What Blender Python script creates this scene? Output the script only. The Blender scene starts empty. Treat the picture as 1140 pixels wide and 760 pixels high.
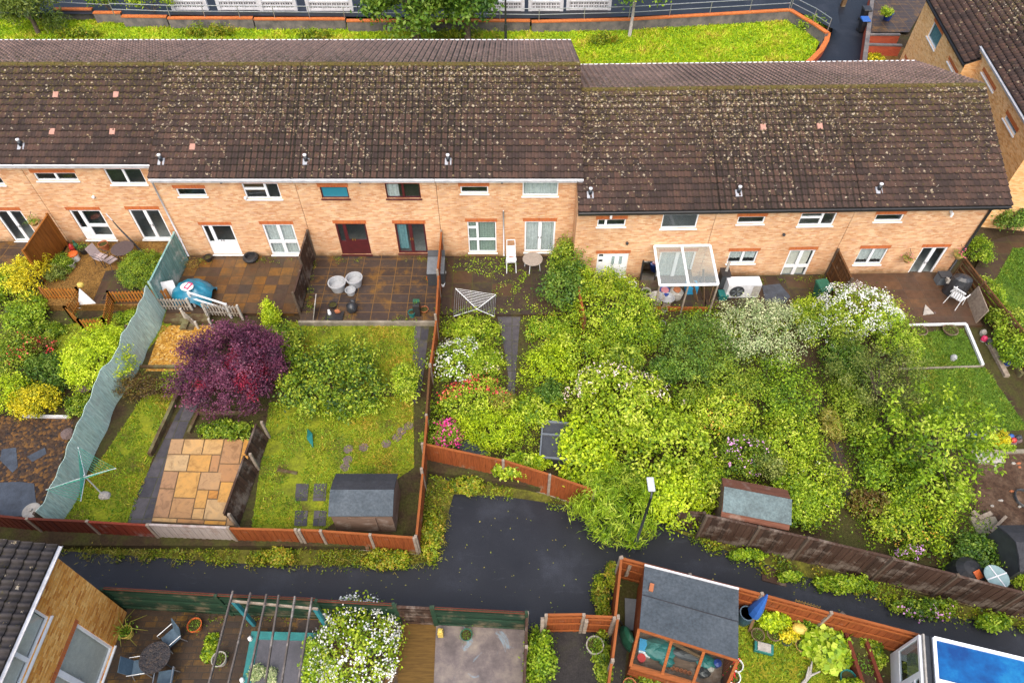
import bpy, math, random
import numpy as np
from mathutils import Vector, Matrix
R = math.radians
rnd = random.Random(7)
rng = np.random.default_rng(11)
sc = bpy.context.scene
col = sc.collection
# ------------------------------------------------------------------ camera model (a drone over the alley)
H = 24.4; PITCH = R(50.0); F = 760.0
CP, SP = math.cos(PITCH), math.sin(PITCH)
def ray(px, py):
    a = (px-570)/F; b = (380-py)/F
    return a, CP+b*SP, -SP+b*CP
def P(px, py, z=-0.5):
    dx, dy, dz = ray(px, py); t = (z-H)/dz
    return Vector((dx*t, dy*t, z))
def PY(px, py, Y):
    dx, dy, dz = ray(px, py); t = Y/dy
    return Vector((dx*t, Y, H+dz*t))
def PX(px, py, X):
    dx, dy, dz = ray(px, py); t = X/dx
    return Vector((X, dy*t, H+dz*t))
def PPl(px, py, o, n):
    d = Vector(ray(px, py)); c = Vector((0, 0, H))
    t = (Vector(o)-c).dot(n)/d.dot(n)
    return c+d*t
GZ = -0.2; GR = -0.5; AZ = -0.58
# ------------------------------------------------------------------ object helpers
def tag(o, label=None, cat=None, group=None, kind=None):
    if label: o['label'] = label
    if cat: o['category'] = cat
    if group: o['group'] = group
    if kind: o['kind'] = kind
    return o
def thing(name, label, cat, loc=(0, 0, 0), rz=0, group=None):
    o = bpy.data.objects.new(name, None); col.objects.link(o)
    o.location = loc; o.rotation_euler = (0, 0, rz); o.empty_display_size = .2
    return tag(o, label, cat, group)
def copy_tree(o, parent=None):
    c = o.copy(); col.objects.link(c)
    if parent is not None: c.parent = parent
    for ch in list(o.children): copy_tree(ch, c)
    return c
class MB:
    def __init__(s): s.v = []; s.f = []; s.m = []
    def add(s, vs, fs, m=0):
        n = len(s.v); s.v += [tuple(v) for v in vs]
        s.f += [tuple(i+n for i in f) for f in fs]; s.m += [m]*len(fs); return s
    def box(s, x0, y0, z0, x1, y1, z1, m=0):
        if x0 > x1: x0, x1 = x1, x0
        if y0 > y1: y0, y1 = y1, y0
        if z0 > z1: z0, z1 = z1, z0
        return s.add([(x0,y0,z0),(x1,y0,z0),(x1,y1,z0),(x0,y1,z0),(x0,y0,z1),(x1,y0,z1),(x1,y1,z1),(x0,y1,z1)],
              [(3,2,1,0),(4,5,6,7),(0,1,5,4),(1,2,6,5),(2,3,7,6),(3,0,4,7)], m)
    def tbox(s, M, sx, sy, sz, m=0):
        vs = [M @ Vector((x*sx/2, y*sy/2, z*sz/2)) for z in (-1,1) for x, y in ((-1,-1),(1,-1),(1,1),(-1,1))]
        return s.add(vs, [(3,2,1,0),(4,5,6,7),(0,1,5,4),(1,2,6,5),(2,3,7,6),(3,0,4,7)], m)
    def beam(s, p0, p1, w, h, m=0, up=(0,0,1)):
        p0 = Vector(p0); p1 = Vector(p1); d = p1-p0; L = d.length; d.normalize()
        u = Vector(up)
        if abs(d.dot(u)) > .98: u = Vector((0,1,0))
        sd = d.cross(u).normalized(); u2 = sd.cross(d)
        M = Matrix((( d.x, sd.x, u2.x, (p0.x+p1.x)/2),(d.y, sd.y, u2.y, (p0.y+p1.y)/2),(d.z, sd.z, u2.z, (p0.z+p1.z)/2),(0,0,0,1)))
        return s.tbox(M, L, w, h, m)
    def tube(s, pts, r, n=6, m=0, cap=True):
        pts = [Vector(p) for p in pts]; rs = r if isinstance(r, (list, tuple)) else [r]*len(pts)
        vs = []; fs = []
        for i, p in enumerate(pts):
            d = (pts[min(i+1, len(pts)-1)]-pts[max(i-1, 0)]).normalized()
            a = Vector((1,0,0)) if abs(d.x) < .9 else Vector((0,1,0))
            u = d.cross(a).normalized(); w = d.cross(u)
            for k in range(n):
                t = 2*math.pi*k/n; vs.append(p+(u*math.cos(t)+w*math.sin(t))*rs[i])
        for i in range(len(pts)-1):
            for k in range(n):
                fs.append((i*n+k, i*n+(k+1)%n, (i+1)*n+(k+1)%n, (i+1)*n+k))
        if cap: fs += [tuple(range(n)), tuple(range((len(pts)-1)*n, len(pts)*n))[::-1]]
        return s.add(vs, fs, m)
    def lathe(s, prof, n=16, c=(0,0,0), m=0, sx=1, sy=1):
        vs = []; fs = []
        for r, z in prof:
            for k in range(n):
                t = 2*math.pi*k/n; vs.append((c[0]+sx*r*math.cos(t), c[1]+sy*r*math.sin(t), c[2]+z))
        for i in range(len(prof)-1):
            for k in range(n): fs.append((i*n+k, i*n+(k+1)%n, (i+1)*n+(k+1)%n, (i+1)*n+k))
        if prof[0][0] > 1e-4: fs.append(tuple(range(n))[::-1])
        if prof[-1][0] > 1e-4: fs.append(tuple(range((len(prof)-1)*n, len(prof)*n)))
        return s.add(vs, fs, m)
    def prism(s, poly, z0, z1, m=0):
        n = len(poly)
        ar = sum(poly[i][0]*poly[(i+1)%n][1]-poly[(i+1)%n][0]*poly[i][1] for i in range(n))
        if ar < 0: poly = list(poly)[::-1]
        return s.add([(p[0],p[1],z0) for p in poly]+[(p[0],p[1],z1) for p in poly],
              [tuple(range(n))[::-1], tuple(range(n, 2*n))]+[(i,(i+1)%n,n+(i+1)%n,n+i) for i in range(n)], m)
    def sheet(s, poly, z, m=0):
        n = len(poly)
        ar = sum(poly[i][0]*poly[(i+1)%n][1]-poly[(i+1)%n][0]*poly[i][1] for i in range(n))
        if ar < 0: poly = list(poly)[::-1]
        return s.add([(p[0],p[1],z) for p in poly], [tuple(range(n))], m)
    def blob(s, c, r, seed=0, j=.12, m=0, n=10, k=7):
        q = random.Random(seed); vs = []; fs = []
        rx, ry, rz = r
        for i in range(k+1):
            th = math.pi*i/k
            for t in range(n):
                ph = 2*math.pi*t/n; a = 1+q.uniform(-j, j)
                vs.append((c[0]+rx*a*math.sin(th)*math.cos(ph), c[1]+ry*a*math.sin(th)*math.sin(ph), c[2]+rz*math.cos(th)*(1+q.uniform(-j,j)*.5)))
        for i in range(k):
            for t in range(n): fs.append((i*n+t, (i+1)*n+t, (i+1)*n+(t+1)%n, i*n+(t+1)%n))
        return s.add(vs, fs, m)
    def build(s, name, mats, parent=None, loc=None, rz=0, smooth=False, uv='box', bevel=0):
        me = bpy.data.meshes.new(name)
        me.from_pydata(s.v, [], s.f)
        if not isinstance(mats, (list, tuple)): mats = [mats]
        for m in mats: me.materials.append(m)
        if len(mats) > 1: me.polygons.foreach_set('material_index', s.m)
        me.update()
        if uv: boxuv(me)
        if smooth: me.polygons.foreach_set('use_smooth', [True]*len(me.polygons))
        o = bpy.data.objects.new(name, me); col.objects.link(o)
        if parent is not None: o.parent = parent
        if loc is not None: o.location = loc
        o.rotation_euler = (0, 0, rz)
        if bevel:
            b = o.modifiers.new('bevel', 'BEVEL'); b.width = bevel; b.segments = 2; b.limit_method = 'ANGLE'
        return o
def boxuv(me):
    uvl = me.uv_layers.new(name='UVMap')
    nl = len(me.loops)
    if nl == 0: return
    co = np.empty(len(me.vertices)*3, np.float32); me.vertices.foreach_get('co', co); co = co.reshape(-1, 3)
    li = np.empty(nl, np.int32); me.loops.foreach_get('vertex_index', li)
    npoly = len(me.polygons)
    nr = np.empty(npoly*3, np.float32); me.polygons.foreach_get('normal', nr); nr = np.abs(nr.reshape(-1, 3))
    lt = np.empty(npoly, np.int32); me.polygons.foreach_get('loop_total', lt)
    ax = np.repeat(np.argmax(nr*np.array([1, 1, 1.001]), 1), lt)
    c = co[li]; uv = np.empty((nl, 2), np.float32)
    uv[:, 0] = np.where(ax == 0, c[:, 1], c[:, 0]); uv[:, 1] = np.where(ax == 2, c[:, 1], c[:, 2])
    uvl.data.foreach_set('uv', uv.ravel())
def npmesh(name, V, Fq, mat, parent=None, loc=None, attr=None, uv=None, smooth=False, mats=None, mi=None):
    """quads from numpy: V (n,3), Fq (m,4)"""
    me = bpy.data.meshes.new(name)
    me.vertices.add(len(V)); me.vertices.foreach_set('co', np.ascontiguousarray(V, np.float32).ravel())
    k = Fq.shape[1]
    me.loops.add(Fq.size); me.loops.foreach_set('vertex_index', np.ascontiguousarray(Fq, np.int32).ravel())
    me.polygons.add(len(Fq)); me.polygons.foreach_set('loop_start', np.arange(0, Fq.size, k, dtype=np.int32))
    for m in (mats or [mat]): me.materials.append(m)
    if mi is not None: me.polygons.foreach_set('material_index', mi)
    if smooth: me.polygons.foreach_set('use_smooth', np.ones(len(Fq), bool))
    me.update(calc_edges=True)
    if attr is not None:
        a = me.attributes.new('tint', 'FLOAT', 'POINT'); a.data.foreach_set('value', np.ascontiguousarray(attr, np.float32))
    if uv is not None:
        l = me.uv_layers.new(name='UVMap'); l.data.foreach_set('uv', np.ascontiguousarray(uv[Fq.ravel()], np.float32).ravel())
    o = bpy.data.objects.new(name, me); col.objects.link(o)
    if parent is not None: o.parent = parent
    if loc is not None: o.location = loc
    return o
# ------------------------------------------------------------------ materials
class NT:
    def __init__(s, name):
        s.mat = bpy.data.materials.new(name); s.mat.use_nodes = True
        s.t = s.mat.node_tree; s.n = s.t.nodes; s.b = s.n['Principled BSDF']; s.out = s.n['Material Output']
    def new(s, typ, **kw):
        o = s.n.new(typ)
        for k, v in kw.items():
            if k.startswith('i_'): o.inputs[k[2:]].default_value = v
            elif k.startswith('n_'): o.inputs[int(k[2:])].default_value = v
            else: setattr(o, k, v)
        return o
    def l(s, a, b): s.t.links.new(a, b)
    def coord(s, kind):
        if kind == 'pos': return s.new('ShaderNodeNewGeometry').outputs['Position']
        return s.new('ShaderNodeTexCoord').outputs[{'obj': 'Object', 'uv': 'UV', 'gen': 'Generated'}[kind]]
    def noise(s, vec, scale, detail=5, rough=.6, dist=0):
        o = s.new('ShaderNodeTexNoise', i_Scale=scale, i_Detail=detail, i_Roughness=rough, i_Distortion=dist); s.l(vec, o.inputs['Vector']); return o.outputs['Fac']
    def ramp(s, fac, stops):
        o = s.new('ShaderNodeValToRGB'); e = o.color_ramp.elements
        while len(e) < len(stops): e.new(.5)
        for i, (p, c) in enumerate(stops):
            e[i].position = p; e[i].color = (*c, 1) if len(c) == 3 else c
        s.l(fac, o.inputs['Fac']); return o.outputs['Color']
    def mix(s, fac, a, b, mode='MIX'):
        o = s.new('ShaderNodeMix', data_type='RGBA', blend_type=mode)
        for k, x in ((0, fac), (6, a), (7, b)):
            if isinstance(x, (int, float)): o.inputs[k].default_value = x
            elif isinstance(x, tuple): o.inputs[k].default_value = (*x, 1)
            else: s.l(x, o.inputs[k])
        return o.outputs[2]
    def math(s, op, a, b=0.0, clamp=False):
        o = s.new('ShaderNodeMath', operation=op, use_clamp=clamp)
        for k, x in ((0, a), (1, b)):
            if isinstance(x, (int, float)): o.inputs[k].default_value = x
            else: s.l(x, o.inputs[k])
        return o.outputs[0]
    def bump(s, h, strength=.4, dist=.02):
        o = s.new('ShaderNodeBump', i_Strength=strength, i_Distance=dist); s.l(h, o.inputs['Height']); s.l(o.outputs[0], s.b.inputs['Normal'])
    def color(s, c): s.l(c, s.b.inputs['Base Color'])
    def rough(s, r, spec=None):
        if isinstance(r, (int, float)): s.b.inputs['Roughness'].default_value = r
        else: s.l(r, s.b.inputs['Roughness'])
        if spec is not None: s.b.inputs['Specular IOR Level'].default_value = spec
def sm(lo, hi): return lo, hi
def mk(name, c1, c2=None, scale=3., rough=.75, bump=.3, bscale=None, c3=None, lo=.35, hi=.65, coord='obj', metal=0., spec=None, fine=.25):
    """two- or three-tone weathered surface; fine = strength of a fine grain variation"""
    n = NT(name); v = n.coord(coord)
    if c2 is None: c2 = tuple(x*.72 for x in c1)
    st = [(lo, c2), (hi, c1)] if c3 is None else [(lo, c2), ((lo+hi)/2, c1), (hi, c3)]
    c = n.ramp(n.noise(v, scale, 7, .65), st)
    g = n.noise(v, scale*9, 3)
    c = n.mix(fine, c, n.ramp(g, [(.3, (.25,.25,.25)), (.7, (1.,1.,1.))]), 'MULTIPLY') if fine else c
    n.color(c); n.rough(rough, spec)
    if bump: n.bump(n.noise(v, bscale or scale*6, 5), bump, .02)
    n.b.inputs['Metallic'].default_value = metal
    return n.mat
LG = 1.42; PG = .62
def leafmat(name, cols, trans=.3, rough=.5):
    """colour from the per-leaf tint attribute"""
    n = NT(name)
    a = n.new('ShaderNodeAttribute', attribute_name='tint')
    k = len(cols)
    c = n.ramp(a.outputs['Fac'], [(i/(k-1), tuple(min(.85, y*LG*((.86,1.0,1.0)[j] if x[1] > x[0]*.85 and x[1] > 2*x[2] else 1)) for j, y in enumerate(x))) for i, x in enumerate(cols)])
    v = n.coord('pos')
    c = n.mix(.5, c, n.ramp(n.noise(v, 1.3, 3), [(.3, (.62,.62,.65)), (.7, (1.25,1.25,1.1))]), 'MULTIPLY')
    n.color(c); n.rough(rough, .35)
    tr = n.new('ShaderNodeBsdfTranslucent'); n.l(c, tr.inputs['Color'])
    mx = n.new('ShaderNodeMixShader', n_0=trans); n.l(n.b.outputs[0], mx.inputs[1]); n.l(tr.outputs[0], mx.inputs[2])
    n.l(mx.outputs[0], n.out.inputs['Surface'])
    return n.mat
def brickmat(name, tones, mortar, bw=.225, bh=.075, stain=(.5, .5, .5), st_amt=.35, coord='uv', soldier=False, msc=(.8, 5, 1), zb=None):
    n = NT(name); v = n.coord(coord)
    b = n.new('ShaderNodeTexBrick', i_Scale=1.0, offset=.5)
    b.inputs['Brick Width'].default_value = bw; b.inputs['Row Height'].default_value = bh
    b.inputs['Mortar Size'].default_value = .005; b.inputs['Mortar Smooth'].default_value = .3; b.inputs['Bias'].default_value = 0
    b.inputs['Color1'].default_value = (0,0,0,1); b.inputs['Color2'].default_value = (1,1,1,1); b.inputs['Mortar'].default_value = (.5,.5,.5,1)
    n.l(v, b.inputs['Vector'])
    if soldier: b.offset = 0
    c = n.ramp(b.outputs['Color'], [(i/(len(tones)-1), t) for i, t in enumerate(tones)])
    mp = n.new('ShaderNodeMapping'); n.l(v, mp.inputs['Vector']); mp.inputs['Scale'].default_value = msc
    c = n.mix(.5, c, n.ramp(n.noise(mp.outputs[0], 1.6, 5, .7), [(.32, (.6,.52,.5)), (.5, (.95,.95,.95)), (.7, (1.18,1.15,1.1))]), 'MULTIPLY')
    c = n.mix(b.outputs['Fac'], c, mortar)
    big = n.noise(n.coord('pos'), .55, 5, .65)
    c = n.mix(st_amt, c, n.ramp(big, [(.35, stain), (.6, (1,1,1))]), 'MULTIPLY')
    if zb is not None:     # green-brown splash stain at the foot of the wall
        so_ = n.new('ShaderNodeSeparateXYZ'); n.l(n.coord('obj'), so_.inputs[0])
        ft = n.math('ADD', so_.outputs[2], n.math('MULTIPLY', n.math('SUBTRACT', n.noise(n.coord('pos'), 1.6, 6, .7), .5), 1.1))
        c = n.mix(n.ramp(ft, [(zb, (.75,.75,.75)), (zb+.38, (0,0,0))]), c, (.13,.085,.04))
    n.color(c); n.rough(.88, .2)
    n.bump(n.math('SUBTRACT', n.noise(v, 60, 3), n.math('MULTIPLY', b.outputs['Fac'], 1.2)), .5, .006)
    return n.mat
def plankmat(name, cols, grey=None, gamt=.0, scale=1.0, rough=.8, along='z'):
    """timber boards: each board its own tone (random per island), grain along the board"""
    n = NT(name); v = n.coord('obj')
    g = n.new('ShaderNodeNewGeometry')
    c = n.ramp(g.outputs['Random Per Island'], [(i/(len(cols)-1), tuple(y*PG for y in x)) for i, x in enumerate(cols)])
    mp = n.new('ShaderNodeMapping'); n.l(v, mp.inputs['Vector'])
    mp.inputs['Scale'].default_value = {'z': (14,14,1.2), 'x': (1.2,14,14), 'y': (14,1.2,14)}[along]
    gr = n.noise(mp.outputs[0], 1.5*scale, 5, .7)
    c = n.mix(.75, c, n.ramp(gr, [(.3, (.4,.38,.36)), (.65, (1.15,1.12,1.1))]), 'MULTIPLY')
    if grey:
        c = n.mix(n.ramp(n.noise(v, 1.1, 6, .7), [(.62-gamt*.5, (0,0,0)), (.72-gamt*.35, (1,1,1))]), c, n.mix(.6, grey, n.ramp(gr, [(.3, (.5,.5,.5)), (.7, (1.1,1.1,1.1))]), 'MULTIPLY'))
    n.color(c); n.rough(rough, .25); n.bump(gr, .4, .006)
    return n.mat
def glassmat(name, tint=(.02,.03,.035), clear=.55, rough=.04, refl=.05):
    """window glass: part see-through, part mirror of the sky"""
    n = NT(name)
    tr = n.new('ShaderNodeBsdfTransparent'); tr.inputs[0].default_value = (.92,.97,.97,1)
    gl = n.new('ShaderNodeBsdfGlossy', i_Roughness=rough); gl.inputs[0].default_value = (.9,.95,1,1)
    lw = n.new('ShaderNodeLayerWeight', i_Blend=.5); fr4 = n.math('MULTIPLY', n.math('POWER', lw.outputs['Facing'], 4.0), .75)
    df = n.b; df.inputs['Base Color'].default_value = (*tint, 1); df.inputs['Roughness'].default_value = .1
    m1 = n.new('ShaderNodeMixShader', n_0=clear); n.l(df.outputs[0], m1.inputs[1]); n.l(tr.outputs[0], m1.inputs[2])
    m2 = n.new('ShaderNodeMixShader'); n.l(n.math('ADD', fr4, refl), m2.inputs[0]); n.l(m1.outputs[0], m2.inputs[1]); n.l(gl.outputs[0], m2.inputs[2])
    n.l(m2.outputs[0], n.out.inputs['Surface'])
    return n.mat
def tilemat(name, base, dark, red, lichen=.5, tg=.56):
    n = NT(name); v = n.coord('uv'); pos = n.coord('pos')
    sep = n.new('ShaderNodeSeparateXYZ'); n.l(v, sep.inputs[0])
    cu = n.math('FLOOR', n.math('DIVIDE', sep.outputs[0], .3)); cv = n.math('FLOOR', n.math('DIVIDE', sep.outputs[1], .335))
    cmb = n.new('ShaderNodeCombineXYZ'); n.l(cu, cmb.inputs[0]); n.l(cv, cmb.inputs[1])
    wn = n.new('ShaderNodeTexWhiteNoise', noise_dimensions='2D'); n.l(cmb.outputs[0], wn.inputs['Vector'])
    c = n.ramp(wn.outputs['Value'], [(i/2, tuple(y*tg for y in x)) for i, x in enumerate((dark, base, red))])
    c = n.mix(.7, c, n.ramp(n.noise(pos, .35, 6, .7), [(.3, (.55,.53,.5)), (.7, (1.2,1.15,1.1))]), 'MULTIPLY')
    c = n.mix(.5, c, n.ramp(n.noise(v, 14, 5, .7), [(.3, (.5,.5,.5)), (.7, (1.2,1.2,1.2))]), 'MULTIPLY')
    # moss: brownish green film, heavier near the ridge (uv.y runs up the slope, stored also as fraction in 'ridge')
    at = n.new('ShaderNodeAttribute', attribute_name='tint')
    ms = n.math('ADD', n.noise(v, 5.5, 6, .75), n.math('MULTIPLY', at.outputs['Fac'], .13))
    c = n.mix(n.ramp(ms, [(.60, (0,0,0)), (.70, (.8,.8,.8))]), c, n.ramp(n.noise(v, 9, 3), [(.35, (.035,.035,.008)), (.65, (.12,.09,.015))]))
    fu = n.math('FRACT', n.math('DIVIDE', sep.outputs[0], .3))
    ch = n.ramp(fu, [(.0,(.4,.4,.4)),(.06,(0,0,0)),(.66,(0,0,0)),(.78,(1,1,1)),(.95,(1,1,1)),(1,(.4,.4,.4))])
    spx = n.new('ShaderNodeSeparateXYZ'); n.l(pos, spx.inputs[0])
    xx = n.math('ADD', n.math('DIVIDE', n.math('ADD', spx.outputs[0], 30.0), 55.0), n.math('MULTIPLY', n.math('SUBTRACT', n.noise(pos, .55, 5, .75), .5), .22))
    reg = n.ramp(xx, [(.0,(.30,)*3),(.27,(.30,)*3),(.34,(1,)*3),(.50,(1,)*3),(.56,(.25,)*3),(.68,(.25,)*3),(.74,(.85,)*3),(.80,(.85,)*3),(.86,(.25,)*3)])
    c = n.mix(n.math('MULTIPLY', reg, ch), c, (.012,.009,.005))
    # lichen: pale rosettes
    msk = n.math('ADD', n.math('ADD', n.math('MULTIPLY', n.noise(pos, .22, 3, .5), .6), n.math('MULTIPLY', n.noise(pos, 1.1, 5, .75), .4)), n.math('MULTIPLY', at.outputs['Fac'], .16))
    lx = n.ramp(xx, [(.0,(.25,)*3),(.20,(.30,)*3),(.245,(.45,)*3),(.26,(1,)*3),(.36,(.95,)*3),(.52,(.75,)*3),(.60,(.8,)*3),(.72,(.95,)*3),(.84,(.7,)*3),(1,(.6,)*3)])
    lv = n.ramp(at.outputs['Fac'], [(0,(.30,)*3),(.35,(.55,)*3),(.75,(1,)*3),(1,(1.0,)*3)])
    lk = n.math('MULTIPLY', lx, lv)
    lz = n.noise(v, 26, 3, .7)
    def spots(scale, thr, keep, prev, colr):
        vo = n.new('ShaderNodeTexVoronoi', i_Scale=scale, i_Randomness=1.0); n.l(wv, vo.inputs['Vector'])
        sp = n.new('ShaderNodeSeparateColor'); n.l(vo.outputs['Color'], sp.inputs[0])
        sz = n.math('MULTIPLY', sp.outputs[1], thr)
        on = n.math('LESS_THAN', vo.outputs['Distance'], sz)
        kp = n.math('LESS_THAN', sp.outputs[0], n.math('MULTIPLY', n.math('MULTIPLY', n.math('SUBTRACT', msk, .42), keep*2.1), lk))
        f = n.math('MULTIPLY', n.math('MULTIPLY', on, kp), n.math('ADD', n.math('MULTIPLY', lz, .9), .18))
        return n.mix(f, prev, n.mix(sp.outputs[2], colr, (.40,.30,.15)))
    ds = n.new('ShaderNodeTexNoise', i_Scale=22, i_Detail=2); n.l(v, ds.inputs['Vector'])
    sc_ = n.new('ShaderNodeVectorMath', operation='SCALE'); n.l(ds.outputs['Color'], sc_.inputs[0]); sc_.inputs[3].default_value = .16
    ad = n.new('ShaderNodeVectorMath', operation='ADD'); n.l(v, ad.inputs[0]); n.l(sc_.outputs[0], ad.inputs[1]); wv = ad.outputs[0]
    c = spots(6.2, .40, 1.9*lichen*2, c, (.48,.44,.38))
    c = spots(9., .42, 1.7*lichen*2, c, (.44,.39,.32))
    n.color(c); n.rough(.82, .3)
    n.bump(n.noise(v, 40, 4), .35, .01)
    return n.mat
def groundmat(name, cols, scale=.8, fine=14, rough=.95, bump=.6, spec=.2, coord='pos'):
    n = NT(name); v = n.coord(coord)
    k = len(cols)
    a = n.noise(v, scale, 8, .7)
    c = n.ramp(a, [(.28+.44*i/(k-1), x) for i, x in enumerate(cols)])
    g = n.noise(v, fine, 4, .7)
    c = n.mix(.8, c, n.ramp(g, [(.3, (.45,.45,.45)), (.7, (1.3,1.3,1.3))]), 'MULTIPLY')
    n.color(c); n.rough(rough, spec); n.bump(g, bump, .03)
    return n.mat
def slabmat(name, tones, gap, sw=.6, sh=.6, moss=None, mamt=.5, rough=.7, offset=0., wet=.0):
    n = NT(name); v = n.coord('uv'); pos = n.coord('pos')
    b = n.new('ShaderNodeTexBrick', i_Scale=1.0, offset=offset)
    b.inputs['Brick Width'].default_value = sw; b.inputs['Row Height'].default_value = sh
    b.inputs['Mortar Size'].default_value = .015; b.inputs['Mortar Smooth'].default_value = .2
    b.inputs['Color1'].default_value = (0,0,0,1); b.inputs['Color2'].default_value = (1,1,1,1); b.inputs['Mortar'].default_value = (.5,.5,.5,1)
    n.l(v, b.inputs['Vector'])
    c = n.ramp(b.outputs['Color'], [(i/(len(tones)-1), tuple(y*.66 for y in t)) for i, t in enumerate(tones)])
    c = n.mix(.7, c, n.ramp(n.noise(pos, 3.5, 6, .7), [(.3, (.5,.48,.46)), (.7, (1.25,1.2,1.15))]), 'MULTIPLY')
    if moss:
        c = n.mix(n.ramp(n.noise(pos, 1.1, 7, .75), [(.62-.3*mamt, (0,0,0)), (.85-.3*mamt, (.9,.9,.9))]), c, moss)
    c = n.mix(b.outputs['Fac'], c, gap)
    n.color(c); n.rough(rough, .35)
    n.bump(n.math('SUBTRACT', n.noise(pos, 30, 4), n.math('MULTIPLY', b.outputs['Fac'], 1.5)), .5, .012)
    return n.mat
# ------------------------------------------------------------------ foliage
def leaves(C, L, tint, nbias=None, up=.6, wid=.55, spread=1.0, droop=0.):
    """diamond leaf quads at C (n,3); L (n,) lengths; returns V,F,attr"""
    n = len(C)
    nv = rng.normal(size=(n, 3))*spread; nv[:, 2] += up
    if nbias is not None: nv += nbias
    nv /= np.linalg.norm(nv, axis=1)[:, None]+1e-9
    t = rng.normal(size=(n, 3)); t[:, 2] -= droop
    t -= nv*np.sum(t*nv, 1)[:, None]; t /= np.linalg.norm(t, axis=1)[:, None]+1e-9
    s = np.cross(nv, t); L = np.asarray(L)[:, None]
    V = np.stack([C-t*L*.5, C+s*L*wid*.5+nv*L*.10-t*L*.05, C+t*L*.5-nv*L*.08, C-s*L*wid*.5+nv*L*.10-t*L*.05], 1).reshape(-1, 3)
    Fq = np.arange(4*n).reshape(-1, 4)
    return V, Fq, np.repeat(tint, 4)
def lownoise(D, seed, k=5):
    q = np.random.default_rng(seed); o = np.zeros(len(D))
    for i in range(k):
        w = q.normal(size=D.shape[1])*(1.2+i*.9); o += np.sin(D@w+q.uniform(0, 6.28))/(1+i*.5)
    return o/2.2
def clump_points(radii, ncl, per, sig, seed, rough=.25, inner=.25, zmin=-.35, flat=0.):
    """leaf positions of an uneven crown, centred on 0; returns points, outward dirs, clump tint"""
    q = np.random.default_rng(seed)
    d = q.normal(size=(ncl*3, 3)); d /= np.linalg.norm(d, axis=1)[:, None]; d = d[d[:, 2] > zmin][:ncl]
    m = len(d)
    rr = (1+rough*lownoise(d, seed+1))*np.where(q.random(m) < inner, q.uniform(.35, .75, m), q.uniform(.74, 1.12, m))
    c = d*rr[:, None]*np.array(radii)
    ct = q.normal(size=m)*.21
    idx = np.repeat(np.arange(m), per)
    p = c[idx]+q.normal(size=(m*per, 3))*sig
    return p, d[idx], ct[idx], c
def shrub(name, label, cat, loc, radii, mat, leaf=.09, ncl=None, per=26, sig=None, seed=1, up=1.0, wid=.55, rough=.25, inner=.25, base=None,
          stem=None, flowers=None, group=None, tbase=.5, tvar=.2, droop=0., lift=.85, hgt=None, spread=1., dens=1., zmin=-.35):
    """thing > foliage, stem, blossom.  loc = ground point, radii = crown radii; the crown's centre sits lift*rz above the ground"""
    leaf *= 1.12; dens *= 1.45; per = int(per*1.3)
    t = thing(name, label, cat, loc, 0, group)
    rx, ry, rz = radii; r = (rx*ry*rz)**(1/3)
    if sig is None: sig = .15*r+.03
    if ncl is None: ncl = int(dens*1.15*4*math.pi*(r/(sig*1.5))**2/ math.pi*1.1)+12
    sig *= .76
    cz = hgt if hgt is not None else lift*rz
    p, d, ct, c = clump_points(radii, ncl, per, sig, seed, rough, inner, zmin=zmin)
    ctr = np.array([0, 0, cz])
    p = p+ctr; keep = p[:, 2] > .02; p = p[keep]; d = d[keep]; ct = ct[keep]
    n = len(p)
    tint = np.clip(tbase+ct+rng.normal(size=n)*tvar, 0, 1)
    V, Fq, A = leaves(p, leaf*rng.uniform(.65, 1.3, n), tint, d*.8, up, wid, spread, droop)
    npmesh('foliage', V, Fq, mat, t, attr=A)
    if stem:
        m = MB(); q = random.Random(seed)
        for i in range(stem[0]):
            j = q.randrange(len(c)); e = Vector(c[j]*.85)+Vector(ctr)
            b = Vector((q.uniform(-.08,.08)*rx, q.uniform(-.08,.08)*ry, -.1))
            mid = b.lerp(e, .5)+Vector((q.uniform(-.1,.1), q.uniform(-.1,.1), .15*rz))
            m.tube([b, mid, e], [stem[1], stem[1]*.7, stem[1]*.25], 5)
        m.build('stem', stem[2], t, smooth=True)
    if flowers:
        fm, nf, fs, fper, fmask = flowers
        q = np.random.default_rng(seed+5)
        dd = q.normal(size=(nf*6, 3)); dd /= np.linalg.norm(dd, axis=1)[:, None]; dd = dd[dd[:, 2] > 0.0]
        if fmask is not None: dd = dd[fmask(dd)]
        dd = dd[:nf]
        cc = dd*(1.06+rough*lownoise(dd, seed+1))[:, None]*np.array(radii)+ctr
        pp = np.repeat(cc, fper, 0)+q.normal(size=(len(cc)*fper, 3))*fs*1.1
        V, Fq, A = leaves(pp, fs*q.uniform(.7, 1.3, len(pp)), np.clip(q.normal(.5, .25, len(pp)), 0, 1), np.repeat(dd, fper, 0), .8, .9)
        npmesh('blossom', V, Fq, fm, t, attr=A)
    return t
def pip(pts, poly):
    poly = np.array([(p[0], p[1]) for p in poly]); x, y = pts[:, 0], pts[:, 1]
    ins = np.zeros(len(pts), bool); j = len(poly)-1
    for i in range(len(poly)):
        xi, yi = poly[i]; xj, yj = poly[j]
        c = ((yi > y) != (yj > y)) & (x < (xj-xi)*(y-yi)/(yj-yi+1e-12)+xi); ins ^= c; j = i
    return ins
def scatter(poly, dens, q=rng):
    a = np.array([(p[0], p[1]) for p in poly]); lo = a.min(0); hi = a.max(0)
    n = int(dens*np.prod(hi-lo)); p = q.uniform(lo, hi, (n, 2))
    return p[pip(p, poly)]
def fieldnoise(xy, sc_, seed):
    return lownoise(np.asarray(xy)*sc_, seed, 6)
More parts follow.
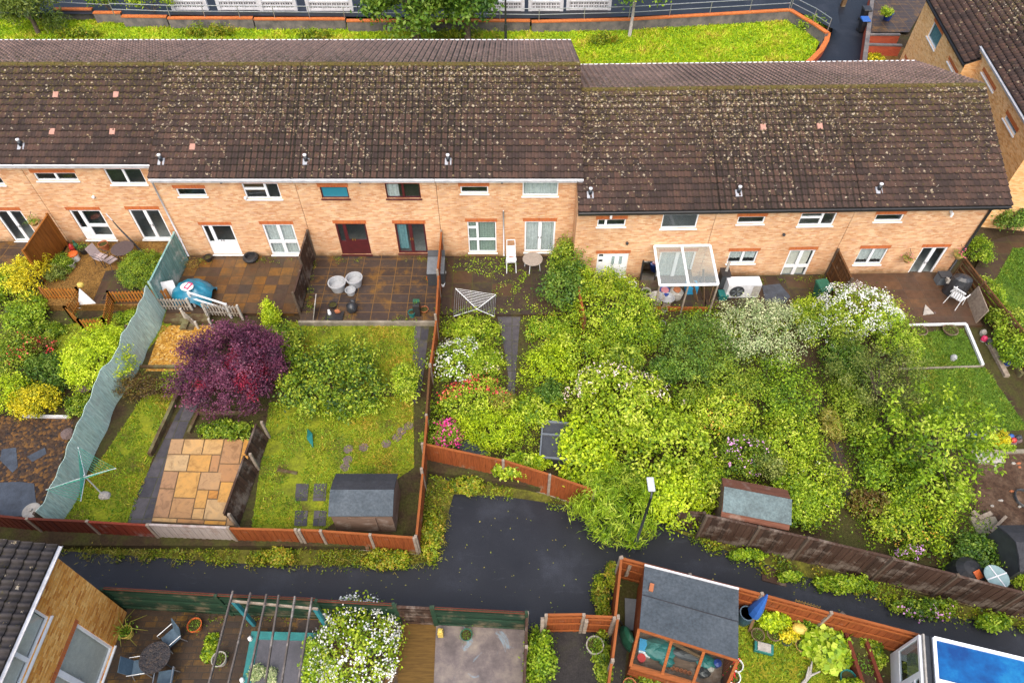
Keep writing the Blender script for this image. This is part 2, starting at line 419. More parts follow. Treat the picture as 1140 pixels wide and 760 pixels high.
def cover(name, poly, z, mat, h=.25, dens=14, per=14, sig=.12, leaf=.08, seed=3, kind='stuff', label=None, cat=None, up=.6, wid=.55, thr=-9., tb=.5, parent=None, hn=.6, group=None):
    """low growth over an area: clumps of leaves whose height varies"""
    q = np.random.default_rng(seed)
    c = scatter(poly, dens, q); nz = fieldnoise(c, 1.1, seed); c = c[nz > thr]; nz = nz[nz > thr]
    hh = h*np.clip(.55+hn*nz+q.uniform(-.25, .25, len(c)), .08, 2)
    ct = q.normal(size=len(c))*.16+fieldnoise(c, .7, seed+2)*.16
    idx = np.repeat(np.arange(len(c)), per)
    p = np.column_stack([c[idx], np.zeros(len(idx))])+q.normal(size=(len(idx), 3))*np.array([sig, sig, 0])
    p[:, 2] = z+hh[idx]*q.uniform(.25, 1.05, len(idx))
    V, Fq, A = leaves(p, leaf*q.uniform(.6, 1.35, len(p)), np.clip(tb+ct[idx]+q.normal(size=len(p))*.17, 0, 1), None, up, wid)
    o = npmesh(name, V, Fq, mat, parent, attr=A)
    tag(o, label, cat, group, kind if parent is None else None)
    return o
def grass(name, poly, z, mat, h=.09, dens=160, seed=5, w=.016, lean=.6, kind='stuff', label=None, tb=.5, thr=-9):
    q = np.random.default_rng(seed)
    c = scatter(poly, dens, q); nz = fieldnoise(c, .9, seed)
    c = c[nz > thr]; nz = nz[nz > thr]; n = len(c)
    hh = h*q.uniform(.5, 1.3, n)*(1+.35*nz); an = q.uniform(0, 6.28, n); la = q.normal(size=(n, 2))*lean*hh[:, None]
    b = np.column_stack([c, np.full(n, z-.01)]); s = np.column_stack([np.cos(an), np.sin(an), np.zeros(n)])*(w*q.uniform(.6, 1.5, n))[:, None]
    tip = b+np.column_stack([la, hh]); mid = b+np.column_stack([la*.35, hh*.6])
    V = np.stack([b-s, b+s, mid+s*.8, tip, mid-s*.8], 1).reshape(-1, 3)
    Fq = np.arange(5*n).reshape(-1, 5)
    t = np.clip(tb+.42*nz+q.normal(size=n)*.2, 0, 1)
    o = npmesh(name, V, Fq, mat, attr=np.repeat(t, 5))
    tag(o, label, None, None, kind); return o
# ------------------------------------------------------------------ palette
BR = [(.54,.26,.115),(.66,.40,.21),(.74,.51,.31),(.58,.29,.135),(.70,.43,.225),(.62,.38,.24)]
m_brick = brickmat('pale_orange_brick', BR, (.48,.35,.26), stain=(.66,.56,.50), st_amt=.55, zb=.02)
m_brick2 = brickmat('tawny_brick', [(.46,.15,.02),(.72,.33,.06),(.84,.50,.16),(.62,.24,.03),(.78,.42,.11)], (.46,.27,.13), stain=(.72,.55,.42), st_amt=.45, msc=(5, 10, 1))
m_brick3 = brickmat('light_tan_brick', [(.66,.32,.10),(.80,.47,.19),(.86,.56,.28),(.74,.40,.14)], (.52,.40,.28), stain=(.75,.65,.55), st_amt=.4)
m_lintel = brickmat('soldier_brick', [(.42,.10,.03),(.52,.15,.04),(.46,.12,.03)], (.30,.16,.10), bw=.075, bh=.30, soldier=True, st_amt=.2)
m_redbrick = brickmat('red_brick', [(.38,.06,.03),(.48,.09,.04),(.42,.07,.03)], (.28,.15,.1), st_amt=.35)
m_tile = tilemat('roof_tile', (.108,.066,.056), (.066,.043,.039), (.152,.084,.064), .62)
m_tile_b = tilemat('roof_tile_lightened_back', (.43,.27,.205), (.34,.22,.17), (.50,.31,.235), .2, .95)  # back-slope tiles coloured paler to make up for the sun they miss
m_tile_s = tilemat('slate_grey_tile', (.085,.075,.078), (.06,.052,.055), (.11,.095,.095), .2)
m_nose = groundmat('dirt_and_shade_tile_edge', [(.012,.010,.009),(.020,.015,.012),(.035,.03,.012)], 4, 20, .95, .2)  # tile noses: course-line shadow painted into the dark colour, along with dirt
m_ridge = groundmat('mossy_ridge_tile', [(.06,.04,.028),(.10,.07,.025),(.09,.075,.016),(.34,.28,.18)], 3.5, 20, .9, .5)
m_upvc = mk('white_upvc', (.80,.81,.82), (.70,.71,.72), 2, .35, 0, fine=.05)
m_fascia = mk('weathered_white_fascia', (.72,.72,.74), (.50,.50,.52), 3, .5, 0, fine=.1)
m_maroon = mk('maroon_upvc', (.085,.012,.014), (.06,.01,.012), 3, .4, 0, fine=.1)
m_black = mk('black_plastic', (.018,.018,.02), (.03,.03,.032), 4, .4, .1)
m_blackrub = mk('black_rubber', (.014,.014,.015), (.028,.028,.03), 6, .6, .2)
m_glass = glassmat('window_glass', (.03,.05,.06), .88, .04, .07)
m_glass_teal = glassmat('obscured_teal_glass', (.03,.22,.30), .15, .12)
m_curtain = mk('net_curtain', (.66,.70,.68), (.46,.50,.49), 9, .9, .1)
m_curt_green = mk('patterned_curtain', (.34,.42,.36), (.20,.27,.22), 14, .9, .1)
m_curt_blue = mk('blue_green_curtain', (.16,.34,.36), (.10,.24,.27), 6, .9, .1)
m_cream = mk('cream_blind', (.78,.74,.64), (.66,.62,.54), 5, .9, .1)
m_inside = mk('room_plaster', (.34,.36,.36), (.20,.22,.22), 1.2, .9, 0, coord='pos')
m_metal = mk('galvanised_steel', (.50,.52,.54), (.36,.38,.40), 5, .4, .1, metal=.7)
m_alu = mk('white_metal', (.72,.74,.75), (.58,.60,.61), 6, .4, .05)
m_darkmetal = mk('dark_grey_metal', (.05,.055,.065), (.035,.04,.045), 5, .45, .1, metal=.3)
m_lead = mk('lead_sheet', (.26,.27,.30), (.40,.41,.44), 5, .5, .2)
m_venttile = mk('terracotta_vent', (.46,.25,.19), (.36,.18,.13), 6, .8, .2)
m_gold = mk('brass_handle', (.6,.4,.08), None, 4, .3, 0, metal=.8)
# ------------------------------------------------------------------ houses
W1 = [(0,0,1,1,'g')]
W2 = [(0,0,.5,1,'g'),(.5,0,1,1,'g')]
WTH = [(0,0,.62,.62,'g'),(0,.62,.62,1,'g'),(.62,0,1,1,'g')]
WLS = [(0,0,.3,1,'g'),(.3,0,1,1,'g')]
FR = [(0,0,.5,1,'G'),(.5,0,1,1,'G')]
FR4 = [(0,0,.5,.42,'G'),(.5,0,1,.42,'G'),(0,.42,.5,1,'G'),(.5,.42,1,1,'G')]
DL = [(0,.38,.28,1,'G'),(0,0,.28,.38,'p'),(.28,.42,1,1,'G'),(.28,0,1,.42,'p')]
DB = [(0,.36,.32,1,'G'),(0,0,.32,.36,'p'),(.32,.48,1,1,'G'),(.32,.10,1,.48,'G'),(.32,0,1,.10,'p')]
DF = [(0,.55,.24,.78,'G'),(0,.78,.24,1,'G'),(0,0,.24,.55,'p'),(.24,0,1,1,'D')]
WDE = [(0,0,.34,.42,'g'),(0,.42,.34,.80,'g'),(0,.80,.34,1,'g'),(.34,0,1,.42,'g'),(.34,.42,1,1,'g')]
def window(par, rect, cells, fm, curtain=None, glass=None, name='window', sill=True, label=None, handles=0, sillm=None):
    u0, z0, u1, z1 = rect; w = u1-u0; h = z1-z0
    y0, y1 = .045, .115
    m = MB(); g = MB(); hd = MB()
    for (a, b, c, d, k) in cells:
        x0, x1 = u0+a*w, u0+c*w; q0, q1 = z0+b*h, z0+d*h
        t = .055 if k in 'gG' else .0
        if k == 'G': t = .085
        if k == 'p':
            m.box(x0, y0, q0, x1, y1, q1)
            m.box(x0+.12, y0-.012, q0+.12, x1-.12, y0, q1-.12) if (x1-x0) > .5 and q1-q0 > .4 else None
        elif k == 'D':
            m.box(x0, y0, q0, x1, y1, q1)
            for f in (.30, .62):
                g.box(x0+(x1-x0)*f, y0-.004, q0+h*.52, x0+(x1-x0)*(f+.13), y0-.001, q0+h*.86)
            m.box(x0+.12, y0-.012, q0+.15, x1-.12, y0, q0+h*.42)
        else:
            t = min(t, (q1-q0)*.28)
            m.box(x0, y0, q0, x1, y1, q0+t); m.box(x0, y0, q1-t, x1, y1, q1)
            m.box(x0, y0, q0+t, x0+t, y1, q1-t); m.box(x1-t, y0, q0+t, x1, y1, q1-t)
            g.add([(x0+t,.08,q0+t),(x1-t,.08,q0+t),(x1-t,.08,q1-t),(x0+t,.08,q1-t)], [(0,1,2,3)])
    fr = m.build(name, fm, par)
    if label: fr['label'] = label
    if g.v: g.build('pane', glass or m_glass, fr)
    if sill:
        s = MB(); s.box(u0-.05, -.07, z0-.055, u1+.05, .044, z0-.003); s.build('sill', sillm or fm, fr)
    if handles:
        for f in (.46, .54):
            hd = MB(); hd.box(u0+w*f-.02, y0-.03, z0+h*.45, u0+w*f+.02, y0-.002, z0+h*.51)
            hd.build('handle', m_gold if handles == 2 else m_metal, fr)
    if curtain:
        cm, a, b, zb = curtain
        c = MB(); n = max(6, int((b-a)*w/.05)); ya = .17
        vs = []; fs = []
        for i in range(n+1):
            x = u0+w*(a+(b-a)*i/n); y = ya+(0 if cm is m_cream else .025*math.sin(i*1.9)+.012*math.sin(i*.7))
            vs += [(x, y, z0+h*zb), (x, y, z1+.1)]
        for i in range(n): fs.append((2*i, 2*i+2, 2*i+3, 2*i+1))
        c.add(vs, fs); c.build('curtain', cm, fr)
    return fr
def tiled(name, x0, x1, e, r, par, mat, uoff=0., flip=False):
    """a slope of interlocking tiles from eave e=(y,z) to ridge r=(y,z); real courses and rolls"""
    tw, cg = .30, .335
    e = np.array(e); r = np.array(r); L = np.linalg.norm(r-e); d = (r-e)/L
    nrm = np.array([-d[1], d[0]]);  nrm = nrm if nrm[1] > 0 else -nrm
    k0 = math.floor((x0+uoff)/tw); k1 = math.ceil((x1+uoff)/tw)
    xs = []; hs = []
    for k in range(k0, k1):
        for o, hh in ((0,.012),(.03,.056),(.08,.058),(.11,.008),(.20,.0),(.27,.0)):
            x = k*tw+o-uoff
            if x0 < x < x1: xs.append(x); hs.append(hh)
    xs = np.array([x0]+xs+[x1]); hs = np.array([0.02]+hs+[0.02]); n = len(xs)
    nc = int(math.ceil(L/cg)); V = []; Fq = []; A = []; UV = []
    q = np.random.default_rng(int(abs(x0)*100)+3)
    tk = np.floor((xs+uoff)/tw).astype(int); tk -= tk.min()
    for c in range(nc):
        s0 = c*cg; s1 = min(L, (c+1)*cg)
        jit = q.normal(size=tk.max()+1)*.005
        lo = hs+.058+jit[tk]; up = hs+.0+jit[tk]*.3
        for s, hh in ((s0, lo*0-.002 + (hs if c else hs*0)), (s0, lo), (s1, up)):
            pt = e+d*s
            V.append(np.column_stack([xs, np.full(n, pt[0])+nrm[0]*hh, np.full(n, pt[1])+nrm[1]*hh]))
            A.append(np.full(n, s/L)); UV.append(np.column_stack([xs+uoff, np.full(n, (s0+.02) if hh is not up else s1-.003)]))
        b = c*3*n
        for rr in range(2):
            i = np.arange(n-1)+b+rr*n
            Fq.append(np.column_stack([i, i+1, i+1+n, i+n]))
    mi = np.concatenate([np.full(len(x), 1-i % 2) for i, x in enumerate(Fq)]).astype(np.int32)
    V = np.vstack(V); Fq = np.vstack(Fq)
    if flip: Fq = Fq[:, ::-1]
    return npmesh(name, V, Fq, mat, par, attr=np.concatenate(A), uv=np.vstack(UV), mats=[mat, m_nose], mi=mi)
def house(name, label, p0, rz, wd, zb, eave, ridge, back, opens, bm=None, gutter=None, fascia=None, vents=(), tilevents=(), group=None, tm=None, tmb=None, x_lo=0., x_hi=0., lint=True, uoff=0., tiles=True):
    """eave/ridge/back = (local y, world z).  opens: (kind, TLpx, BRpx, cells, frame, opts)"""
    bm = bm or m_brick
    t = thing(name, label, 'house', (p0[0], p0[1], zb), rz, group)
    M = Matrix.Translation((p0[0], p0[1], zb)) @ Matrix.Rotation(rz, 4, 'Z'); Mi = M.inverted()
    nrm = (M.to_3x3() @ Vector((0, -1, 0)))
    def loc(px): return Mi @ PPl(px[0], px[1], p0 if len(p0) == 3 else (p0[0], p0[1], zb), nrm)
    ez, rzg, bz = eave[1]-zb, ridge[1]-zb, back[1]-zb
    D = back[0]-.3
    def roofz(y):
        return ez+(rzg-ez)*(y-eave[0])/(ridge[0]-eave[0]) if y < ridge[0] else bz+(rzg-bz)*(back[0]-y)/(back[0]-ridge[0])
    top = roofz(0)-.10
    rects = []
    for (kind, tl, br, cells, fm, opt) in opens:
        a = loc(tl); b = loc(br)
        z0, z1 = b.z, min(a.z, top-.14)
        if kind == 'door' and z0 < .25: z0 = .10
        rects.append((a.x, z0, b.x, z1))
    w = MB()
    us = sorted({0.0, wd} | {r[0] for r in rects} | {r[2] for r in rects}); zs = sorted({-.4, top} | {r[1] for r in rects} | {r[3] for r in rects})
    us = [u for u in us if -1e-6 <= u <= wd+1e-6]
    for i in range(len(us)-1):
        for j in range(len(zs)-1):
            cu, cz = (us[i]+us[i+1])/2, (zs[j]+zs[j+1])/2
            if any(r[0] < cu < r[2] and r[1] < cz < r[3] for r in rects): continue
            w.add([(us[i],0,zs[j]),(us[i+1],0,zs[j]),(us[i+1],0,zs[j+1]),(us[i],0,zs[j+1])], [(0,1,2,3)])
    for (a, b, c, d) in rects:
        a = max(a, .001); c = min(c, wd-.001)
        w.add([(a,0,b),(a,.12,b),(a,.12,d),(a,0,d)], [(0,1,2,3)]); w.add([(c,0,b),(c,.12,b),(c,.12,d),(c,0,d)], [(3,2,1,0)])
        w.add([(a,0,b),(c,0,b),(c,.12,b),(a,.12,b)], [(0,1,2,3)]); w.add([(a,0,d),(c,0,d),(c,.12,d),(a,.12,d)], [(3,2,1,0)])
    e = .012
    for x, fl in ((e, 1), (wd-e, 0)):
        pl = [(x,0,-.4),(x,D,-.4),(x,D,roofz(D)-.1),(x,ridge[0],rzg-.1),(x,0,top)]
        w.add(pl, [(0,1,2,3,4) if not fl else (4,3,2,1,0)])
    w.add([(e,D,-.4),(wd-e,D,-.4),(wd-e,D,roofz(D)-.1),(e,D,roofz(D)-.1)], [(3,2,1,0)])
    w.build('wall', bm, t)
    rm = MB()      # dark rooms behind the glass
    rm.box(.05, 3.4, 0, wd-.05, 3.5, top-.05); rm.box(.05, .3, 2.35, wd-.05, 3.39, 2.5); rm.box(.05, .13, -.1, wd-.05, 3.39, -.02)
    rm.build('room', m_inside, t)
    for rect, (kind, tl, br, cells, fm, opt) in zip(rects, opens):
        f = window(t, rect, cells, fm, opt.get('cur'), opt.get('glass'), kind, opt.get('sill', True), opt.get('label'), opt.get('handles', 0), opt.get('sillm'))
        if lint and opt.get('lint', True):
            lm = MB(); h = .21
            zt = min(rect[3]+h, top-.02)
            lm.box(rect[0]-.10, -.006, rect[3]+.002, rect[2]+.06, -.0005, zt); lm.build('lintel', m_lintel, t)
    x0, x1 = -x_lo, wd+x_hi
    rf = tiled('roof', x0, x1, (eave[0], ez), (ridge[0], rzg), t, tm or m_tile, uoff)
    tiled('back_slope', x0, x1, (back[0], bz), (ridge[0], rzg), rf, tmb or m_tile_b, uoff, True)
    u = MB()
    th = .05
    u.add([(x0,eave[0]+.02,ez-.012),(x1,eave[0]+.02,ez-.012),(x1,ridge[0],rzg-.012),(x0,ridge[0],rzg-.012),(x0,back[0],bz-.012),(x1,back[0],bz-.012),
           (x0,eave[0]+.02,ez-th-.05),(x1,eave[0]+.02,ez-th-.05),(x1,ridge[0],rzg-th-.1),(x0,ridge[0],rzg-th-.1),(x0,back[0],bz-th-.05),(x1,back[0],bz-th-.05)],
          [(6,9,8,7),(9,10,11,8),(0,3,9,6),(3,4,10,9),(1,7,8,2),(2,8,11,5),(4,5,11,10),(0,6,7,1)])
    u.build('roof_edge', m_darkmetal if fascia is None else fascia, rf)
    bgm = MB(); bgm.tube([(x0+.01,back[0]+.05,bz+.045),(x1-.01,back[0]+.05,bz+.045)], .045, 6); bgm.build('back_gutter', m_fascia, t)
    rg = MB(); n = max(1, int(round((x1-x0)/.45))); L = (x1-x0)/n
    for i in range(n):
        xa = x0+i*L+.006; xb = xa+L-.012
        for k in range(6):
            pass
        pr = [(math.cos(math.pi*k/6)*.13, math.sin(math.pi*k/6)*.11) for k in range(7)]
        dz = rnd.uniform(-.012, .012)
        vs = [(xx, ridge[0]+a, rzg-.02+b+dz) for xx in (xa, xb) for a, b in pr]
        rg.add(vs, [(k, k+1, 8+k, 7+k) for k in range(6)]+[tuple(range(7)), tuple(range(7, 14))[::-1]])
    rg.build('ridge_tiles', m_ridge, rf)
    if gutter:
        g = MB(); gy = eave[0]-.06; gz = ez-.03
        pr = [(math.cos(math.pi+math.pi*k/6)*.065, math.sin(math.pi+math.pi*k/6)*.065) for k in range(7)]
        vs = [(xx, gy+a, gz+b) for xx in (x0+.004, x1-.004) for a, b in pr]
        g.add(vs, [(k, k+1, 8+k, 7+k) for k in range(6)])
        vs = [(xx, gy+a*.85, gz+b*.85) for xx in (x0+.004, x1-.004) for a, b in pr]
        g.add(vs, [(7+k, 8+k, k+1, k) for k in range(6)])
        g.build('gutter', gutter, t)
        fb = MB(); fb.box(x0+.003, eave[0]+.025, ez-.26, x1-.003, -.004, ez-.11); fb.build('fascia', gutter if gutter is m_black else m_fascia, t)
    def onroof(px):
        n = M.to_3x3() @ Vector((0, -(rzg-ez), ridge[0]-eave[0])).normalized()
        return Mi @ PPl(px[0], px[1], M @ Vector((0, eave[0], ez)), n)
    sl = math.atan2(rzg-ez, ridge[0]-eave[0])
    for v in vents:      # flue terminal with lead flashing
        c = onroof(v); mm = MB()
        Mx = Matrix.Translation(c+Vector((0,0,.05))) @ Matrix.Rotation(sl, 4, 'X')
        mm.tbox(Mx, .30, .34, .05)
        f = mm.build('flue_flashing', m_lead, rf)
        k = MB(); k.lathe([(.085,-.05),(.085,.16),(.10,.17),(.10,.24),(.05,.27)], 10, c+Vector((.0,.04,.02))); k.build('flue_pipe', m_darkmetal, t, smooth=True)
        k = MB(); k.lathe([(.055,.27),(.06,.33),(.085,.34),(.085,.40),(.0,.43)], 10, c+Vector((.0,.04,.02))); k.build('flue_cowl', m_upvc, t, smooth=True)
    for v in tilevents:
        c = onroof(v); mm = MB(); Mx = Matrix.Translation(c+Vector((0,0,.06))) @ Matrix.Rotation(sl, 4, 'X')
        mm.tbox(Mx, .25, .30, .09); mm.build('vent_tile', m_venttile, rf)
    return t, M
def pipe(par, pts, r=.035, mat=None, name='downpipe'):
    m = MB(); m.tube(pts, r, 8); return m.build(name, mat or m_fascia, par, smooth=True)
G_T = 'houses of the brick terrace'
LB = dict(eave=(-.3, 5.25), ridge=(4.3, 7.72), back=(10.3, 5.88)); MBk = dict(eave=(-.3, 5.10), ridge=(5.2, 7.72), back=(11.2, 5.88))
RBk = dict(eave=(-.3, 4.20), ridge=(5.55, 6.92), back=(11.6, 4.9))
wt, mr = m_upvc, m_maroon
hA, _ = house('terrace_house', 'terraced brick house at the far left edge, trailing hanging basket beside its white french doors', (-30.03, 27.2), 0, 6.63, .2, **LB, group=G_T, gutter=m_fascia, uoff=0,
  vents=[(24,164)], tilevents=[(63,107),(59,148)], opens=[('window', (-30,193.5), (6.4,206), W2, wt, {}), ('french_door', (-8,234.5), (46.3,268.5), FR, wt, dict(handles=1))])
hB, _ = house('terrace_house', 'terraced brick house behind the round clipped bush and bistro table', (-23.38, 27.2), 0, 6.56, .2, **LB, group=G_T, gutter=m_fascia, uoff=0,
  tilevents=[(130,107),(126,148)], opens=[('window', (36.2,192.6), (88.3,201.3), W2, wt, {}), ('window', (114.4,188), (164.5,205.3), W2, wt, {}),
  ('door', (75.9,234), (130.9,268), DB, wt, dict(handles=0)), ('french_door', (141.9,233.4), (193.4,266.5), FR, wt, dict(handles=1))])
hC, _ = house('terrace_house', 'terraced brick house with white half glazed door, behind the patio with the blue tarpaulin', (-16.80, 26.3), 0, 6.58, 0, **MBk, group=G_T, gutter=m_fascia, uoff=.1,
  vents=[(180,181),(341,181)], tilevents=[(215,165)], opens=[('window', (195,210), (231.2,218.6), W1, wt, {}), ('window', (268.3,204.2), (314.3,221.5), WTH, wt, {}),
  ('door', (223.4,250.7), (270.9,284.5), DL, wt, dict(handles=1)), ('french_door', (291.1,249.8), (336.3,283.5), FR4, wt, dict(cur=(m_curtain,.02,.98,0)))])
hD, _ = house('terrace_house', 'terraced brick house with maroon framed windows and maroon doors', (-10.20, 26.3), 0, 6.61, 0, **MBk, group=G_T, gutter=m_fascia, uoff=.2,
  vents=[(499,181)], opens=[('window', (355.5,208.2), (389.4,221), W1, mr, dict(glass=m_glass_teal)), ('window', (427.9,204.2), (469,221), W2, mr, dict(cur=(m_curtain,.02,.36,0))),
  ('door', (372.8,249), (414,283.4), DL, mr, dict(handles=2)), ('french_door', (438.9,249), (476.8,282), FR, mr, dict(handles=2, cur=(m_curt_blue,.05,.36,.1)))])
hE, _ = house('terrace_house', 'terraced brick house with patterned net curtains, behind the white high chair', (-3.57, 26.3), 0, 6.60, 0, **MBk, group=G_T, gutter=m_fascia, uoff=.3, x_hi=.28,
  opens=[('window', (512.4,207.6), (543.7,215.5), W1, wt, {}), ('window', (581.9,201.8), (621,218.2), W1, wt, dict(cur=(m_curtain,.01,.99,0))),
  ('window', (520,247), (553,281), WDE, wt, dict(cur=(m_curt_green,.01,.99,0))), ('french_door', (584.2,246.5), (616.7,280.6), FR, wt, dict(handles=1, cur=(m_curtain,.01,.99,0)))])
ra = math.atan2(.45, 19.55)
def rp(s): return (3.05+s*math.cos(ra), 25.0+s*math.sin(ra))
hF, MF = house('terrace_house', 'terraced brick house with a glazed lean-to canopy over its back door', rp(0), ra, 6.53, -.37, **RBk, group=G_T, gutter=m_black, fascia=m_black, uoff=.05,
  vents=[(657,218)], opens=[('window', (665.5,244.5), (695.9,252), WLS, wt, {}), ('window', (738.4,239), (774.6,254), W1, wt, {}),
  ('door', (665.5,282.5), (695,313), DF, wt, {}), ('french_door', (735.5,280.5), (767,311), FR, wt, dict(cur=(m_curtain,.05,.95,0)))])
hG, MG = house('terrace_house', 'terraced brick house with an air conditioning unit on its back wall', rp(6.55), ra, 6.53, -.37, **RBk, group=G_T, gutter=m_black, fascia=m_black, uoff=.0,
  vents=[(822,216)], tilevents=[(849,143)], opens=[('window', (822.4,241.5), (849.9,249), W1, wt, {}), ('window', (812.8,280), (839.8,293), W2, wt, dict(cur=(m_curtain,.02,.98,.3))),
  ('window', (893,237.5), (926.3,251), WTH, wt, {}), ('french_door', (879.7,278.5), (894.5,309.5), FR4, wt, dict(cur=(m_cream,.1,.9,.0)))])
hH, MH = house('terrace_house', 'end terraced brick house with hanging baskets by its french doors and a black downpipe', rp(13.10), ra, 6.50, -.37, **RBk, group=G_T, gutter=m_black, fascia=m_black, uoff=-.05, x_hi=.55,
  vents=[(978,213)], tilevents=[(912,142)], opens=[('window', (976.4,239), (1003,246.3), W1, wt, {}), ('window', (958.7,277), (979.9,294), W2, wt, dict(cur=(m_curtain,.02,.98,.2))),
  ('french_door', (1027.6,275.5), (1034.9,308), FR, wt, dict(handles=1))])
# downpipes, wall lamps
pipe(hC, [(-.03,-.07,4.9),(-.03,-.07,.05)], .045)
pipe(hB, [(6.4,-.07,4.6),(6.4,-.07,3.0),(6.4,-.07,.3)], .02)
pipe(hE, [(3.15,-.06,3.0),(3.15,-.06,.05)], .035)
pipe(hH, [(6.38,-.22,4.35),(6.38,-.07,4.15),(6.38,-.07,.05)], .06, m_black)
pipe(hB, [(4.0,-.05,.18),(6.2,-.05,.18),(6.2,-.05,-.05)], .03, m_upvc, 'waste_pipe')
def walllamp(par, x, z, mat, name='wall_lamp'):
    m = MB(); m.lathe([(.0,0),(.06,.0),(.075,.05),(.06,.10),(0,.12)], 10, (x,-.075,z)); m.box(x-.05,-.03,z+.02,x+.05,-.001,z+.10); m.build(name, mat, par)
walllamp(hC, 4.05, 3.75, m_upvc); walllamp(hB, 2.7, 2.9, m_upvc); walllamp(hF, 2.55, 2.35, m_darkmetal); walllamp(hG, 3.55, 2.75, m_darkmetal)
for hh, x, z in ((hC, 3.2, 4.65), (hD, 3.1, 4.65), (hE, 3.1, 4.65)):
    m = MB(); m.lathe([(.07,.12),(.05,.03),(.0,0)], 8, (x,-.11,z)); m.box(x-.03,-.09,z+.08,x+.03,-.001,z+.14); m.build('security_light', m_black, hh)
for hh, x, z in ((hF, 1.55, 4.25), (hH, 4.55, 4.05)):
    m = MB(); m.box(x-.05,-.22,z-.05,x+.05,-.001,z+.03); m.lathe([(.06,0),(.06,.16),(0,.17)], 8, (x,-.2,z-.16)); m.build('security_camera', m_upvc, hh)
# ------------------------------------------------------------------ the ground and its surfaces
m_earth = groundmat('earth', [(.035,.024,.014),(.055,.038,.02),(.05,.055,.015)], .5, 10)
m_soil = groundmat('garden_soil', [(.030,.020,.012),(.050,.033,.018),(.055,.055,.014),(.07,.05,.025)], .9, 12)
m_turf = groundmat('turf', [(.09,.06,.022),(.12,.14,.012),(.20,.23,.012),(.26,.20,.02)], .9, 11, .95, .8)
m_turf_d = groundmat('dark_turf', [(.05,.09,.012),(.08,.14,.012),(.12,.17,.015)], .8, 11, .95, .8)
m_verge = groundmat('rough_grass', [(.15,.20,.01),(.26,.32,.008),(.36,.40,.01),(.30,.24,.02)], .35, 5, .95, .9)
def asphalt():
    n = NT('wet_asphalt'); v = n.coord('pos')
    a = n.noise(v, .55, 7, .7)
    c = n.ramp(a, [(.30,(.0035,.0042,.0075)),(.52,(.0065,.0078,.0125)),(.72,(.021,.024,.034))])
    g = n.noise(v, 45, 3, .7)
    c = n.mix(.8, c, n.ramp(g, [(.35,(.2,.2,.2)),(.68,(2.1,2.1,2.1))]), 'MULTIPLY')
    vo = n.new('ShaderNodeTexVoronoi', i_Scale=2.2); n.l(v, vo.inputs['Vector'])
    mp = n.new('ShaderNodeMapping'); mp.inputs['Scale'].default_value = (.7,3,1); n.l(v, mp.inputs['Vector'])
    sc1 = n.noise(mp.outputs[0], 1.2, 6, .75)
    c = n.mix(n.ramp(sc1, [(.60,(0,0,0)),(.78,(.5,.5,.5))]), c, (.055,.06,.075))
    n.color(c); n.rough(n.math('ADD', n.math('MULTIPLY', a, .35), .38), .5); n.bump(g, .5, .012); return n.mat
m_asph = asphalt()
m_patio_o = slabmat('mossy_slabs_orange', [(.085,.042,.022),(.28,.125,.02),(.10,.055,.032),(.065,.046,.038),(.30,.14,.024),(.085,.055,.042)], (.05,.03,.016), .62, .62, (.055,.04,.022), .55, .5)
m_patio_d = slabmat('mossy_slabs_brown', [(.055,.040,.034),(.075,.050,.040),(.070,.055,.050),(.095,.06,.038)], (.17,.09,.025), .85, .62, (.22,.105,.012), .38, .5)
m_patio_e = slabmat('dark_slabs', [(.075,.043,.03),(.055,.04,.032),(.10,.055,.03)], (.05,.055,.012), 1.0, .9, (.07,.06,.012), .35, .5)
m_patio_h = slabmat('brown_slabs', [(.145,.078,.045),(.105,.06,.04),(.18,.095,.048)], (.07,.045,.03), .9, .62, (.065,.045,.028), .5, .45)
m_pavers = slabmat('mossy_brick_paving', [(.055,.034,.022),(.085,.05,.024),(.045,.032,.026),(.13,.07,.02)], (.03,.022,.014), .42, .21, (.24,.125,.012), .34, .6, .5)
m_slate = slabmat('grey_slabs', [(.085,.08,.09),(.12,.11,.12),(.065,.062,.075)], (.05,.05,.02), .62, .9, (.10,.09,.02), .22, .6)
def stained():
    n = NT('stained_concrete'); v = n.coord('pos')
    c = n.ramp(n.noise(v, 1.1, 8, .7), [(.3,(.055,.045,.045)),(.5,(.13,.105,.10)),(.7,(.24,.20,.16))])
    c = n.mix(n.ramp(n.noise(v, .9, 6, .7, 1.), [(.60,(0,0,0)),(.66,(.8,.8,.8))]), c, (.17,.24,.29))
    c = n.mix(n.ramp(n.noise(v, 2.1, 5, .7, 2.), [(.68,(0,0,0)),(.71,(.8,.8,.8))]), c, (.42,.34,.22))
    c = n.mix(n.ramp(n.noise(v, 3.7, 5, .7, 2.), [(.70,(0,0,0)),(.74,(.6,.6,.6))]), c, (.22,.05,.07))
    n.color(c); n.rough(.6, .4); n.bump(n.noise(v, 25, 4), .3, .01); return n.mat
m_conc = stained()
m_kerb = mk('concrete_edging', (.30,.26,.20), (.16,.14,.10), 2, .9, .4, coord='pos')
def gravel(name, cols, sc_=16):
    n = NT(name); v = n.coord('pos')
    vo = n.new('ShaderNodeTexVoronoi', i_Scale=sc_); n.l(v, vo.inputs['Vector'])
    sp = n.new('ShaderNodeSeparateColor'); n.l(vo.outputs['Color'], sp.inputs[0])
    c = n.ramp(sp.outputs[0], [(i/(len(cols)-1), x) for i, x in enumerate(cols)])
    c = n.mix(.5, c, n.ramp(n.noise(v, 1.5, 5), [(.3,(.6,.55,.5)),(.7,(1.2,1.2,1.1))]), 'MULTIPLY')
    n.color(c); n.rough(.8, .3); n.bump(n.math('MULTIPLY', vo.outputs['Distance'], -1.0), 1., .03); return n.mat
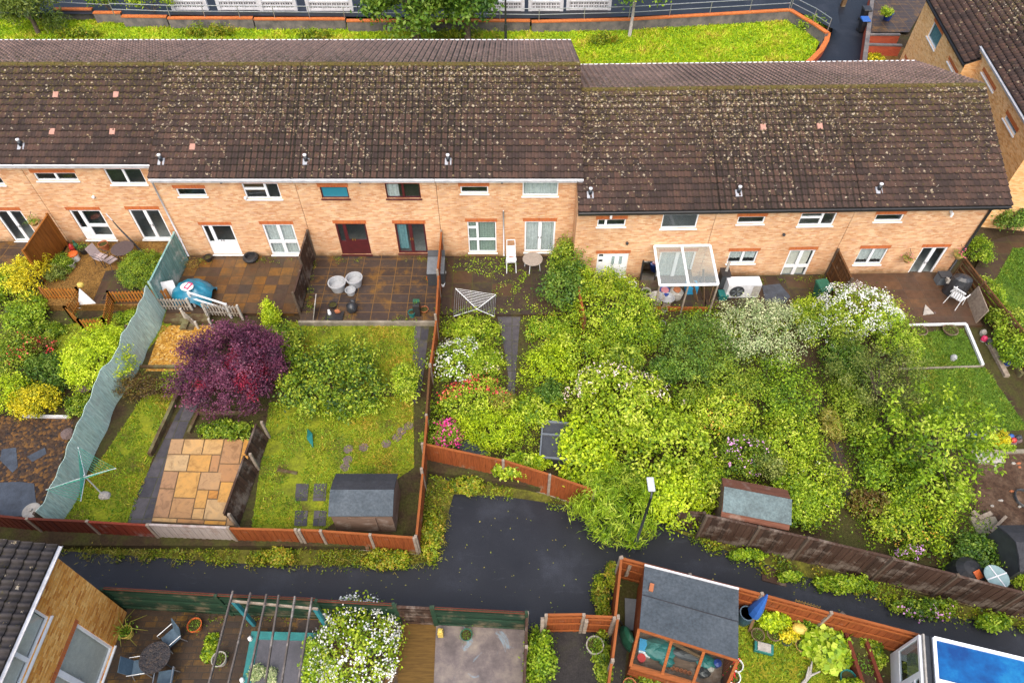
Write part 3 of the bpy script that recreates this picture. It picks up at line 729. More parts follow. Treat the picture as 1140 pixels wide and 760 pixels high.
m_gravel = gravel('golden_gravel', [(.20,.085,.010),(.42,.21,.025),(.52,.30,.06),(.30,.13,.012),(.60,.42,.16)], 13)
m_gravel_b = gravel('brown_gravel', [(.09,.05,.012),(.17,.085,.016),(.22,.12,.03),(.12,.06,.012)], 15)
m_mulch = gravel('rotting_leaf_mulch', [(.018,.014,.014),(.06,.03,.014),(.03,.02,.016),(.16,.075,.018),(.02,.017,.02)], 9)
def struct(name, m, mats, **kw):
    o = m.build(name, mats, **kw); o['kind'] = 'structure'; return o
def sheetpx(name, pts, z, mat, thick=None):
    m = MB(); pl = [P(a, b, z) for a, b in pts]
    if thick: m.prism(pl, z-thick, z)
    else: m.sheet(pl, z)
    return struct(name, m, mat), pl
g = MB(); g.sheet([(-300,-200),(300,-200),(300,400),(-300,400)], -.70); struct('ground', g, m_earth)
sheetpx('alley', [(-90,602),(470,612),(468,540),(480,515),(660,556),(760,585),(820,602),(1000,655),(1230,730),(1230,800),(1025,728),(850,690),(690,640),(686,705),(605,705),(440,684),(120,672),(-90,660)], AZ, m_asph)
g = MB(); g.prism([(-30.2,10.7),(-3.6,10.6),(-3.4,13.8),(3.05,12.7),(3.05,26.4),(-16.8,26.4),(-16.8,27.3),(-30.2,27.3)], -.69, GZ); struct('garden_soil', g, m_soil)
g = MB(); g.prism([(3.06,12.7),(8,11.4),(23,8.6),(25.5,10),(25.5,25.6),(3.06,25.2)], -.69, GR); struct('garden_soil', g, m_soil)
def slab(name, x0, y0, x1, y1, z, mat, zb=-.68):
    g = MB(); g.box(x0, y0, zb, x1, y1, z); return struct(name, g, mat)
slab('patio', -30.1, 24.6, -23.45, 27.25, .2, m_patio_d)
slab('patio', -23.3, 22.6, -16.95, 27.25, .18, m_gravel_b)
slab('patio', -16.75, 22.25, -10.28, 26.35, 0, m_patio_o)
slab('patio', -10.18, 21.75, -3.62, 26.35, 0, m_patio_d)
slab('patio', -3.5, 22.2, 3.02, 26.35, -.02, m_patio_e)
slab('patio', 3.10, 22.9, 9.55, 25.2, -.36, m_patio_e)
slab('patio', 9.66, 22.9, 16.0, 25.3, -.37, m_patio_e)
slab('patio', 16.2, 21.8, 22.75, 25.5, -.36, m_patio_h)
g = MB(); g.sheet([(-20.4,22.7),(-17.3,22.7),(-17.3,25.4),(-20.6,25.0)], .184); struct('paved_area', g, m_patio_e)
g = MB(); g.box(-10.2, 21.6, -.68, -3.62, 21.745, .05); struct('patio_edging', g, m_kerb)
# lawns
L1, p_l1 = sheetpx('lawn', [(50,368),(120,350),(190,338),(205,345),(150,405),(118,372),(95,400),(60,395)], GZ+.006, m_turf)
L2, p_l2 = sheetpx('lawn', [(160,440),(195,437),(145,582),(66,580),(90,545)], GZ+.006, m_turf)
L3, p_l3 = sheetpx('lawn', [(320,358),(463,360),(466,400),(455,430),(330,440)], GZ+.006, m_turf)
L4, p_l4 = sheetpx('lawn', [(300,448),(460,440),(461,520),(360,590),(280,590),(292,500)], GZ+.006, m_turf)
L5, p_l5 = sheetpx('lawn', [(1005,372),(1072,366),(1093,408),(1010,410)], GR+.006, m_turf_d)
L6, p_l6 = sheetpx('lawn', [(1010,412),(1097,409),(1145,478),(1040,484)], GR+.006, m_turf_d)
L7, p_l7 = sheetpx('lawn', [(822,690),(850,694),(945,725),(950,775),(800,775)], -.58, m_turf)
L8, p_l8 = sheetpx('lawn', [(1098,330),(1128,276),(1180,276),(1180,420),(1140,372)], GR+.006, m_turf_d)
sheetpx('footpath', [(1102,268),(1125,262),(1150,262),(1125,300),(1095,340),(1085,300)], GR+.004, m_patio_e)
sheetpx('garden_path', [(196,462),(216,430),(232,430),(210,470),(168,582),(142,582),(150,555)], GZ+.008, m_slate)
sheetpx('garden_path', [(462,358),(479,352),(470,430),(462,450),(455,440),(458,420)], GZ+.008, m_slate)
sheetpx('garden_path', [(552,345),(580,345),(577,380),(574,420),(572,460),(562,460),(566,420),(560,380)], GZ+.008, m_slate)
sheetpx('garden_path', [(895,430),(912,438),(935,492),(952,540),(950,560),(940,550),(925,505)], GR+.008, m_patio_d)
sheetpx('gravel_bed', [(162,413),(180,362),(240,362),(225,413)], GZ+.008, m_gravel)
sheetpx('dug_soil', [(1090,504),(1150,503),(1160,600),(1100,582),(1085,570)], GR+.008, groundmat('dug_soil', [(.030,.018,.012),(.065,.036,.022),(.10,.062,.04),(.16,.11,.08)], 1.6, 9, .9, .9))
sheetpx('mulch_bed', [(-60,462),(84,464),(60,540),(45,576),(-60,576)], GZ+.010, m_mulch)
sheetpx('front_lawn', [(-160,90),(-160,14),(95,22),(180,28),(640,30),(760,22),(872,16),(916,38),(900,75),(880,100)], -.45, m_verge)
sheetpx('front_path', [(905,120),(905,75),(925,42),(930,20),(905,-30),(975,-30),(966,120)], -.47, m_asph)
sheetpx('upper_path', [(-200,16),(60,15),(100,16),(640,21),(760,16),(880,9),(935,36),(930,-30),(600,-25),(-200,-25)], .25, m_asph)
# near yards
sheetpx('patio', [(110,672),(290,672),(330,676),(330,830),(60,830)], -.572, m_pavers)
sheetpx('patio', [(290,672),(445,680),(446,700),(440,830),(330,830),(330,676)], -.576, m_patio_d)
sheetpx('yard', [(486,684),(586,684),(584,830),(480,830)], -.45, m_conc, .2)
sheetpx('yard', [(588,700),(700,700),(688,830),(586,830)], -.57, groundmat('dark_tarmac', [(.02,.019,.02),(.035,.032,.032),(.05,.05,.03)], 1.2, 20, .8, .4))
sheetpx('decking', [(446,680),(486,684),(480,830),(440,830)], -.5, plankmat('mossy_decking', [(.10,.06,.035),(.20,.11,.025),(.13,.085,.02)], along='x'), .15)
sheetpx('garden_bed', [(680,640),(860,690),(1010,715),(1010,800),(676,800)], -.588, m_soil)
sheetpx('verge', [(-60,598),(250,604),(462,610),(468,560),(472,525),(500,535),(560,540),(655,560),(655,566),(560,552),(505,550),(498,575),(484,622),(462,628),(300,629),(200,622),(60,612),(-60,610)], AZ+.012, groundmat('verge_soil', [(.045,.035,.015),(.07,.065,.014),(.12,.12,.016),(.16,.13,.03)], 1.4, 10))
sheetpx('verge', [(740,586),(790,598),(900,627),(1000,655),(1140,690),(1215,704),(1215,709),(1110,693),(1050,684),(960,658),(880,637),(790,606)], AZ+.012, groundmat('verge_soil', [(.045,.035,.015),(.07,.065,.014),(.12,.12,.016),(.16,.13,.03)], 1.4, 10))
# turf blades
m_blade = leafmat('grass_blade', [(.055,.12,.008),(.14,.21,.010),(.25,.29,.012),(.36,.25,.035)], .25, .6)
m_blade_d = leafmat('dark_grass_blade', [(.05,.10,.010),(.09,.16,.012),(.14,.20,.014),(.22,.20,.02)], .25, .6)
m_blade_f = leafmat('long_grass_blade', [(.12,.20,.006),(.24,.33,.008),(.37,.43,.012),(.42,.34,.05)], .25, .6)
for i, (p_, mt, tb) in enumerate(((p_l1,m_blade,.5),(p_l2,m_blade,.5),(p_l3,m_blade,.62),(p_l4,m_blade,.55),(p_l5,m_blade_d,.45),(p_l6,m_blade_d,.5),(p_l7,m_blade,.4),(p_l8,m_blade_d,.3))):
    grass('grass', p_, -.58 if i == 6 else GZ if i < 4 else GR, mt, .08, 420, 20+i, .02, .8, 'stuff', None, tb, -.62 if i < 4 else -9)
pf = [P(a, b, -.45) for a, b in [(-160,60),(-160,14),(95,22),(180,28),(640,30),(760,22),(872,16),(916,38),(900,75),(640,85),(640,50)]]
grass('grass', pf, -.45, m_blade_f, .16, 170, 41, .035, .7, 'stuff', None, .5)
# ------------------------------------------------------------------ camera, sky, sun
cam = bpy.data.cameras.new('camera'); cam.sensor_width = 36; cam.lens = 36*F/1140; cam.clip_end = 2000; cam.clip_start = .1
co = bpy.data.objects.new('camera', cam); col.objects.link(co); co.location = (0,0,H); co.rotation_euler = (math.pi/2-PITCH, 0, 0); sc.camera = co
w = bpy.data.worlds.new('World'); sc.world = w; w.use_nodes = True
nt = w.node_tree; bg = nt.nodes['Background']; sk = nt.nodes.new('ShaderNodeTexSky'); sk.sky_type = 'NISHITA'; sk.sun_disc = False
EL, AZI = R(56), R(188)
sk.sun_elevation = EL; sk.sun_rotation = AZI; sk.air_density = 1.0; sk.dust_density = 4.0; sk.ozone_density = 1.0
nt.links.new(sk.outputs[0], bg.inputs[0]); bg.inputs[1].default_value = .13
sl = bpy.data.lights.new('sun', 'SUN'); sl.energy = 1.5; sl.angle = R(75); sl.color = (1, .93, .82)
so = bpy.data.objects.new('sun', sl); col.objects.link(so)
# sun_rotation is measured clockwise from +Y
sd = Vector((math.sin(AZI)*math.cos(EL), math.cos(AZI)*math.cos(EL), math.sin(EL)))
so.rotation_euler = (-sd).to_track_quat('-Z', 'Y').to_euler()
so.location = (0, 0, 60)
vs = sc.view_settings; vs.view_transform = 'Standard'; vs.look = 'None'; vs.gamma = 1; vs.use_curve_mapping = False; vs.exposure = 1.15
sc.cycles.max_bounces = 6; sc.cycles.transparent_max_bounces = 12; sc.cycles.diffuse_bounces = 3; sc.cycles.glossy_bounces = 3
sc.cycles.use_fast_gi = False
# ------------------------------------------------------------------ fences
m_f_red = plankmat('red_brown_boards', [(.16,.035,.022),(.22,.05,.025),(.13,.03,.022)])
m_f_bred = plankmat('bright_red_boards', [(.30,.05,.028),(.36,.065,.03),(.26,.045,.025)], (.30,.24,.22), .15)
m_f_peel = plankmat('peeling_grey_boards', [(.30,.10,.05),(.28,.12,.07),(.34,.14,.07)], (.40,.34,.31), .75)
m_f_or = plankmat('orange_stained_boards', [(.34,.085,.022),(.42,.11,.028),(.38,.10,.024)], (.25,.16,.10), .1)
m_f_or2 = plankmat('orange_stained_rails', [(.42,.12,.028),(.46,.14,.035)], None, 0, 1, .7, 'x')
m_f_dk = plankmat('weathered_dark_boards', [(.075,.040,.026),(.11,.06,.04),(.055,.032,.022)], (.19,.15,.12), .25)
m_f_br = plankmat('brown_boards', [(.16,.07,.025),(.20,.09,.03),(.13,.06,.025)], (.20,.15,.10), .15)
m_f_sm = plankmat('smooth_brown_boards', [(.40,.145,.024),(.46,.17,.03),(.36,.13,.022)], rough=.6)
m_f_gn = plankmat('green_painted_boards', [(.020,.065,.035),(.028,.085,.045),(.016,.05,.028)], (.12,.10,.06), .2, 1, .7, 'x')
m_f_wh = plankmat('grey_white_pickets', [(.58,.54,.47),(.66,.62,.55),(.50,.46,.40)], (.30,.24,.18), .25)
m_teal = plankmat('pale_teal_reeds', [(.62,.92,.86),(.78,1.05,.96),(.70,.95,.86),(.84,1.08,.98)], (.42,.50,.45), .12)
m_tealb = plankmat('teal_boards', [(.24,.48,.45),(.30,.56,.52),(.26,.50,.46)], (.5,.56,.52), .25)
m_post = mk('weathered_post', (.34,.28,.22), (.20,.15,.11), 6, .9, .4)
m_postd = mk('dark_post', (.12,.08,.05), (.07,.05,.035), 6, .9, .4)
m_tbeam = plankmat('sawn_timber', [(.20,.12,.06),(.26,.16,.08),(.16,.09,.045)], (.25,.22,.14), .2, 1, .85, 'x')
m_sleeper = plankmat('old_sleeper', [(.12,.075,.04),(.16,.10,.05)], (.16,.15,.07), .3, 1, .9, 'x')
def fence(label, pts, zb, zt, mats, name='timber_fence', posts=m_post, side=1, bw=.12, rails=True, cap=None, cat='fence', group=None, plabels=None, horiz=False, lean=0., tops=None, thick=.018, foot=None, gap=.0, pw=.1):
    """pts: world corner points of the run; one panel per stretch; posts at every corner"""
    p0 = Vector((pts[0][0], pts[0][1], 0)); t = thing(name, label, cat, (p0.x, p0.y, zb), 0, group)
    q = random.Random(int(abs(p0.x*100)))
    np_ = len(pts)-1
    for i in range(np_):
        a = Vector((pts[i][0], pts[i][1], 0))-p0; b = Vector((pts[i+1][0], pts[i+1][1], 0))-p0
        d = b-a; L = d.length; ang = math.atan2(d.y, d.x); h0 = (tops[i] if tops else zt)-zb
        m = MB(); n = max(2, int(L/bw)); s = L/n
        if horiz:
            nh = max(2, int(h0/(bw+gap)))
            for k in range(nh):
                z = h0*k/nh+.01; m.box(.05, -thick/2+(k%2)*thick*.6, z, L-.05, thick/2+(k%2)*thick*.6, z+h0/nh-gap+.02)
        else:
            for k in range(n):
                o = (k%2)*thick*.8; dz = q.uniform(-.012, .012); y = o+q.uniform(-.003,.003)
                e = s*.06 if not gap else -gap/2
                m.box(max(.05, k*s-e), y-thick/2, .05+q.uniform(0,.01), min(L-.05, (k+1)*s+e), y+thick/2, h0-.03+dz)
        pn = m.build('panel', mats[i % len(mats)], t, (a.x, a.y, 0), ang)
        pn.rotation_euler = (lean+q.uniform(-.02,.02), 0, ang)
        if plabels and plabels[i]: pn['label'] = plabels[i]
        if rails:
            r = MB()
            for f in (.16, .55, .88): r.box(.05, side*.035-.018, h0*f-.04, L-.05, side*.035+.018, h0*f+.04)
            r.build('rail', m_f_or2 if mats[i % len(mats)] is m_f_or else mats[i % len(mats)], pn)
        c = MB(); c.box(.05, -.035, h0-.025, L-.05, .05, h0+.008); c.build('top_rail', cap or (m_f_or2 if mats[i % len(mats)] is m_f_or else mats[i % len(mats)]), pn)
        if foot:
            f = MB(); f.box(.05, -.03, -.12, L-.05, .03, .05); f.build('base_board', foot, t, (a.x, a.y, 0), ang)
    for i, p in enumerate(pts):
        a = Vector((p[0], p[1], 0))-p0; h0 = max((tops[min(i, np_-1)] if tops else zt), (tops[max(0, i-1)] if tops else zt))-zb
        k = MB(); M = Matrix.Translation((a.x, a.y, 0)) @ Matrix.Rotation(q.uniform(-.2,.2), 4, 'Z')
        w = pw
        k.box(-w/2, -w/2, -.3, w/2, w/2, h0+.03+q.uniform(0,.06)); o = k.build('post', posts, t, (a.x, a.y, 0), q.uniform(-.2,.2))
    return t
def TP(l, z): return [P(a, b, z) for a, b in l]
fence('long red fence between the left gardens and the tarmac alley, one stretch peeling grey', TP([(-45,569),(30,577),(97,580),(164,584),(254,587.5),(329,589.5)], .85), -.60, .85, [m_f_red,m_f_red,m_f_bred,m_f_peel,m_f_or], foot=m_kerb,
      plabels=[None,'dark red-brown panel','bright red panel','grey panel with peeling paint','orange panel'])
fence('short low orange fence with grey posts beside the curved roof shed', TP([(333,590),(357,591),(412,595),(461,598.5)], .85), -.60, .85, [m_f_or], foot=m_kerb)
fence('tall orange divider fence running from the house wall to the alley corner', [(-3.55,26.2),(-3.55,23.4),(-3.48,20.8),(-3.55,18.2),(-3.5,15.6),(-3.48,13.1),(-3.49,10.5)], -.35, 1.2, [m_f_or,m_f_or,m_f_or,m_f_br,m_f_or,m_f_or], side=-1, tops=[1.75,1.45,1.15,1.0,1.15,.9])
fence('curving teal reed screen fence running down from the house corner', [(-16.9,26.1),(-16.95,22.6)], -.3, 1.75, [m_tealb], side=-1, posts=m_tealb, name='screen_fence')
# the long reed screen
t = thing('reed_screen', 'long pale teal reed screen fence beside the strip of lawn with the rotary airer', 'screen fence', (-17.0, 22.5, -.3))
m = MB(); n = 330
for k in range(n):
    f = k/n; y = -11.2*f; x = -.42*f+.10*math.sin(f*9)+.05*math.sin(f*23); h = 1.95-.45*f+.05*math.sin(f*31)+.04*math.sin(f*77)
    m.tbox(Matrix.Translation((x+rnd.uniform(-.006,.006), y, h/2)) @ Matrix.Rotation(-.10+.03*math.sin(f*40), 4, 'Y') @ Matrix.Rotation(rnd.uniform(-.015,.015), 4, 'X'), .022, .046, h)
m.build('reeds', m_teal, t)
for k in range(6):
    f = k/5; m = MB(); m.box(-.42*f-.34, -11.1*f-.05, -.2, -.42*f-.25, -11.1*f+.05, 1.75-.5*f); m.build('post', m_postd, t)
fence('dark brown privacy fence between the orange and brown slab patios', [(-10.23,26.15),(-10.23,24.2),(-10.23,22.2)], -.1, 1.75, [m_f_dk], side=-1, tops=[1.8,1.45], posts=m_postd)
fence('rickety dark fence leaning beside the sandstone paving', TP([(300,487),(288,522),(266,588)], GZ), GZ, GZ+1.15, [m_f_dk], side=-1, lean=.22, posts=m_post)
fence('smooth brown fence panel with a latch beside the yellow conifer', [(-23.42,27.0),(-23.42,24.35)], .15, 2.15, [m_f_sm], side=-1, rails=False, posts=m_f_sm)
fence('orange fence closing the wild flower garden along the alley bay', TP([(470,494),(560,513),(612,529),(662,546)], 1.0), -.60, 1.0, [m_f_or], foot=m_kerb, side=1)
fence('weathered dark plank fence along the right side of the alley', TP([(787,574),(845,587),(900,599),(994,621.5),(1066,640),(1140,659),(1215,679)], 1.3), -.62, 1.3, [m_f_dk], foot=m_sleeper, posts=m_postd)
fence('short low brown fence piece beside the felted old shed', TP([(757,569),(784,571)], .8), -.6, .8, [m_f_dk], posts=m_postd)
fence('orange fence around the potting shed, inner side with two rails', TP([(692,620.5),(768,640),(848,661),(925,682),(1026,708)], 1.25), -.60, 1.25, [m_f_or], side=-1, posts=m_post)
fence('short orange fence return at the left of the potting shed', TP([(691,621),(684,688)], 1.25), -.60, 1.25, [m_f_or], side=1, posts=m_post)
fence('orange fence behind the white plant pot', TP([(608,685),(650,684.5),(688,686)], 1.15), -.60, 1.15, [m_f_or], side=-1, posts=m_post)
fence('orange fence stepping down beside the dark yard', TP([(688,688),(682,735),(675,790)], 1.1), -.60, 1.1, [m_f_or], side=1, tops=[1.15,.95], posts=m_post)
fence('green painted fence with a red brown top behind the garden table', TP([(113,655.5),(240,663),(352,668),(438,672.5)], 1.3), -.60, 1.3, [m_f_gn], side=-1, horiz=True, bw=.16, posts=m_f_gn, cap=m_f_red)
fence('brown plank fence between two green stretches', TP([(440,674),(480,676)], 1.25), -.60, 1.25, [m_f_dk], side=-1, posts=m_f_gn)
fence('short green painted fence behind the concrete yard', TP([(482,676),(586,681.5)], 1.25), -.60, 1.25, [m_f_gn], side=-1, horiz=True, bw=.16, posts=m_f_gn, cap=m_f_red)
fence('grey slim timber fence running down beside the concrete yard', TP([(587,682),(586,720),(583,800)], .9), -.60, .9, [m_f_dk], side=-1, posts=m_post)
fence('brown fence panel standing on the brick wall by the green bin', [(16.12,25.15),(16.15,23.1)], -.36, 1.45, [m_f_br], side=-1, posts=m_postd)
fence('brown slatted garden fence below the hanging baskets', [(22.75,25.2),(22.95,23.5),(23.2,21.5),(23.5,19.3),(23.7,17.2)], -.45, .85, [m_f_br], side=-1, horiz=True, bw=.14, gap=.12, posts=m_tbeam)
m_pkpost = mk('orange_brown_post', (.36,.135,.024), (.26,.095,.02), 8, .8, .2); m_pkwh = mk('off_white_post', (.52,.49,.43), (.38,.35,.30), 8, .8, .2)
fence('short rusty brown fence stub among climbers, below the block corner', [(3.2,22.9),(3.35,20.9)], -.4, 1.15, [m_f_or], side=-1, posts=m_f_br)
# picket fencing
def picket(label, pts, zb, h, mat, name='picket_fence', sp=.14, pw=.07, group=None, zs=None):
    p0 = Vector((pts[0][0], pts[0][1], 0)); z0 = zs[0] if zs else zb
    t = thing(name, label, 'picket fence', (p0.x, p0.y, z0), 0, group)
    for i in range(len(pts)-1):
        a = Vector((pts[i][0], pts[i][1], zs[i]-z0 if zs else 0)); b = Vector((pts[i+1][0], pts[i+1][1], zs[i+1]-z0 if zs else 0))
        a.x -= p0.x; a.y -= p0.y; b.x -= p0.x; b.y -= p0.y
        L = (b-a).length; n = max(1, int(L/sp)); m = MB(); d = (b-a).normalized(); hd = Vector((d.x, d.y, 0)).normalized()
        for k in range(n):
            c = a.lerp(b, (k+.5)/n); ang = math.atan2(hd.y, hd.x)
            M = Matrix.Translation(c+Vector((0,0,h/2))) @ Matrix.Rotation(ang, 4, 'Z') @ Matrix.Rotation(rnd.uniform(-.02,.02), 4, 'Y')
            m.tbox(M, pw, .02, h)
        m.build('pickets', mat, t)
        for f in (.25, .8):
            r = MB(); off = Vector((-hd.y, hd.x, 0))*.03; r.beam(a+off+Vector((0,0,h*f)), b+off+Vector((0,0,h*f)), .03, .07); r.build('rail', mat, t)
        for e in (a, b):
            r = MB(); r.box(e.x-.045, e.y-.045, -.35+e.z, e.x+.045, e.y+.045, e.z+h+.06); r.build('post', m_pkpost if mat is m_pk_or else m_pkwh, t)
    return t
m_pk_or = plankmat('orange_brown_slats', [(.58,.22,.034),(.68,.27,.045),(.50,.18,.03)], (.44,.30,.10), .12)
picket('zigzag orange brown slatted deck fence around the bistro terrace', [P(44,320,.95),P(84,320,.95),P(71,341,.95),P(86,355,.95),P(113,354,.95),P(119,324,.95),P(184,322,.95)], .1, .8, m_pk_or, 'deck_fence', .15, .08)
picket('white picket fence in front of the blue tarpaulin', [P(163.5,332,.75),P(208,333,.75)], .0, .75, m_f_wh)
picket('white picket stair side descending to the golden gravel', [P(201,344,.62),P(217,358,.30)], 0, .7, m_f_wh, zs=[-.1,-.45])
picket('white picket stair side beside the purple tree', [P(225,339,.75),P(232,355,.45)], 0, .7, m_f_wh, zs=[.05,-.3])
picket('white picket fence behind the purple tree, right of the steps', [P(226,338.6,.75),P(264,340.5,.75)], .0, .75, m_f_wh)
t = thing('handrail', 'white wooden handrail on the steps above the purple tree', 'handrail', P(209.5,325.5,.95))
a = Vector((0,0,0)); b = P(251,338.6,.75)-P(209.5,325.5,.95)
for dz, nm in ((0,'rail'),(-.38,'rail')):
    m = MB(); m.beam(a+Vector((0,0,dz)), b+Vector((0,0,dz)), .09, .04); m.build(nm, m_alu, t)
for e in (a, b):
    m = MB(); m.box(e.x-.05, e.y-.05, e.z-1.1, e.x+.05, e.y+.05, e.z+.03); m.build('post', m_alu, t)
t = thing('steps', 'brown timber steps from the raised deck down to the gravel', 'steps', P(205,352,-.2))
for k in range(3):
    m = MB(); m.box(.1+.3*k, -.9, -.1, .42+.3*k, .55, .12-.12*k+.03); m.build('step', m_sleeper, t)
m = MB(); c0 = P(166,347,0)
m.box(-16.7, 21.75, -.6, -14.55, 22.245, -.012); t = tag(m.build('deck', m_sleeper), 'timber deck edge under the white picket fence', 'decking')
# timber edging and low walls
def sleeper(label, a, b, z0, h, w=.12, mat=None, name='timber_edging', cat='edging'):
    m = MB(); d = b-a; m.box(0, -w/2, 0, d.length, w/2, h); o = m.build(name, mat or m_sleeper, None, (a.x, a.y, z0), math.atan2(d.y, d.x)); return tag(o, label, cat)
sleeper('timber sleeper at the near edge of the golden gravel', P(160,414), P(226,414), GZ, .16)
sleeper('timber sleeper below the dark bronze shrub', P(168,437), P(196,437), GZ, .12)
sleeper('tall timber sleeper edge between the lawn strip and the grey slabs', P(205,440), P(172,513), GZ, .30, .14)
sleeper('timber edge of the fern bed above the sandstone paving', P(222,465), P(284,465), GZ, .16)
sleeper('short timber edge beside the grey slabs, left of the fern bed', P(224,466), P(214,487), GZ, .18)
sleeper('white painted rail along the back of the small lawn', P(1011,362.5,-.35), P(1075,361,-.35), -.36, .10, .10, m_alu)
sleeper('white painted rail down the right side of the small lawn', P(1075,361,-.4), P(1094,406,-.4), -.46, .12, .12, m_alu)
sleeper('concrete edging across the middle of the right lawn', P(1000,411,GR), P(1094,408,GR), GR, .06, .08, m_kerb)
sleeper('stone edging below the rockery', P(1080,504,GR), P(1150,503,GR), GR, .12, .16, m_kerb)
sleeper('concrete edging along the mulch bed', P(27,464,GZ), P(78,465,GZ), GZ, .14, .10, m_fascia)
sleeper('long grey board beside the lower right fence', P(1098,378,GR), P(1120,420,GR), GR, .15, .22, m_post)
sleeper('red brown timber edge in front of the lean-to', P(727,345,GR), P(787,346,GR), GR, .22, .12, m_f_or2)
sleeper('concrete edge of the flower bed under the folded airer', P(506,347,-.1), P(556,349,-.1), GZ, .12, .1, m_kerb)
sleeper('concrete edge of the bed right of the slab path', P(580,347,-.1), P(633,347,-.1), GZ, .12, .1, m_kerb)
# low retaining walls, near right
def wallrun(name, label, pts, zb, zt, mat, cap=None, w=.22, cat='wall', ch=.09):
    p0 = pts[0]; t = thing(name, label, cat, (p0[0], p0[1], zb))
    for i in range(len(pts)-1):
        a = Vector((pts[i][0]-p0[0], pts[i][1]-p0[1], 0)); b = Vector((pts[i+1][0]-p0[0], pts[i+1][1]-p0[1], 0)); d = b-a; an = math.atan2(d.y, d.x)
        m = MB(); m.box(-.0, -w/2, -.3, d.length, w/2, zt-zb-ch); m.build('wall', mat, t, a, an)
        if cap: m = MB(); m.box(-.02, -w/2-.03, zt-zb-ch+.002, d.length+.02, w/2+.03, zt-zb+rnd.uniform(0,.006)); m.build('coping', cap, t, a, an)
    return t
m_dkwall = mk('sooty_concrete', (.14,.125,.12), (.085,.078,.078), 1.5, .9, .4, coord='pos', c3=(.20,.17,.15))
m_coping = brickmat('orange_coping', [(.50,.13,.03),(.58,.17,.04),(.46,.11,.03)], (.35,.16,.08), bw=.075, bh=.4, soldier=True, st_amt=.3)
runs = [[(60,9.5),(102,9.5)],[(104,13.5),(134,13.5)],[(135.5,17.5),(185,18)],[(187,19.5),(281,19.5)],[(283,20.5),(384,20.5)],[(386,22.5),(590,22.5)],[(592,23.5),(700,21),(880,10.5)]]
lb = ['first step from the left tree','short second step','third step behind the left tree','plain stretch under the left balustrades','stretch left of the big tree','long stretch behind the big tree','long right stretch ending at the corner']
for r, l in zip(runs, lb):
    wallrun('retaining_wall', 'dark retaining wall with orange brick coping, '+l, TP(r, .38), -.45, .38, m_dkwall, m_coping, .3)
wallrun('retaining_wall', 'curved orange brick topped wall beside the wet tarmac path', TP([(880,10.5),(908,27),(921,36)], .38), -.45, .38, m_dkwall, m_coping, .3)
wallrun('brick_kerb_wall', 'low curved orange brick wall edging the grass beside the tarmac path', TP([(922,37),(920,46),(914,56),(905,65),(894,74)], .0), -.47, .05, m_redbrick, m_coping, .3)
# balustrade garden walls at the very top
m_white = mk('white_painted_masonry', (.62,.62,.64), (.48,.48,.50), 2, .7, .1, coord='pos')
def balustrade(label, x0p, x1p, yp, h=.75):
    a = P(x0p, yp, .25); b = P(x1p, yp, .25); t = thing('balustrade_wall', label, 'garden wall', (a.x, a.y, .25), math.atan2(b.y-a.y, b.x-a.x)); L = (b-a).length
    m = MB(); m.box(0, -.08, 0, L, .08, .12); m.build('plinth', m_white, t)
    m = MB(); m.box(0, -.1, h-.1, L, .1, h); m.build('coping', m_white, t)
    m = MB(); n = max(2, int(L/.36)); s = L/n
    for k in range(n):
        for (u0, v0, u1, v1) in ((.0,.12,.12,h-.1),(.88,.12,1.,h-.1),(.12,.12,.88,.2),(.12,h-.18,.88,h-.1),(.44,.2,.56,h-.18),(.12,h/2-.04,.44,h/2+.04),(.56,h/2-.04,.88,h/2+.04)):
            m.box((k+u0)*s, -.05, v0, (k+u1)*s, .05, v1)
    m.build('screen_blocks', m_white, t)
    m = MB(); m.box(0, .06, .12, L, .075, h-.1); m.build('backing', m_dkwall, t)
    for e in (0, L):
        m = MB(); m.box(e-.13, -.13, 0, e+.13, .13, h+.12); m.build('pier', m_white, t)
for l, a, b, y in (('white patterned garden wall above the third wall step', 194, 231, 11), ('white patterned garden wall left of the gateway gap', 245, 290, 11), ('long white patterned garden wall with a middle pier', 292, 330, 11.5), ('white patterned garden wall near the big tree on its left', 344, 392, 12),
                   ('white patterned garden wall right of the big tree', 545, 582, 12), ('white patterned garden wall right of the tall lamp post', 590, 625, 12), ('grey patterned garden wall behind the pale sapling trunk', 632, 678, 11)):
    balustrade(l, a, b, y)
# railings
def railing(label, pts, zb, h=.95, mat=None, posts=6):
    p0 = pts[0]; t = thing('railing', label, 'railing', (p0[0], p0[1], zb))
    for dz in (h, h*.55):
        m = MB(); m.tube([(p[0]-p0[0], p[1]-p0[1], dz) for p in pts], .03, 6); m.build('rail', mat or m_metal, t)
    for i in range(len(pts)-1):
        L = (Vector(pts[i+1])-Vector(pts[i])).length; n = max(1, int(L/2.6))
        for k in range(n+(i == len(pts)-2)):
            f = k/n; x = pts[i][0]+(pts[i+1][0]-pts[i][0])*f-p0[0]; y = pts[i][1]+(pts[i+1][1]-pts[i][1])*f-p0[1]
            m = MB(); m.tube([(x,y,0),(x,y,h)], .03, 6); m.build('post', mat or m_metal, t)
railing('long galvanised railing above the retaining wall', [P(a, b, .32) for a, b in [(128,18),(190,20),(384,21.5),(600,24),(700,21.5),(878,11)]], .3)
railing('galvanised railing descending beside the wet tarmac path', [P(a, b, .32) for a, b in [(880,11),(905,24),(921,35)]], .3)
railing('short railing at the left above the second wall step', [P(a, b, .32) for a, b in [(58,9.5),(126,13)]], .3)
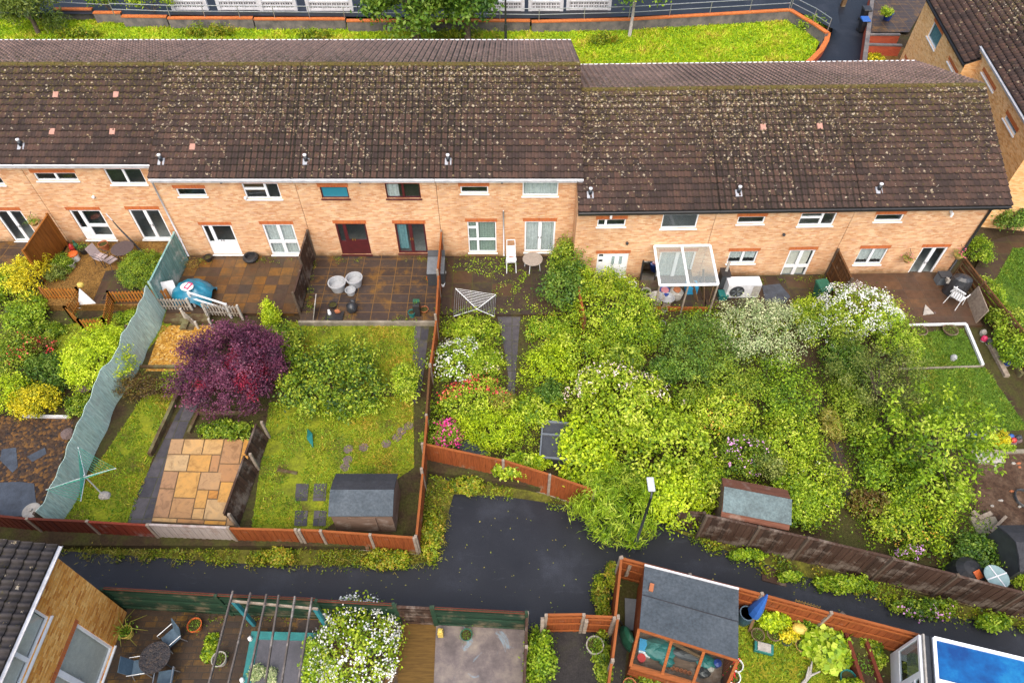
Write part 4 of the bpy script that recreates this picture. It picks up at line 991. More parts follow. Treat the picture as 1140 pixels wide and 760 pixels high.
# lamps and poles
m_lampgrey = mk('grey_lamp_housing', (.55,.57,.60), (.45,.47,.5), 4, .4, 0)
t = thing('street_lamp', 'dark street lamp post with pale head at the bend of the alley', 'street lamp', P(705,613,AZ))
m = MB(); m.tube([(0,0,0),(0,0,1.1),(0,0,1.12),(0,0,4.3)], [.085,.085,.055,.045], 10); m.build('post', m_darkmetal, t, smooth=True)
m = MB(); m.tube([(0,0,4.3),(.02,.1,4.42),(.03,.25,4.45)], .035, 8); m.build('bracket', m_darkmetal, t, smooth=True)
m = MB(); m.tbox(Matrix.Translation((.03,.42,4.46)), .24, .52, .09); m.build('lamp_head', m_lampgrey, t, bevel=.03)
m = MB(); m.box(-.06,.25,4.40,.12,.58,4.413); m.build('lens', m_glass, t)
t = thing('lamp_post', 'tall thin black lamp post rising from the long grass', 'lamp post', P(563,45,-.45))
m = MB(); m.tube([(0,0,0),(0,0,1.2),(0,0,1.22),(0,0,5.5)], [.11,.11,.075,.06], 10); m.build('post', m_darkmetal, t)
m = MB(); m.box(-.1,-.25,5.5,.1,.25,5.6); m.build('lamp_head', m_lampgrey, t)
# far red walls, bins
wallrun('brick_wall', 'red brick front wall with grey caps beside the tarmac path', TP([(961,78),(966,40),(972,-8)], .35), -.47, .42, m_redbrick, m_dkwall, .24)
wallrun('brick_wall', 'nearer of two low red brick walls crossing the front yards', TP([(966,49),(1004,50)], .35), -.47, .35, m_redbrick, m_dkwall, .2)
wallrun('brick_wall', 'farther of two low red brick walls crossing the front yards', TP([(969,38),(1002,38)], .35), -.47, .35, m_redbrick, m_dkwall, .2)
sheetpx('yard', [(966,100),(968,53),(1006,53),(1022,100)], -.455, m_gravel_b)
sheetpx('yard', [(970,36),(976,-20),(1045,-20),(1012,36)], -.455, m_patio_d)
def wheelie(label, px, py, z, mat, lid, rz=0, name='wheelie_bin', s=1.):
    t = thing(name, label, 'wheelie bin', P(px, py, z), rz, 'wheelie bins'); t.scale = (s, s, s)
    m = MB(); vs = []
    for zz, a, b in ((.06,.20,.22),(.95,.29,.34)):
        vs += [(-a,-b,zz),(a,-b,zz),(a,b,zz),(-a,b,zz)]
    m.add(vs, [(3,2,1,0),(4,5,6,7),(0,1,5,4),(1,2,6,5),(2,3,7,6),(3,0,4,7)]); m.build('body', mat, t, bevel=.02)
    m = MB(); m.add([(-.31,-.38,.96),(.31,-.38,.96),(.31,.36,.96),(-.31,.36,.96),(-.28,-.34,1.03),(.28,-.34,1.03),(.28,.33,1.08),(-.28,.33,1.08)], [(3,2,1,0),(4,5,6,7),(0,1,5,4),(1,2,6,5),(2,3,7,6),(3,0,4,7)]); m.build('lid', lid, t, bevel=.015)
    m = MB(); m.tube([(-.25,.42,.98),(.25,.42,.98)], .02, 6); m.build('handle', mat, t)
    for x in (-.22, .22):
        m = MB(); m.tube([(x-.03,.26,.1),(x+.03,.26,.1)], .1, 10); m.build('wheel', m_blackrub, t)
    return t
m_bluep = mk('blue_plastic', (.03,.12,.42), (.02,.09,.32), 3, .45, .05)
m_greenp = mk('green_plastic', (.02,.12,.07), (.015,.085,.05), 3, .45, .05)
m_tealp = mk('teal_plastic', (.015,.16,.15), (.012,.12,.11), 3, .45, .05)
wheelie('wheelie bin with bright blue lid beside the red wall', 958, 36, -.47, m_black, m_bluep)
wheelie('all black wheelie bin in the tarmac path', 960, 24, -.47, m_black, m_black)
wheelie('dull green wheelie bin behind the white blossom bush', 910, 333, -.37, m_greenp, m_greenp, .2)
t = thing('wooden_post', 'short square wooden post standing on the far tarmac path', 'post', P(938,7,-.47))
m = MB(); m.box(-.15,-.15,0,.15,.15,1.0); m.build('shaft', m_tbeam, t)
m = MB(); m.add([(-.17,-.17,1.0),(.17,-.17,1.0),(.17,.17,1.0),(-.17,.17,1.0),(0,0,1.1)], [(3,2,1,0),(0,1,4),(1,2,4),(2,3,4),(3,0,4)]); m.build('cap', m_tbeam, t)
# ------------------------------------------------------------------ the other houses
an = math.atan2(-8.4, -1.2)
h1, M1 = house('end_house', 'top right corner brick house with a dark roof verge over its windows', (27.95, 47.2, -.5), an, 9.0, -.5, (-.07,4.15), (4.2,6.4), (8.6,4.3), gutter=m_black, fascia=m_black, bm=m_brick3,
   opens=[('window', (1040,23.5), (1040.5,56.5), W1, wt, dict(cur=(m_curt_blue,.0,1,0))), ('window', (1056,66.5), (1064,85), W1, wt, dict(cur=(m_curt_blue,.0,1,0))), ('window', (1007,64), (1013,82), W1, wt, {})], group='houses at the top right', tmb=m_tile)
an2 = math.atan2(-7.4, -1.1)
h2, M2 = house('end_house', 'brick house at the right edge with a pale gutter, joined to the corner house', (27.45, 38.8, -.5), an2, 9.5, -.5, (-.07,5.0), (4.2,7.3), (8.6,5.0), gutter=m_fascia, bm=m_brick3,
   opens=[('window', (1094,79), (1106,103), W2, wt, dict(cur=(m_curt_blue,.0,1,0))), ('window', (1120,127), (1128.5,152), W1, wt, dict(cur=(m_curt_blue,.0,1,0)))], group='houses at the top right', tmb=m_tile)
h3, M3 = house('near_house', 'tawny brick house at the lower left corner with white patio doors', (-13.8, 1.2, -.6), math.pi/2, 7.1, -.6, (-.30,4.95), (3.9,6.05), (8,5.0), gutter=m_fascia, bm=m_brick2, tm=m_tile_s, tmb=m_tile_s, x_hi=.12,
   opens=[('window', (-14,778), (55.6,686.5), [(0,0,.5,1,'g'),(.5,0,1,1,'g')], wt, dict(cur=(m_cream,.02,.98,.0))), ('patio_door', (42,806), (126.7,719.7), FR, wt, dict(handles=1, cur=(m_cream,.02,.98,0)))])
# ------------------------------------------------------------------ garden things
m_terra = mk('terracotta', (.42,.14,.05), (.30,.10,.04), 6, .8, .2)
m_orangep = mk('orange_plastic', (.60,.12,.02), (.50,.10,.02), 5, .5, .05)
m_greyp = mk('grey_plastic_pot', (.40,.41,.42), (.32,.33,.34), 4, .6, .1)
m_felt = mk('mineral_felt', (.088,.106,.122), (.058,.074,.088), 1.2, .95, .6, 40, fine=.55)
m_felt_d = mk('dark_mineral_felt', (.040,.041,.048), (.026,.027,.032), 1.0, .95, .6, 40, fine=.5)
m_felt_g = mk('worn_green_felt', (.17,.23,.23), (.10,.13,.13), 1.5, .95, .6, 40, fine=.5)
m_darkwood = plankmat('grey_brown_cladding', [(.22,.14,.10),(.27,.18,.13),(.18,.11,.08)], (.28,.22,.18), .2, 1, .85, 'x')
m_rust = plankmat('red_brown_roof_boards', [(.24,.095,.06),(.29,.12,.075),(.20,.08,.05)], (.26,.18,.14), .2, 1, .85, 'x')
m_bluemesh = mk('slate_blue_mesh', (.085,.14,.19), (.055,.095,.135), 10, .6, .2)
m_mosaic = gravel('dark_mosaic', [(.02,.02,.025),(.05,.045,.05),(.035,.035,.04),(.09,.07,.06)], 18)
m_pinkgrey = mk('pinkish_grey_fabric', (.42,.34,.33), (.34,.27,.27), 8, .8, .2)
m_plum = mk('dark_plum_mesh', (.085,.06,.06), (.06,.045,.045), 12, .6, .2)
m_tarp = mk('blue_tarpaulin', (.015,.20,.30), (.01,.13,.22), 3, .35, .5, 7)
m_pink = mk('pink_print', (.62,.03,.12), (.52,.03,.10), 4, .5, 0)
m_blackbag = mk('black_sheeting', (.022,.023,.026), (.04,.042,.046), 6, .35, .6, 9)
m_charc = mk('charcoal_plastic', (.05,.054,.06), (.038,.04,.045), 4, .5, .1)
m_midgrey = mk('mid_grey_plastic', (.16,.18,.20), (.12,.135,.15), 4, .5, .1)
m_tealpaint = mk('teal_paint', (.02,.20,.19), (.015,.14,.14), 3, .55, .2, coord='pos')
m_cyanpaint = mk('turquoise_stain', (.03,.24,.28), (.02,.16,.20), 3, .6, .2)
m_bar = plankmat('silvered_bar', [(.13,.11,.10),(.19,.165,.15)], (.30,.27,.25), .2, 1, .85, 'y')
m_stone = mk('pale_stone', (.42,.39,.35), (.28,.26,.23), 5, .9, .4)
m_dstone = mk('plum_stone', (.16,.11,.10), (.11,.08,.075), 4, .9, .4)
m_yellow = mk('yellow_glaze', (.62,.46,.10), (.50,.36,.07), 6, .5, .1)
m_straw = mk('straw_wicker', (.40,.26,.08), (.28,.17,.05), 14, .9, .5, 30)
m_red = mk('red_plastic', (.50,.03,.03), (.4,.025,.025), 4, .4, 0)
m_bluep2 = mk('cobalt_glaze', (.02,.06,.30), (.015,.04,.22), 4, .3, .05)
m_cyan = mk('cyan_plastic', (.03,.30,.55), (.025,.24,.46), 4, .4, .1)
m_leafgen = leafmat('potted_leaf', [(.06,.12,.012),(.12,.20,.015),(.22,.28,.02)])
m_leafdry = leafmat('dry_leaf', [(.16,.09,.02),(.24,.15,.03),(.20,.20,.03)])
m_clearroof = glassmat('polycarbonate', (.50,.55,.52), .72, .15)
m_blueroof = mk('blue_roof_panel', (.004,.10,.30), (.004,.045,.18), .75, .10, 0, c3=(.015,.22,.42), lo=.36, hi=.68, coord='pos', spec=.8, fine=.1)  # lighter and darker blues painted in as reflections on the roof
def plantin(par, z, r, h, seed, mat=None, leaf=.07, n=160):
    q = np.random.default_rng(seed); p = q.normal(size=(n, 3))*np.array([r*.55, r*.55, h*.3]); p[:, 2] = z+np.abs(p[:, 2])+h*.15
    V, Fq, A = leaves(p, leaf*q.uniform(.6, 1.3, n), np.clip(q.normal(.5, .25, n), 0, 1), None, .5, .5)
    return npmesh('plant', V, Fq, mat or m_leafgen, par, attr=A)
def pot(label, px, py, z, r, h, mat, plant=True, name='plant_pot', cat='plant pot', pm=None, ph=None, group=None, leaf=.06, tilt=0):
    t = thing(name, label, cat, P(px, py, z), 0, group); t.rotation_euler = (tilt, tilt*.6, 0)
    m = MB(); m.lathe([(r*.72,0),(r*.97,h*.86),(r*1.06,h*.87),(r*1.06,h),(r*.94,h),(r*.84,h*.42) if name == 'planter' else (r*.9,h*.8),(.0,h*.42 if name == 'planter' else h*.8)], 20); m.build('pot', mat, t, smooth=False)
    kk = .45 if name == 'planter' else .80; m = MB(); m.lathe([(r*(.9 if kk > .5 else .8),h*kk),(r*.5,h*(kk+.04)),(0,h*(kk+.05))], 14); m.build('compost' if name != 'planter' or mat is not m_greyp else 'inner_base', m_soil if name != 'planter' or mat is not m_greyp else m_greyp, t)
    if plant: plantin(t, h*.8, r*1.1, ph or r*1.4, int(px*7+py), pm, leaf)
    return t
def simple(label, name, cat, loc, mats_parts, rz=0, group=None):
    t = thing(name, label, cat, loc, rz, group)
    for nm, mat, fn in mats_parts:
        m = MB(); fn(m); m.build(nm, mat, t)
    return t
def roundtable(label, px, py, z, r, h, mat, legm, name='garden_table', pedestal=False):
    t = thing(name, label, 'table', P(px, py, z+h) - Vector((0,0,h)), .4)
    m = MB(); m.lathe([(0,h-.03),(r,h-.03),(r+.012,h-.015),(r,h),(0,h+.002)], 28); m.build('table_top', mat, t)
    if pedestal:
        m = MB(); m.tube([(0,0,0),(0,0,h-.03)], .04, 8); m.build('pedestal', legm, t)
        m = MB(); m.lathe([(r*.55,0),(r*.5,.03),(.05,.06)], 16); m.build('base', legm, t)
    else:
        for k in range(4):
            a = math.pi/4+k*math.pi/2; m = MB(); m.tube([(math.cos(a)*r*.85,math.sin(a)*r*.85,0),(math.cos(a)*r*.7,math.sin(a)*r*.7,h-.03)], .022, 6); m.build('leg', legm, t)
    return t
def chair(label, px, py, z, rz, fab, leg, name='garden_chair', arms=True, group=None, slatted=False, s=1.):
    t = thing(name, label, 'chair', P(px, py, z+.45)-Vector((0,0,.45)), rz, group); t.scale = (s, s, s)
    m = MB(); m.tbox(Matrix.Translation((0,0,.44)) @ Matrix.Rotation(.06, 4, 'X'), .50, .48, .035); m.build('seat', fab, t, bevel=.012)
    Mb = Matrix.Translation((0,.33,.76)) @ Matrix.Rotation(-.28, 4, 'X'); m = MB()
    if slatted:
        for k in range(5): m.tbox(Mb @ Matrix.Translation(((k-2)*.10,0,0)), .06, .025, .56)
        m.tbox(Mb @ Matrix.Translation((0,0,.30)), .54, .03, .08); m.tbox(Mb @ Matrix.Translation((0,0,-.28)), .5, .026, .05)
    else: m.tbox(Mb, .50, .03, .62)
    m.build('backrest', fab, t)
    for sx in (-1, 1):
        for (y0, y1) in ((-.22,-.26),(.22,.30)):
            m = MB(); m.tube([(sx*.24,y0,.44),(sx*.27,y1,0)], .016, 6); m.build('leg', leg, t)
        if arms:
            m = MB(); m.tube([(sx*.27,-.26,.45),(sx*.29,-.26,.65),(sx*.29,.30,.68)], .017, 6); m.build('armrest', leg, t)
    return t
# --- terrace with bistro set
roundtable('dark round mesh bistro table on the gravel terrace by the brick wall', 136, 276, .18, .55, .72, m_plum, m_darkmetal)
chair('pinkish grey chair nearest the round bistro table, turned towards the wall', 123, 289, .18, 2.6, m_pinkgrey, m_darkmetal, group='pinkish chairs')
chair('pinkish grey chair further from the round bistro table, seen side on', 112, 286, .18, 1.2, m_pinkgrey, m_darkmetal, group='pinkish chairs')
pot('terracotta pot standing against the wall left of the bistro table', 118, 277, .18, .24, .38, m_terra, False)
simple('curved dark pole leaning against the brick wall beside the bistro table', 'leaning_pole', 'pole', P(150,281,.18), [('pole', m_darkmetal, lambda m: m.tube([(.4,0,0),(0,.25,.5),(-.45,.45,1.3),(-.6,.52,1.7)], [.05,.05,.035,.02], 8)), ('tip', m_alu, lambda m: m.tube([(-.6,.52,1.7),(-.75,.56,2.1)], .03, 8))])
simple('red bottle shaped garden ornament beside the smooth brown panel', 'ornament', 'ornament', P(82,279,.18), [('body', m_red, lambda m: m.lathe([(.12,0),(.14,.2),(.10,.35),(.04,.45),(0,.46)], 12))])
simple('green bottle shaped garden ornament against the brick wall', 'ornament', 'ornament', P(87,277,.18), [('body', m_greenp, lambda m: m.lathe([(.10,0),(.11,.3),(.05,.42),(.05,.55),(0,.56)], 12))])
simple('white tub with an orange lid by the brown panel', 'tub', 'tub', P(85,289,.18), [('tub', m_upvc, lambda m: m.lathe([(.20,0),(.23,.36)], 16)), ('lid', m_orangep, lambda m: m.lathe([(.25,.365),(.25,.42),(.1,.46),(0,.46)], 16))])
pot('black pot between the orange lidded tub and the white door', 95, 281, .18, .26, .34, m_black, True)
pot('pale stone pot with a small shrub on the gravel', 81, 297, .18, .22, .30, m_stone, True, ph=.3)
t = thing('trough', 'brown timber trough of plants on the orange brown deck fence', 'trough', P(140,337,GZ))
m = MB(); m.box(-.95,-.22,0,.95,.22,.06); m.box(-.95,-.22,.06,-.91,.22,.42); m.box(.91,-.22,.06,.95,.22,.42); m.box(-.91,-.22,.06,.91,-.18,.42); m.box(-.91,.18,.06,.91,.22,.42); m.build('trough_box', m_sleeper, t)
m = MB(); m.box(-.905,-.175,.07,.905,.175,.33); m.build('compost', m_soil, t); plantin(t, .3, .45, .35, 5); 
t = tag(MB().add([(-.45,0,0),(.55,.1,0),(.0,.3,1.05),(-.45,.03,0),(.55,.13,0),(.0,.33,1.05)], [(0,1,2),(5,4,3),(0,3,4,1),(1,4,5,2),(2,5,3,0)]).build('windbreak', m_upvc, None, P(97,343,.0)), 'white triangular panel standing in the bend of the zigzag deck fence', 'panel')
tag(MB().blob((0,0,.12), (.16,.16,.14), 3).build('ball', m_yellow, None, P(91,319,.75)), 'small yellow ball on the post beside the white triangular panel', 'ball')
simple('round pale grey lid lying at the end of the mulch bed', 'lid', 'lid', P(36,569,GZ), [('disc', m_stone, lambda m: m.lathe([(.34,0),(.34,.08),(.30,.10),(.1,.10),(0,.12)], 24)), ('knob', m_stone, lambda m: m.lathe([(.06,.1),(.06,.16),(0,.17)], 10))])
def weed(label, pts, z):
    m = MB(); pl = [P(a, b, z) for a, b in pts]; m.prism(pl, z, z+.012); return tag(m.build('weed_membrane', mk('blue_grey_membrane', (.06,.075,.10), (.03,.036,.048), 3, .6, .4, coord='pos')), label, 'membrane')
weed('blue grey membrane sheet exposed at the near end of the mulch bed', [(-60,540),(20,536),(38,538),(42,574),(-60,576)], GZ+.012)
weed('ragged small patch of blue grey membrane in the mulch bed', [(2,500),(18,498),(20,520),(14,526),(0,512)], GZ+.012)
weed('narrow torn patch of membrane in the mulch bed middle', [(30,508),(50,498),(52,505),(36,514)], GZ+.012)
tag(MB().blob((0,0,.1), (.38,.28,.22), 4).build('rock', m_dstone, None, P(95,433,GZ)), 'plum coloured rock below the lime green round bush', 'rock')
tag(MB().blob((0,0,.1), (.28,.30,.2), 8).build('rock', m_dstone, None, P(77,484,GZ)), 'pinkish rock beside the reed screen and mulch bed', 'rock')
# --- garden with blue tarpaulin
pot('small black pot beside the white half glazed door', 233, 290, 0, .20, .28, m_black, False)
simple('black tyre shaped tub leaning on the wall between door and window', 'tub', 'tub', P(280,289,0), [('tub', m_blackrub, lambda m: m.lathe([(.20,0),(.36,.06),(.40,.18),(.34,.28),(.26,.28),(.24,.10),(0,.09)], 20))])
t = thing('tarpaulin_heap', 'blue tarpaulin thrown over a heap behind the white picket fence', 'tarpaulin', P(218,331,0)); m = MB(); q = random.Random(4)
vs = []; fs = []; n = 22
for i in range(n+1):
    for j in range(n+1):
        u, v = i/n*2-1, j/n*2-1; rr = max(abs(u), abs(v)); bump = max(0, 1-rr**2.4)
        vs.append((u*.98*(1-.12*v*v)+q.uniform(-.015,.015), v*.80*(1-.12*u*u)+q.uniform(-.015,.015), .95*(max(0,1-(u*u+v*v)*.72)**.6)+.03*math.sin(u*11+v*7)*bump+.02*math.sin(v*19+u*5)+.02))
for i in range(n):
    for j in range(n): a = i*(n+1)+j; fs.append((a, a+n+1, a+n+2, a+1))
m.add(vs, fs); m.build('sheet', m_tarp, t, smooth=True)
t = thing('compost_bag', 'white plastic bag with a pink printed panel on the blue tarpaulin', 'bag', P(208,319,1.0), -.35); t.scale = (.8,.8,.8)
m = MB(); m.blob((0,0,0), (.42,.36,.13), 9, .05, 0, 14, 8); m.build('bag', m_upvc, t, smooth=True)
m = MB(); m.tbox(Matrix.Translation((.14,.0,.125)) @ Matrix.Rotation(.15, 4, 'Y'), .30, .52, .02); m.build('print', m_pink, t)
m = MB(); m.tbox(Matrix.Translation((.14,.0,.138)) @ Matrix.Rotation(.15, 4, 'Y'), .14, .34, .008); m.build('print_window', m_upvc, t)
tag(MB().tbox(Matrix.Translation((0,0,.5)) @ Matrix.Rotation(-.25, 4, 'X'), .95, .04, 1.15).build('board', m_upvc, None, P(190,333,0), .25), 'white board leaning between the teal screen and the blue tarpaulin', 'board')
t = thing('shrub', 'dry brown potted shrub between the teal screen and the orange slabs', 'shrub', P(217,300,0)); plantin(t, .0, .35, .9, 77, m_leafdry, .07, 240)
t = thing('rotary_airer', 'rotary airer with green lines over the narrow lawn', 'clothes airer', P(115,551,GZ))
top = P(95,532,1.35)-P(115,551,GZ); hz = 1.5; ctr = Vector((0,0,hz))
m = MB(); m.tube([(0,0,0),(0,0,hz+.1)], .025, 8); m.build('pole', m_alu, t); arms = []
for a in (2.05, .15, 3.75, -1.2):
    e = Vector((math.cos(a)*1.25, math.sin(a)*1.25, hz+.30)); arms.append(e); m = MB(); m.tube([ctr, e], .016, 6); m.build('arm', m_alu, t)
m = MB()
for k in range(1, 8):
    for i in range(4):
        p, s = ctr.lerp(arms[i], .25+k*.105), ctr.lerp(arms[(i+1)%4], .25+k*.105); md = (p+s)/2-Vector((0,0,.04)); m.tube([p, md, s], .007, 4, cap=False)
m.build('lines', mk('green_line', (.02,.34,.22), None, 4, .5, 0), t)
tag(MB().blob((0,0,.05), (.25,.2,.12), 12).build('rock', m_stone, None, P(117,552,GZ)), 'pale stone at the foot of the rotary airer', 'rock')
# sandstone terrace: each slab cut and laid
def sandstone():
    n = NT('sandstone'); g = n.new('ShaderNodeNewGeometry'); v = n.coord('pos')
    c = n.ramp(g.outputs['Random Per Island'], [(0,(.42,.19,.035)),(.2,(.30,.17,.09)),(.4,(.46,.25,.06)),(.6,(.30,.20,.13)),(.8,(.48,.23,.03)),(1,(.40,.29,.16))])
    c = n.mix(.85, c, n.ramp(n.noise(v, 2.3, 6, .7, 1.2), [(.32,(.55,.48,.42)),(.5,(1,.98,.95)),(.7,(1.25,1.12,.9))]), 'MULTIPLY'); n.color(c); n.rough(.55, .4); n.bump(n.noise(v, 12, 5), .3, .02); return n.mat
a, b, c_, d = P(191,489,GZ), P(281,489,GZ), P(263,586,GZ), P(169,581,GZ)
def bl(u, v): return a.lerp(b, u).lerp(d.lerp(c_, u), v)
cells = [(0,0,.17,.2),(.17,0,.42,.2),(.42,0,.66,.2),(.66,0,.90,.31),(.90,0,1,.31),(0,.2,.28,.41),(.28,.2,.55,.41),(.55,.2,.66,.41),(.66,.31,1,.52),(0,.41,.19,.62),(.19,.41,.46,.72),(.46,.41,.72,.62),(.55,.41,.55,.41),
  (.72,.52,.88,.76),(.88,.52,1,.76),(.46,.62,.60,.83),(.60,.62,.72,.72),(0,.62,.19,.95),(.19,.72,.46,.95),(.60,.72,.88,.95),(.46,.83,.60,.95),(.88,.76,1,.86),(.88,.86,1,1),(0,.95,.3,1),(.3,.95,.62,1),(.62,.95,.88,1),(.66,.2,.66,.31)]
m = MB(); m.prism([bl(0,0),bl(1,0),bl(1,1),bl(0,1)], GZ-.05, GZ+.04, 1)
for (u0,v0,u1,v1) in cells:
    if u1-u0 < .05: continue
    e = .007; j = lambda: rnd.uniform(-.002,.002)
    m.prism([bl(u0+e+j(),v0+e+j()),bl(u1-e+j(),v0+e+j()),bl(u1-e+j(),v1-e+j()),bl(u0+e+j(),v1-e+j())], GZ+.03, GZ+.058+rnd.uniform(0,.006), 0)
struct('sandstone_patio', m, [sandstone(), mk('pointing', (.16,.10,.05), None, 4, .9, .2)])
# --- brown slab patio
big = pot('large pale grey planter, right one of the big pair on brown slabs', 396, 317, 0, .40, .52, m_greyp, False, 'planter', 'planter', group='grey planters')
pot('large pale grey planter, left one of the big pair on brown slabs', 377, 322, 0, .42, .52, m_greyp, False, 'planter', 'planter', group='grey planters')
pot('small grey planter in front of the two large grey planters', 391, 327, 0, .25, .30, m_greyp, False, 'planter', 'planter', group='grey planters')
t = thing('sack', 'crumpled black plastic sack on the brown slabs by the planters', 'sack', P(393,346,0)); m = MB(); m.blob((0,0,.25), (.26,.30,.30), 5, .16, 0, 14, 10); m.build('bag', m_blackbag, t, smooth=True); m = MB(); m.blob((.03,.20,.46), (.13,.11,.13), 6, .2); m.build('bag_neck', m_blackbag, t)
t = thing('tray', 'dark seed tray beside the black sack', 'tray', P(373,352,0)); m = MB(); m.box(-.42,-.26,0,.42,.26,.05); m.box(-.42,-.26,.05,-.39,.26,.09); m.box(.39,-.26,.05,.42,.26,.09); m.build('tray', m_black, t)
simple('small white figurine standing in the dark tray', 'figurine', 'figurine', P(367,349,.06), [('body', m_upvc, lambda m: m.lathe([(.09,0),(.08,.12),(.05,.18),(.06,.24),(0,.30)], 10))])
simple('small orange brown figurine standing in the dark tray', 'figurine', 'figurine', P(376,348,.06), [('body', m_terra, lambda m: m.blob((0,0,.1), (.15,.10,.12), 8))])
pot('dark bowl at the back of the seed tray', 371, 341, 0, .20, .14, m_black, False)
tag(MB().tbox(Matrix.Translation((0,0,.55)) @ Matrix.Rotation(.28, 4, 'Y'), .04, .75, 1.15).build('board', m_stone, None, P(353,351,-.1), .1), 'white board leaning on the end of the dark privacy fence', 'board')
t = thing('storage_box', 'dark storage chest with a grey lid against the orange divider fence', 'storage box', P(487,308,0), .02)
m = MB(); m.box(-.42,-.65,0,.42,.65,.85); m.build('body', m_charc, t, bevel=.02); m = MB(); m.tbox(Matrix.Translation((0,-.12,.90)) @ Matrix.Rotation(.10, 4, 'X'), .86, 1.1, .06); m.build('lid', m_midgrey, t, bevel=.02)
m = MB(); m.tbox(Matrix.Translation((0,.58,1.05)) @ Matrix.Rotation(-.5, 4, 'X'), .86, .06, .34); m.build('lid_back', m_charc, t)
pot('bright orange pot at the foot of the dark storage chest', 480, 314, 0, .21, .30, m_orangep, True, ph=.15)
pot('small white pot between storage chest and orange fence', 494, 306, 0, .13, .20, m_upvc, False); pot('small white pot further along the orange fence base', 493, 318, 0, .12, .2, m_upvc, False)
t = thing('tool_box', 'narrow black upright box with green top by the patio edge', 'box', P(465,349,0)); m = MB(); m.box(-.16,-.22,0,.16,.22,.75); m.build('body', m_black, t, bevel=.02); m = MB(); m.box(-.15,.02,.752,.15,.21,.80); m.build('tray', m_greenp, t); plantin(t, .76, .14, .1, 9, None, .05, 50)
pot('dark green pot beside the narrow black box', 459, 352, 0, .17, .32, m_tealp, False)
pot('shallow orange bowl on the slab path corner', 472.5, 346, 0, .20, .14, m_terra, False, 'bowl', 'bowl')
# shed with the felt roof
def shed4(name, label, pxs, z_e, z_r, zb, wallm, roofm, roofm2, front, over=.06):
    """pxs: back-left, back-right, front-left, front-right pixels of the eaves"""
    bl_, br_, fl, fr_ = [P(a, b, z_e) for a, b in pxs]
    ctr = (bl_+br_+fl+fr_)/4; ux = ((br_-bl_)+(fr_-fl)).normalized(); an = math.atan2(ux.y, ux.x)
    W = ((br_-bl_).length+(fr_-fl).length)/2; D = ((bl_-fl).length+(br_-fr_).length)/2
    t = thing(name, label, 'shed', (ctr.x, ctr.y, zb), an); e = z_e-zb; r = z_r-zb; w, d = W/2-over, D/2-over
    m = MB(); pr = [(-d,0),(d,0),(d,e-.03),(0,r-.05),(-d,e-.03)]
    m.add([(x, y, z) for x in (-w, w) for y, z in pr], [(0,1,2,3,4)[::-1],(5,6,7,8,9),(0,5,6,1)[::-1],(1,6,7,2)[::-1],(4,9,5,0)[::-1]])
    m.build('wall', wallm, t)
    W2, D2 = W/2, D/2
    for s, mt, nm in ((-1, roofm, 'roof'), (1, roofm2, 'roof')):
        m = MB(); pts = [(0,r),(s*D2*.5,e+(r-e)*.62),(s*D2,e),(s*D2,e-.05),(0,r-.06)]
        m.add([(x, y, z) for x in (-W2, W2) for y, z in pts], [(0,5,6,1),(1,6,7,2),(2,7,8,3),(3,8,9,4),(0,1,2,3,4),(9,8,7,6,5)]); m.build(nm, mt, t)
    return t, W, D, e, r
s4, W, D, e, r = shed4('garden_shed', 'small timber shed with a curved dark and grey felt roof in the garden corner', [(372,527),(444,527),(367.5,574),(436,574)], 1.25, 1.62, GZ, m_darkwood, m_felt, m_felt_d, True)
m = MB(); m.box(-.5,-D/2+.02,.1,.5,-D/2+.055,1.2); m.build('door', m_darkwood, s4)
s6, W, D, e, r = shed4('garden_shed', 'overgrown old shed with worn green felt on red brown roof boards', [(806,533),(881,545),(800,573),(874,590)], 1.15, 1.55, GR, m_darkwood, m_rust, m_rust, True)
m = MB()
a_ = math.atan2(r-e, D/2)
m.tbox(Matrix.Translation((0,-.28,e+(r-e)*.82+.03)) @ Matrix.Rotation(.20, 4, 'X'), W*1.0, .95, .02); m.build('felt', m_felt_g, s6)
for i, (px, py, w_, h_) in enumerate(((337,548,14,19),(357,548,14,19),(336,577,14,17),(357,577,14,17))):
    m = MB(); m.prism([P(px-w_/2,py-h_/2,GZ),P(px+w_/2,py-h_/2,GZ),P(px+w_/2-1.5,py+h_/2,GZ),P(px-w_/2-1.5,py+h_/2,GZ)], GZ-.02, GZ+.035); o = m.build('paving_slab', m_slate)
    tag(o, ['grey slab, far left of the four by the shed','grey slab touching the shed, far right of four','pinkish chipped slab, near left of the four by the shed','grey slab, near right of the four by the shed'][i], 'slab', 'paving slabs by the shed')
for i, (px, py) in enumerate(((388,500),(405,498),(387,512),(384,520),(430,494),(442,487),(447,480),(455,474))):
    m = MB(); m.lathe([(.21,0),(.21,.03),(0,.035)], 7); o = m.build('stepping_stone', m_dstone, None, P(px,py,GZ), i)
    tag(o, 'small purplish stepping stone set in the lawn above the curved roof shed', 'stepping stone', 'stepping stones across the lawn')
t = tag(MB().add([(-.5,0,.02),(0,.12,.25),(.55,-.05,.03),(0,-.16,.05),(-.5,0,.0),(0,.12,.22),(.55,-.05,.0),(0,-.16,.02)], [(0,1,3),(1,2,3),(4,7,5),(5,7,6),(0,4,5,1),(1,5,6,2),(2,6,7,3),(3,7,4,0)]).build('plastic_sheet', m_tealp, None, P(346,487,GZ), -1.1), 'folded green plastic sheet lying on the mossy lawn', 'plastic sheet')
sleeper('rotten timber piece on the moss left of the four slabs', P(309,523,GZ), P(331,527,GZ), GZ, .06)
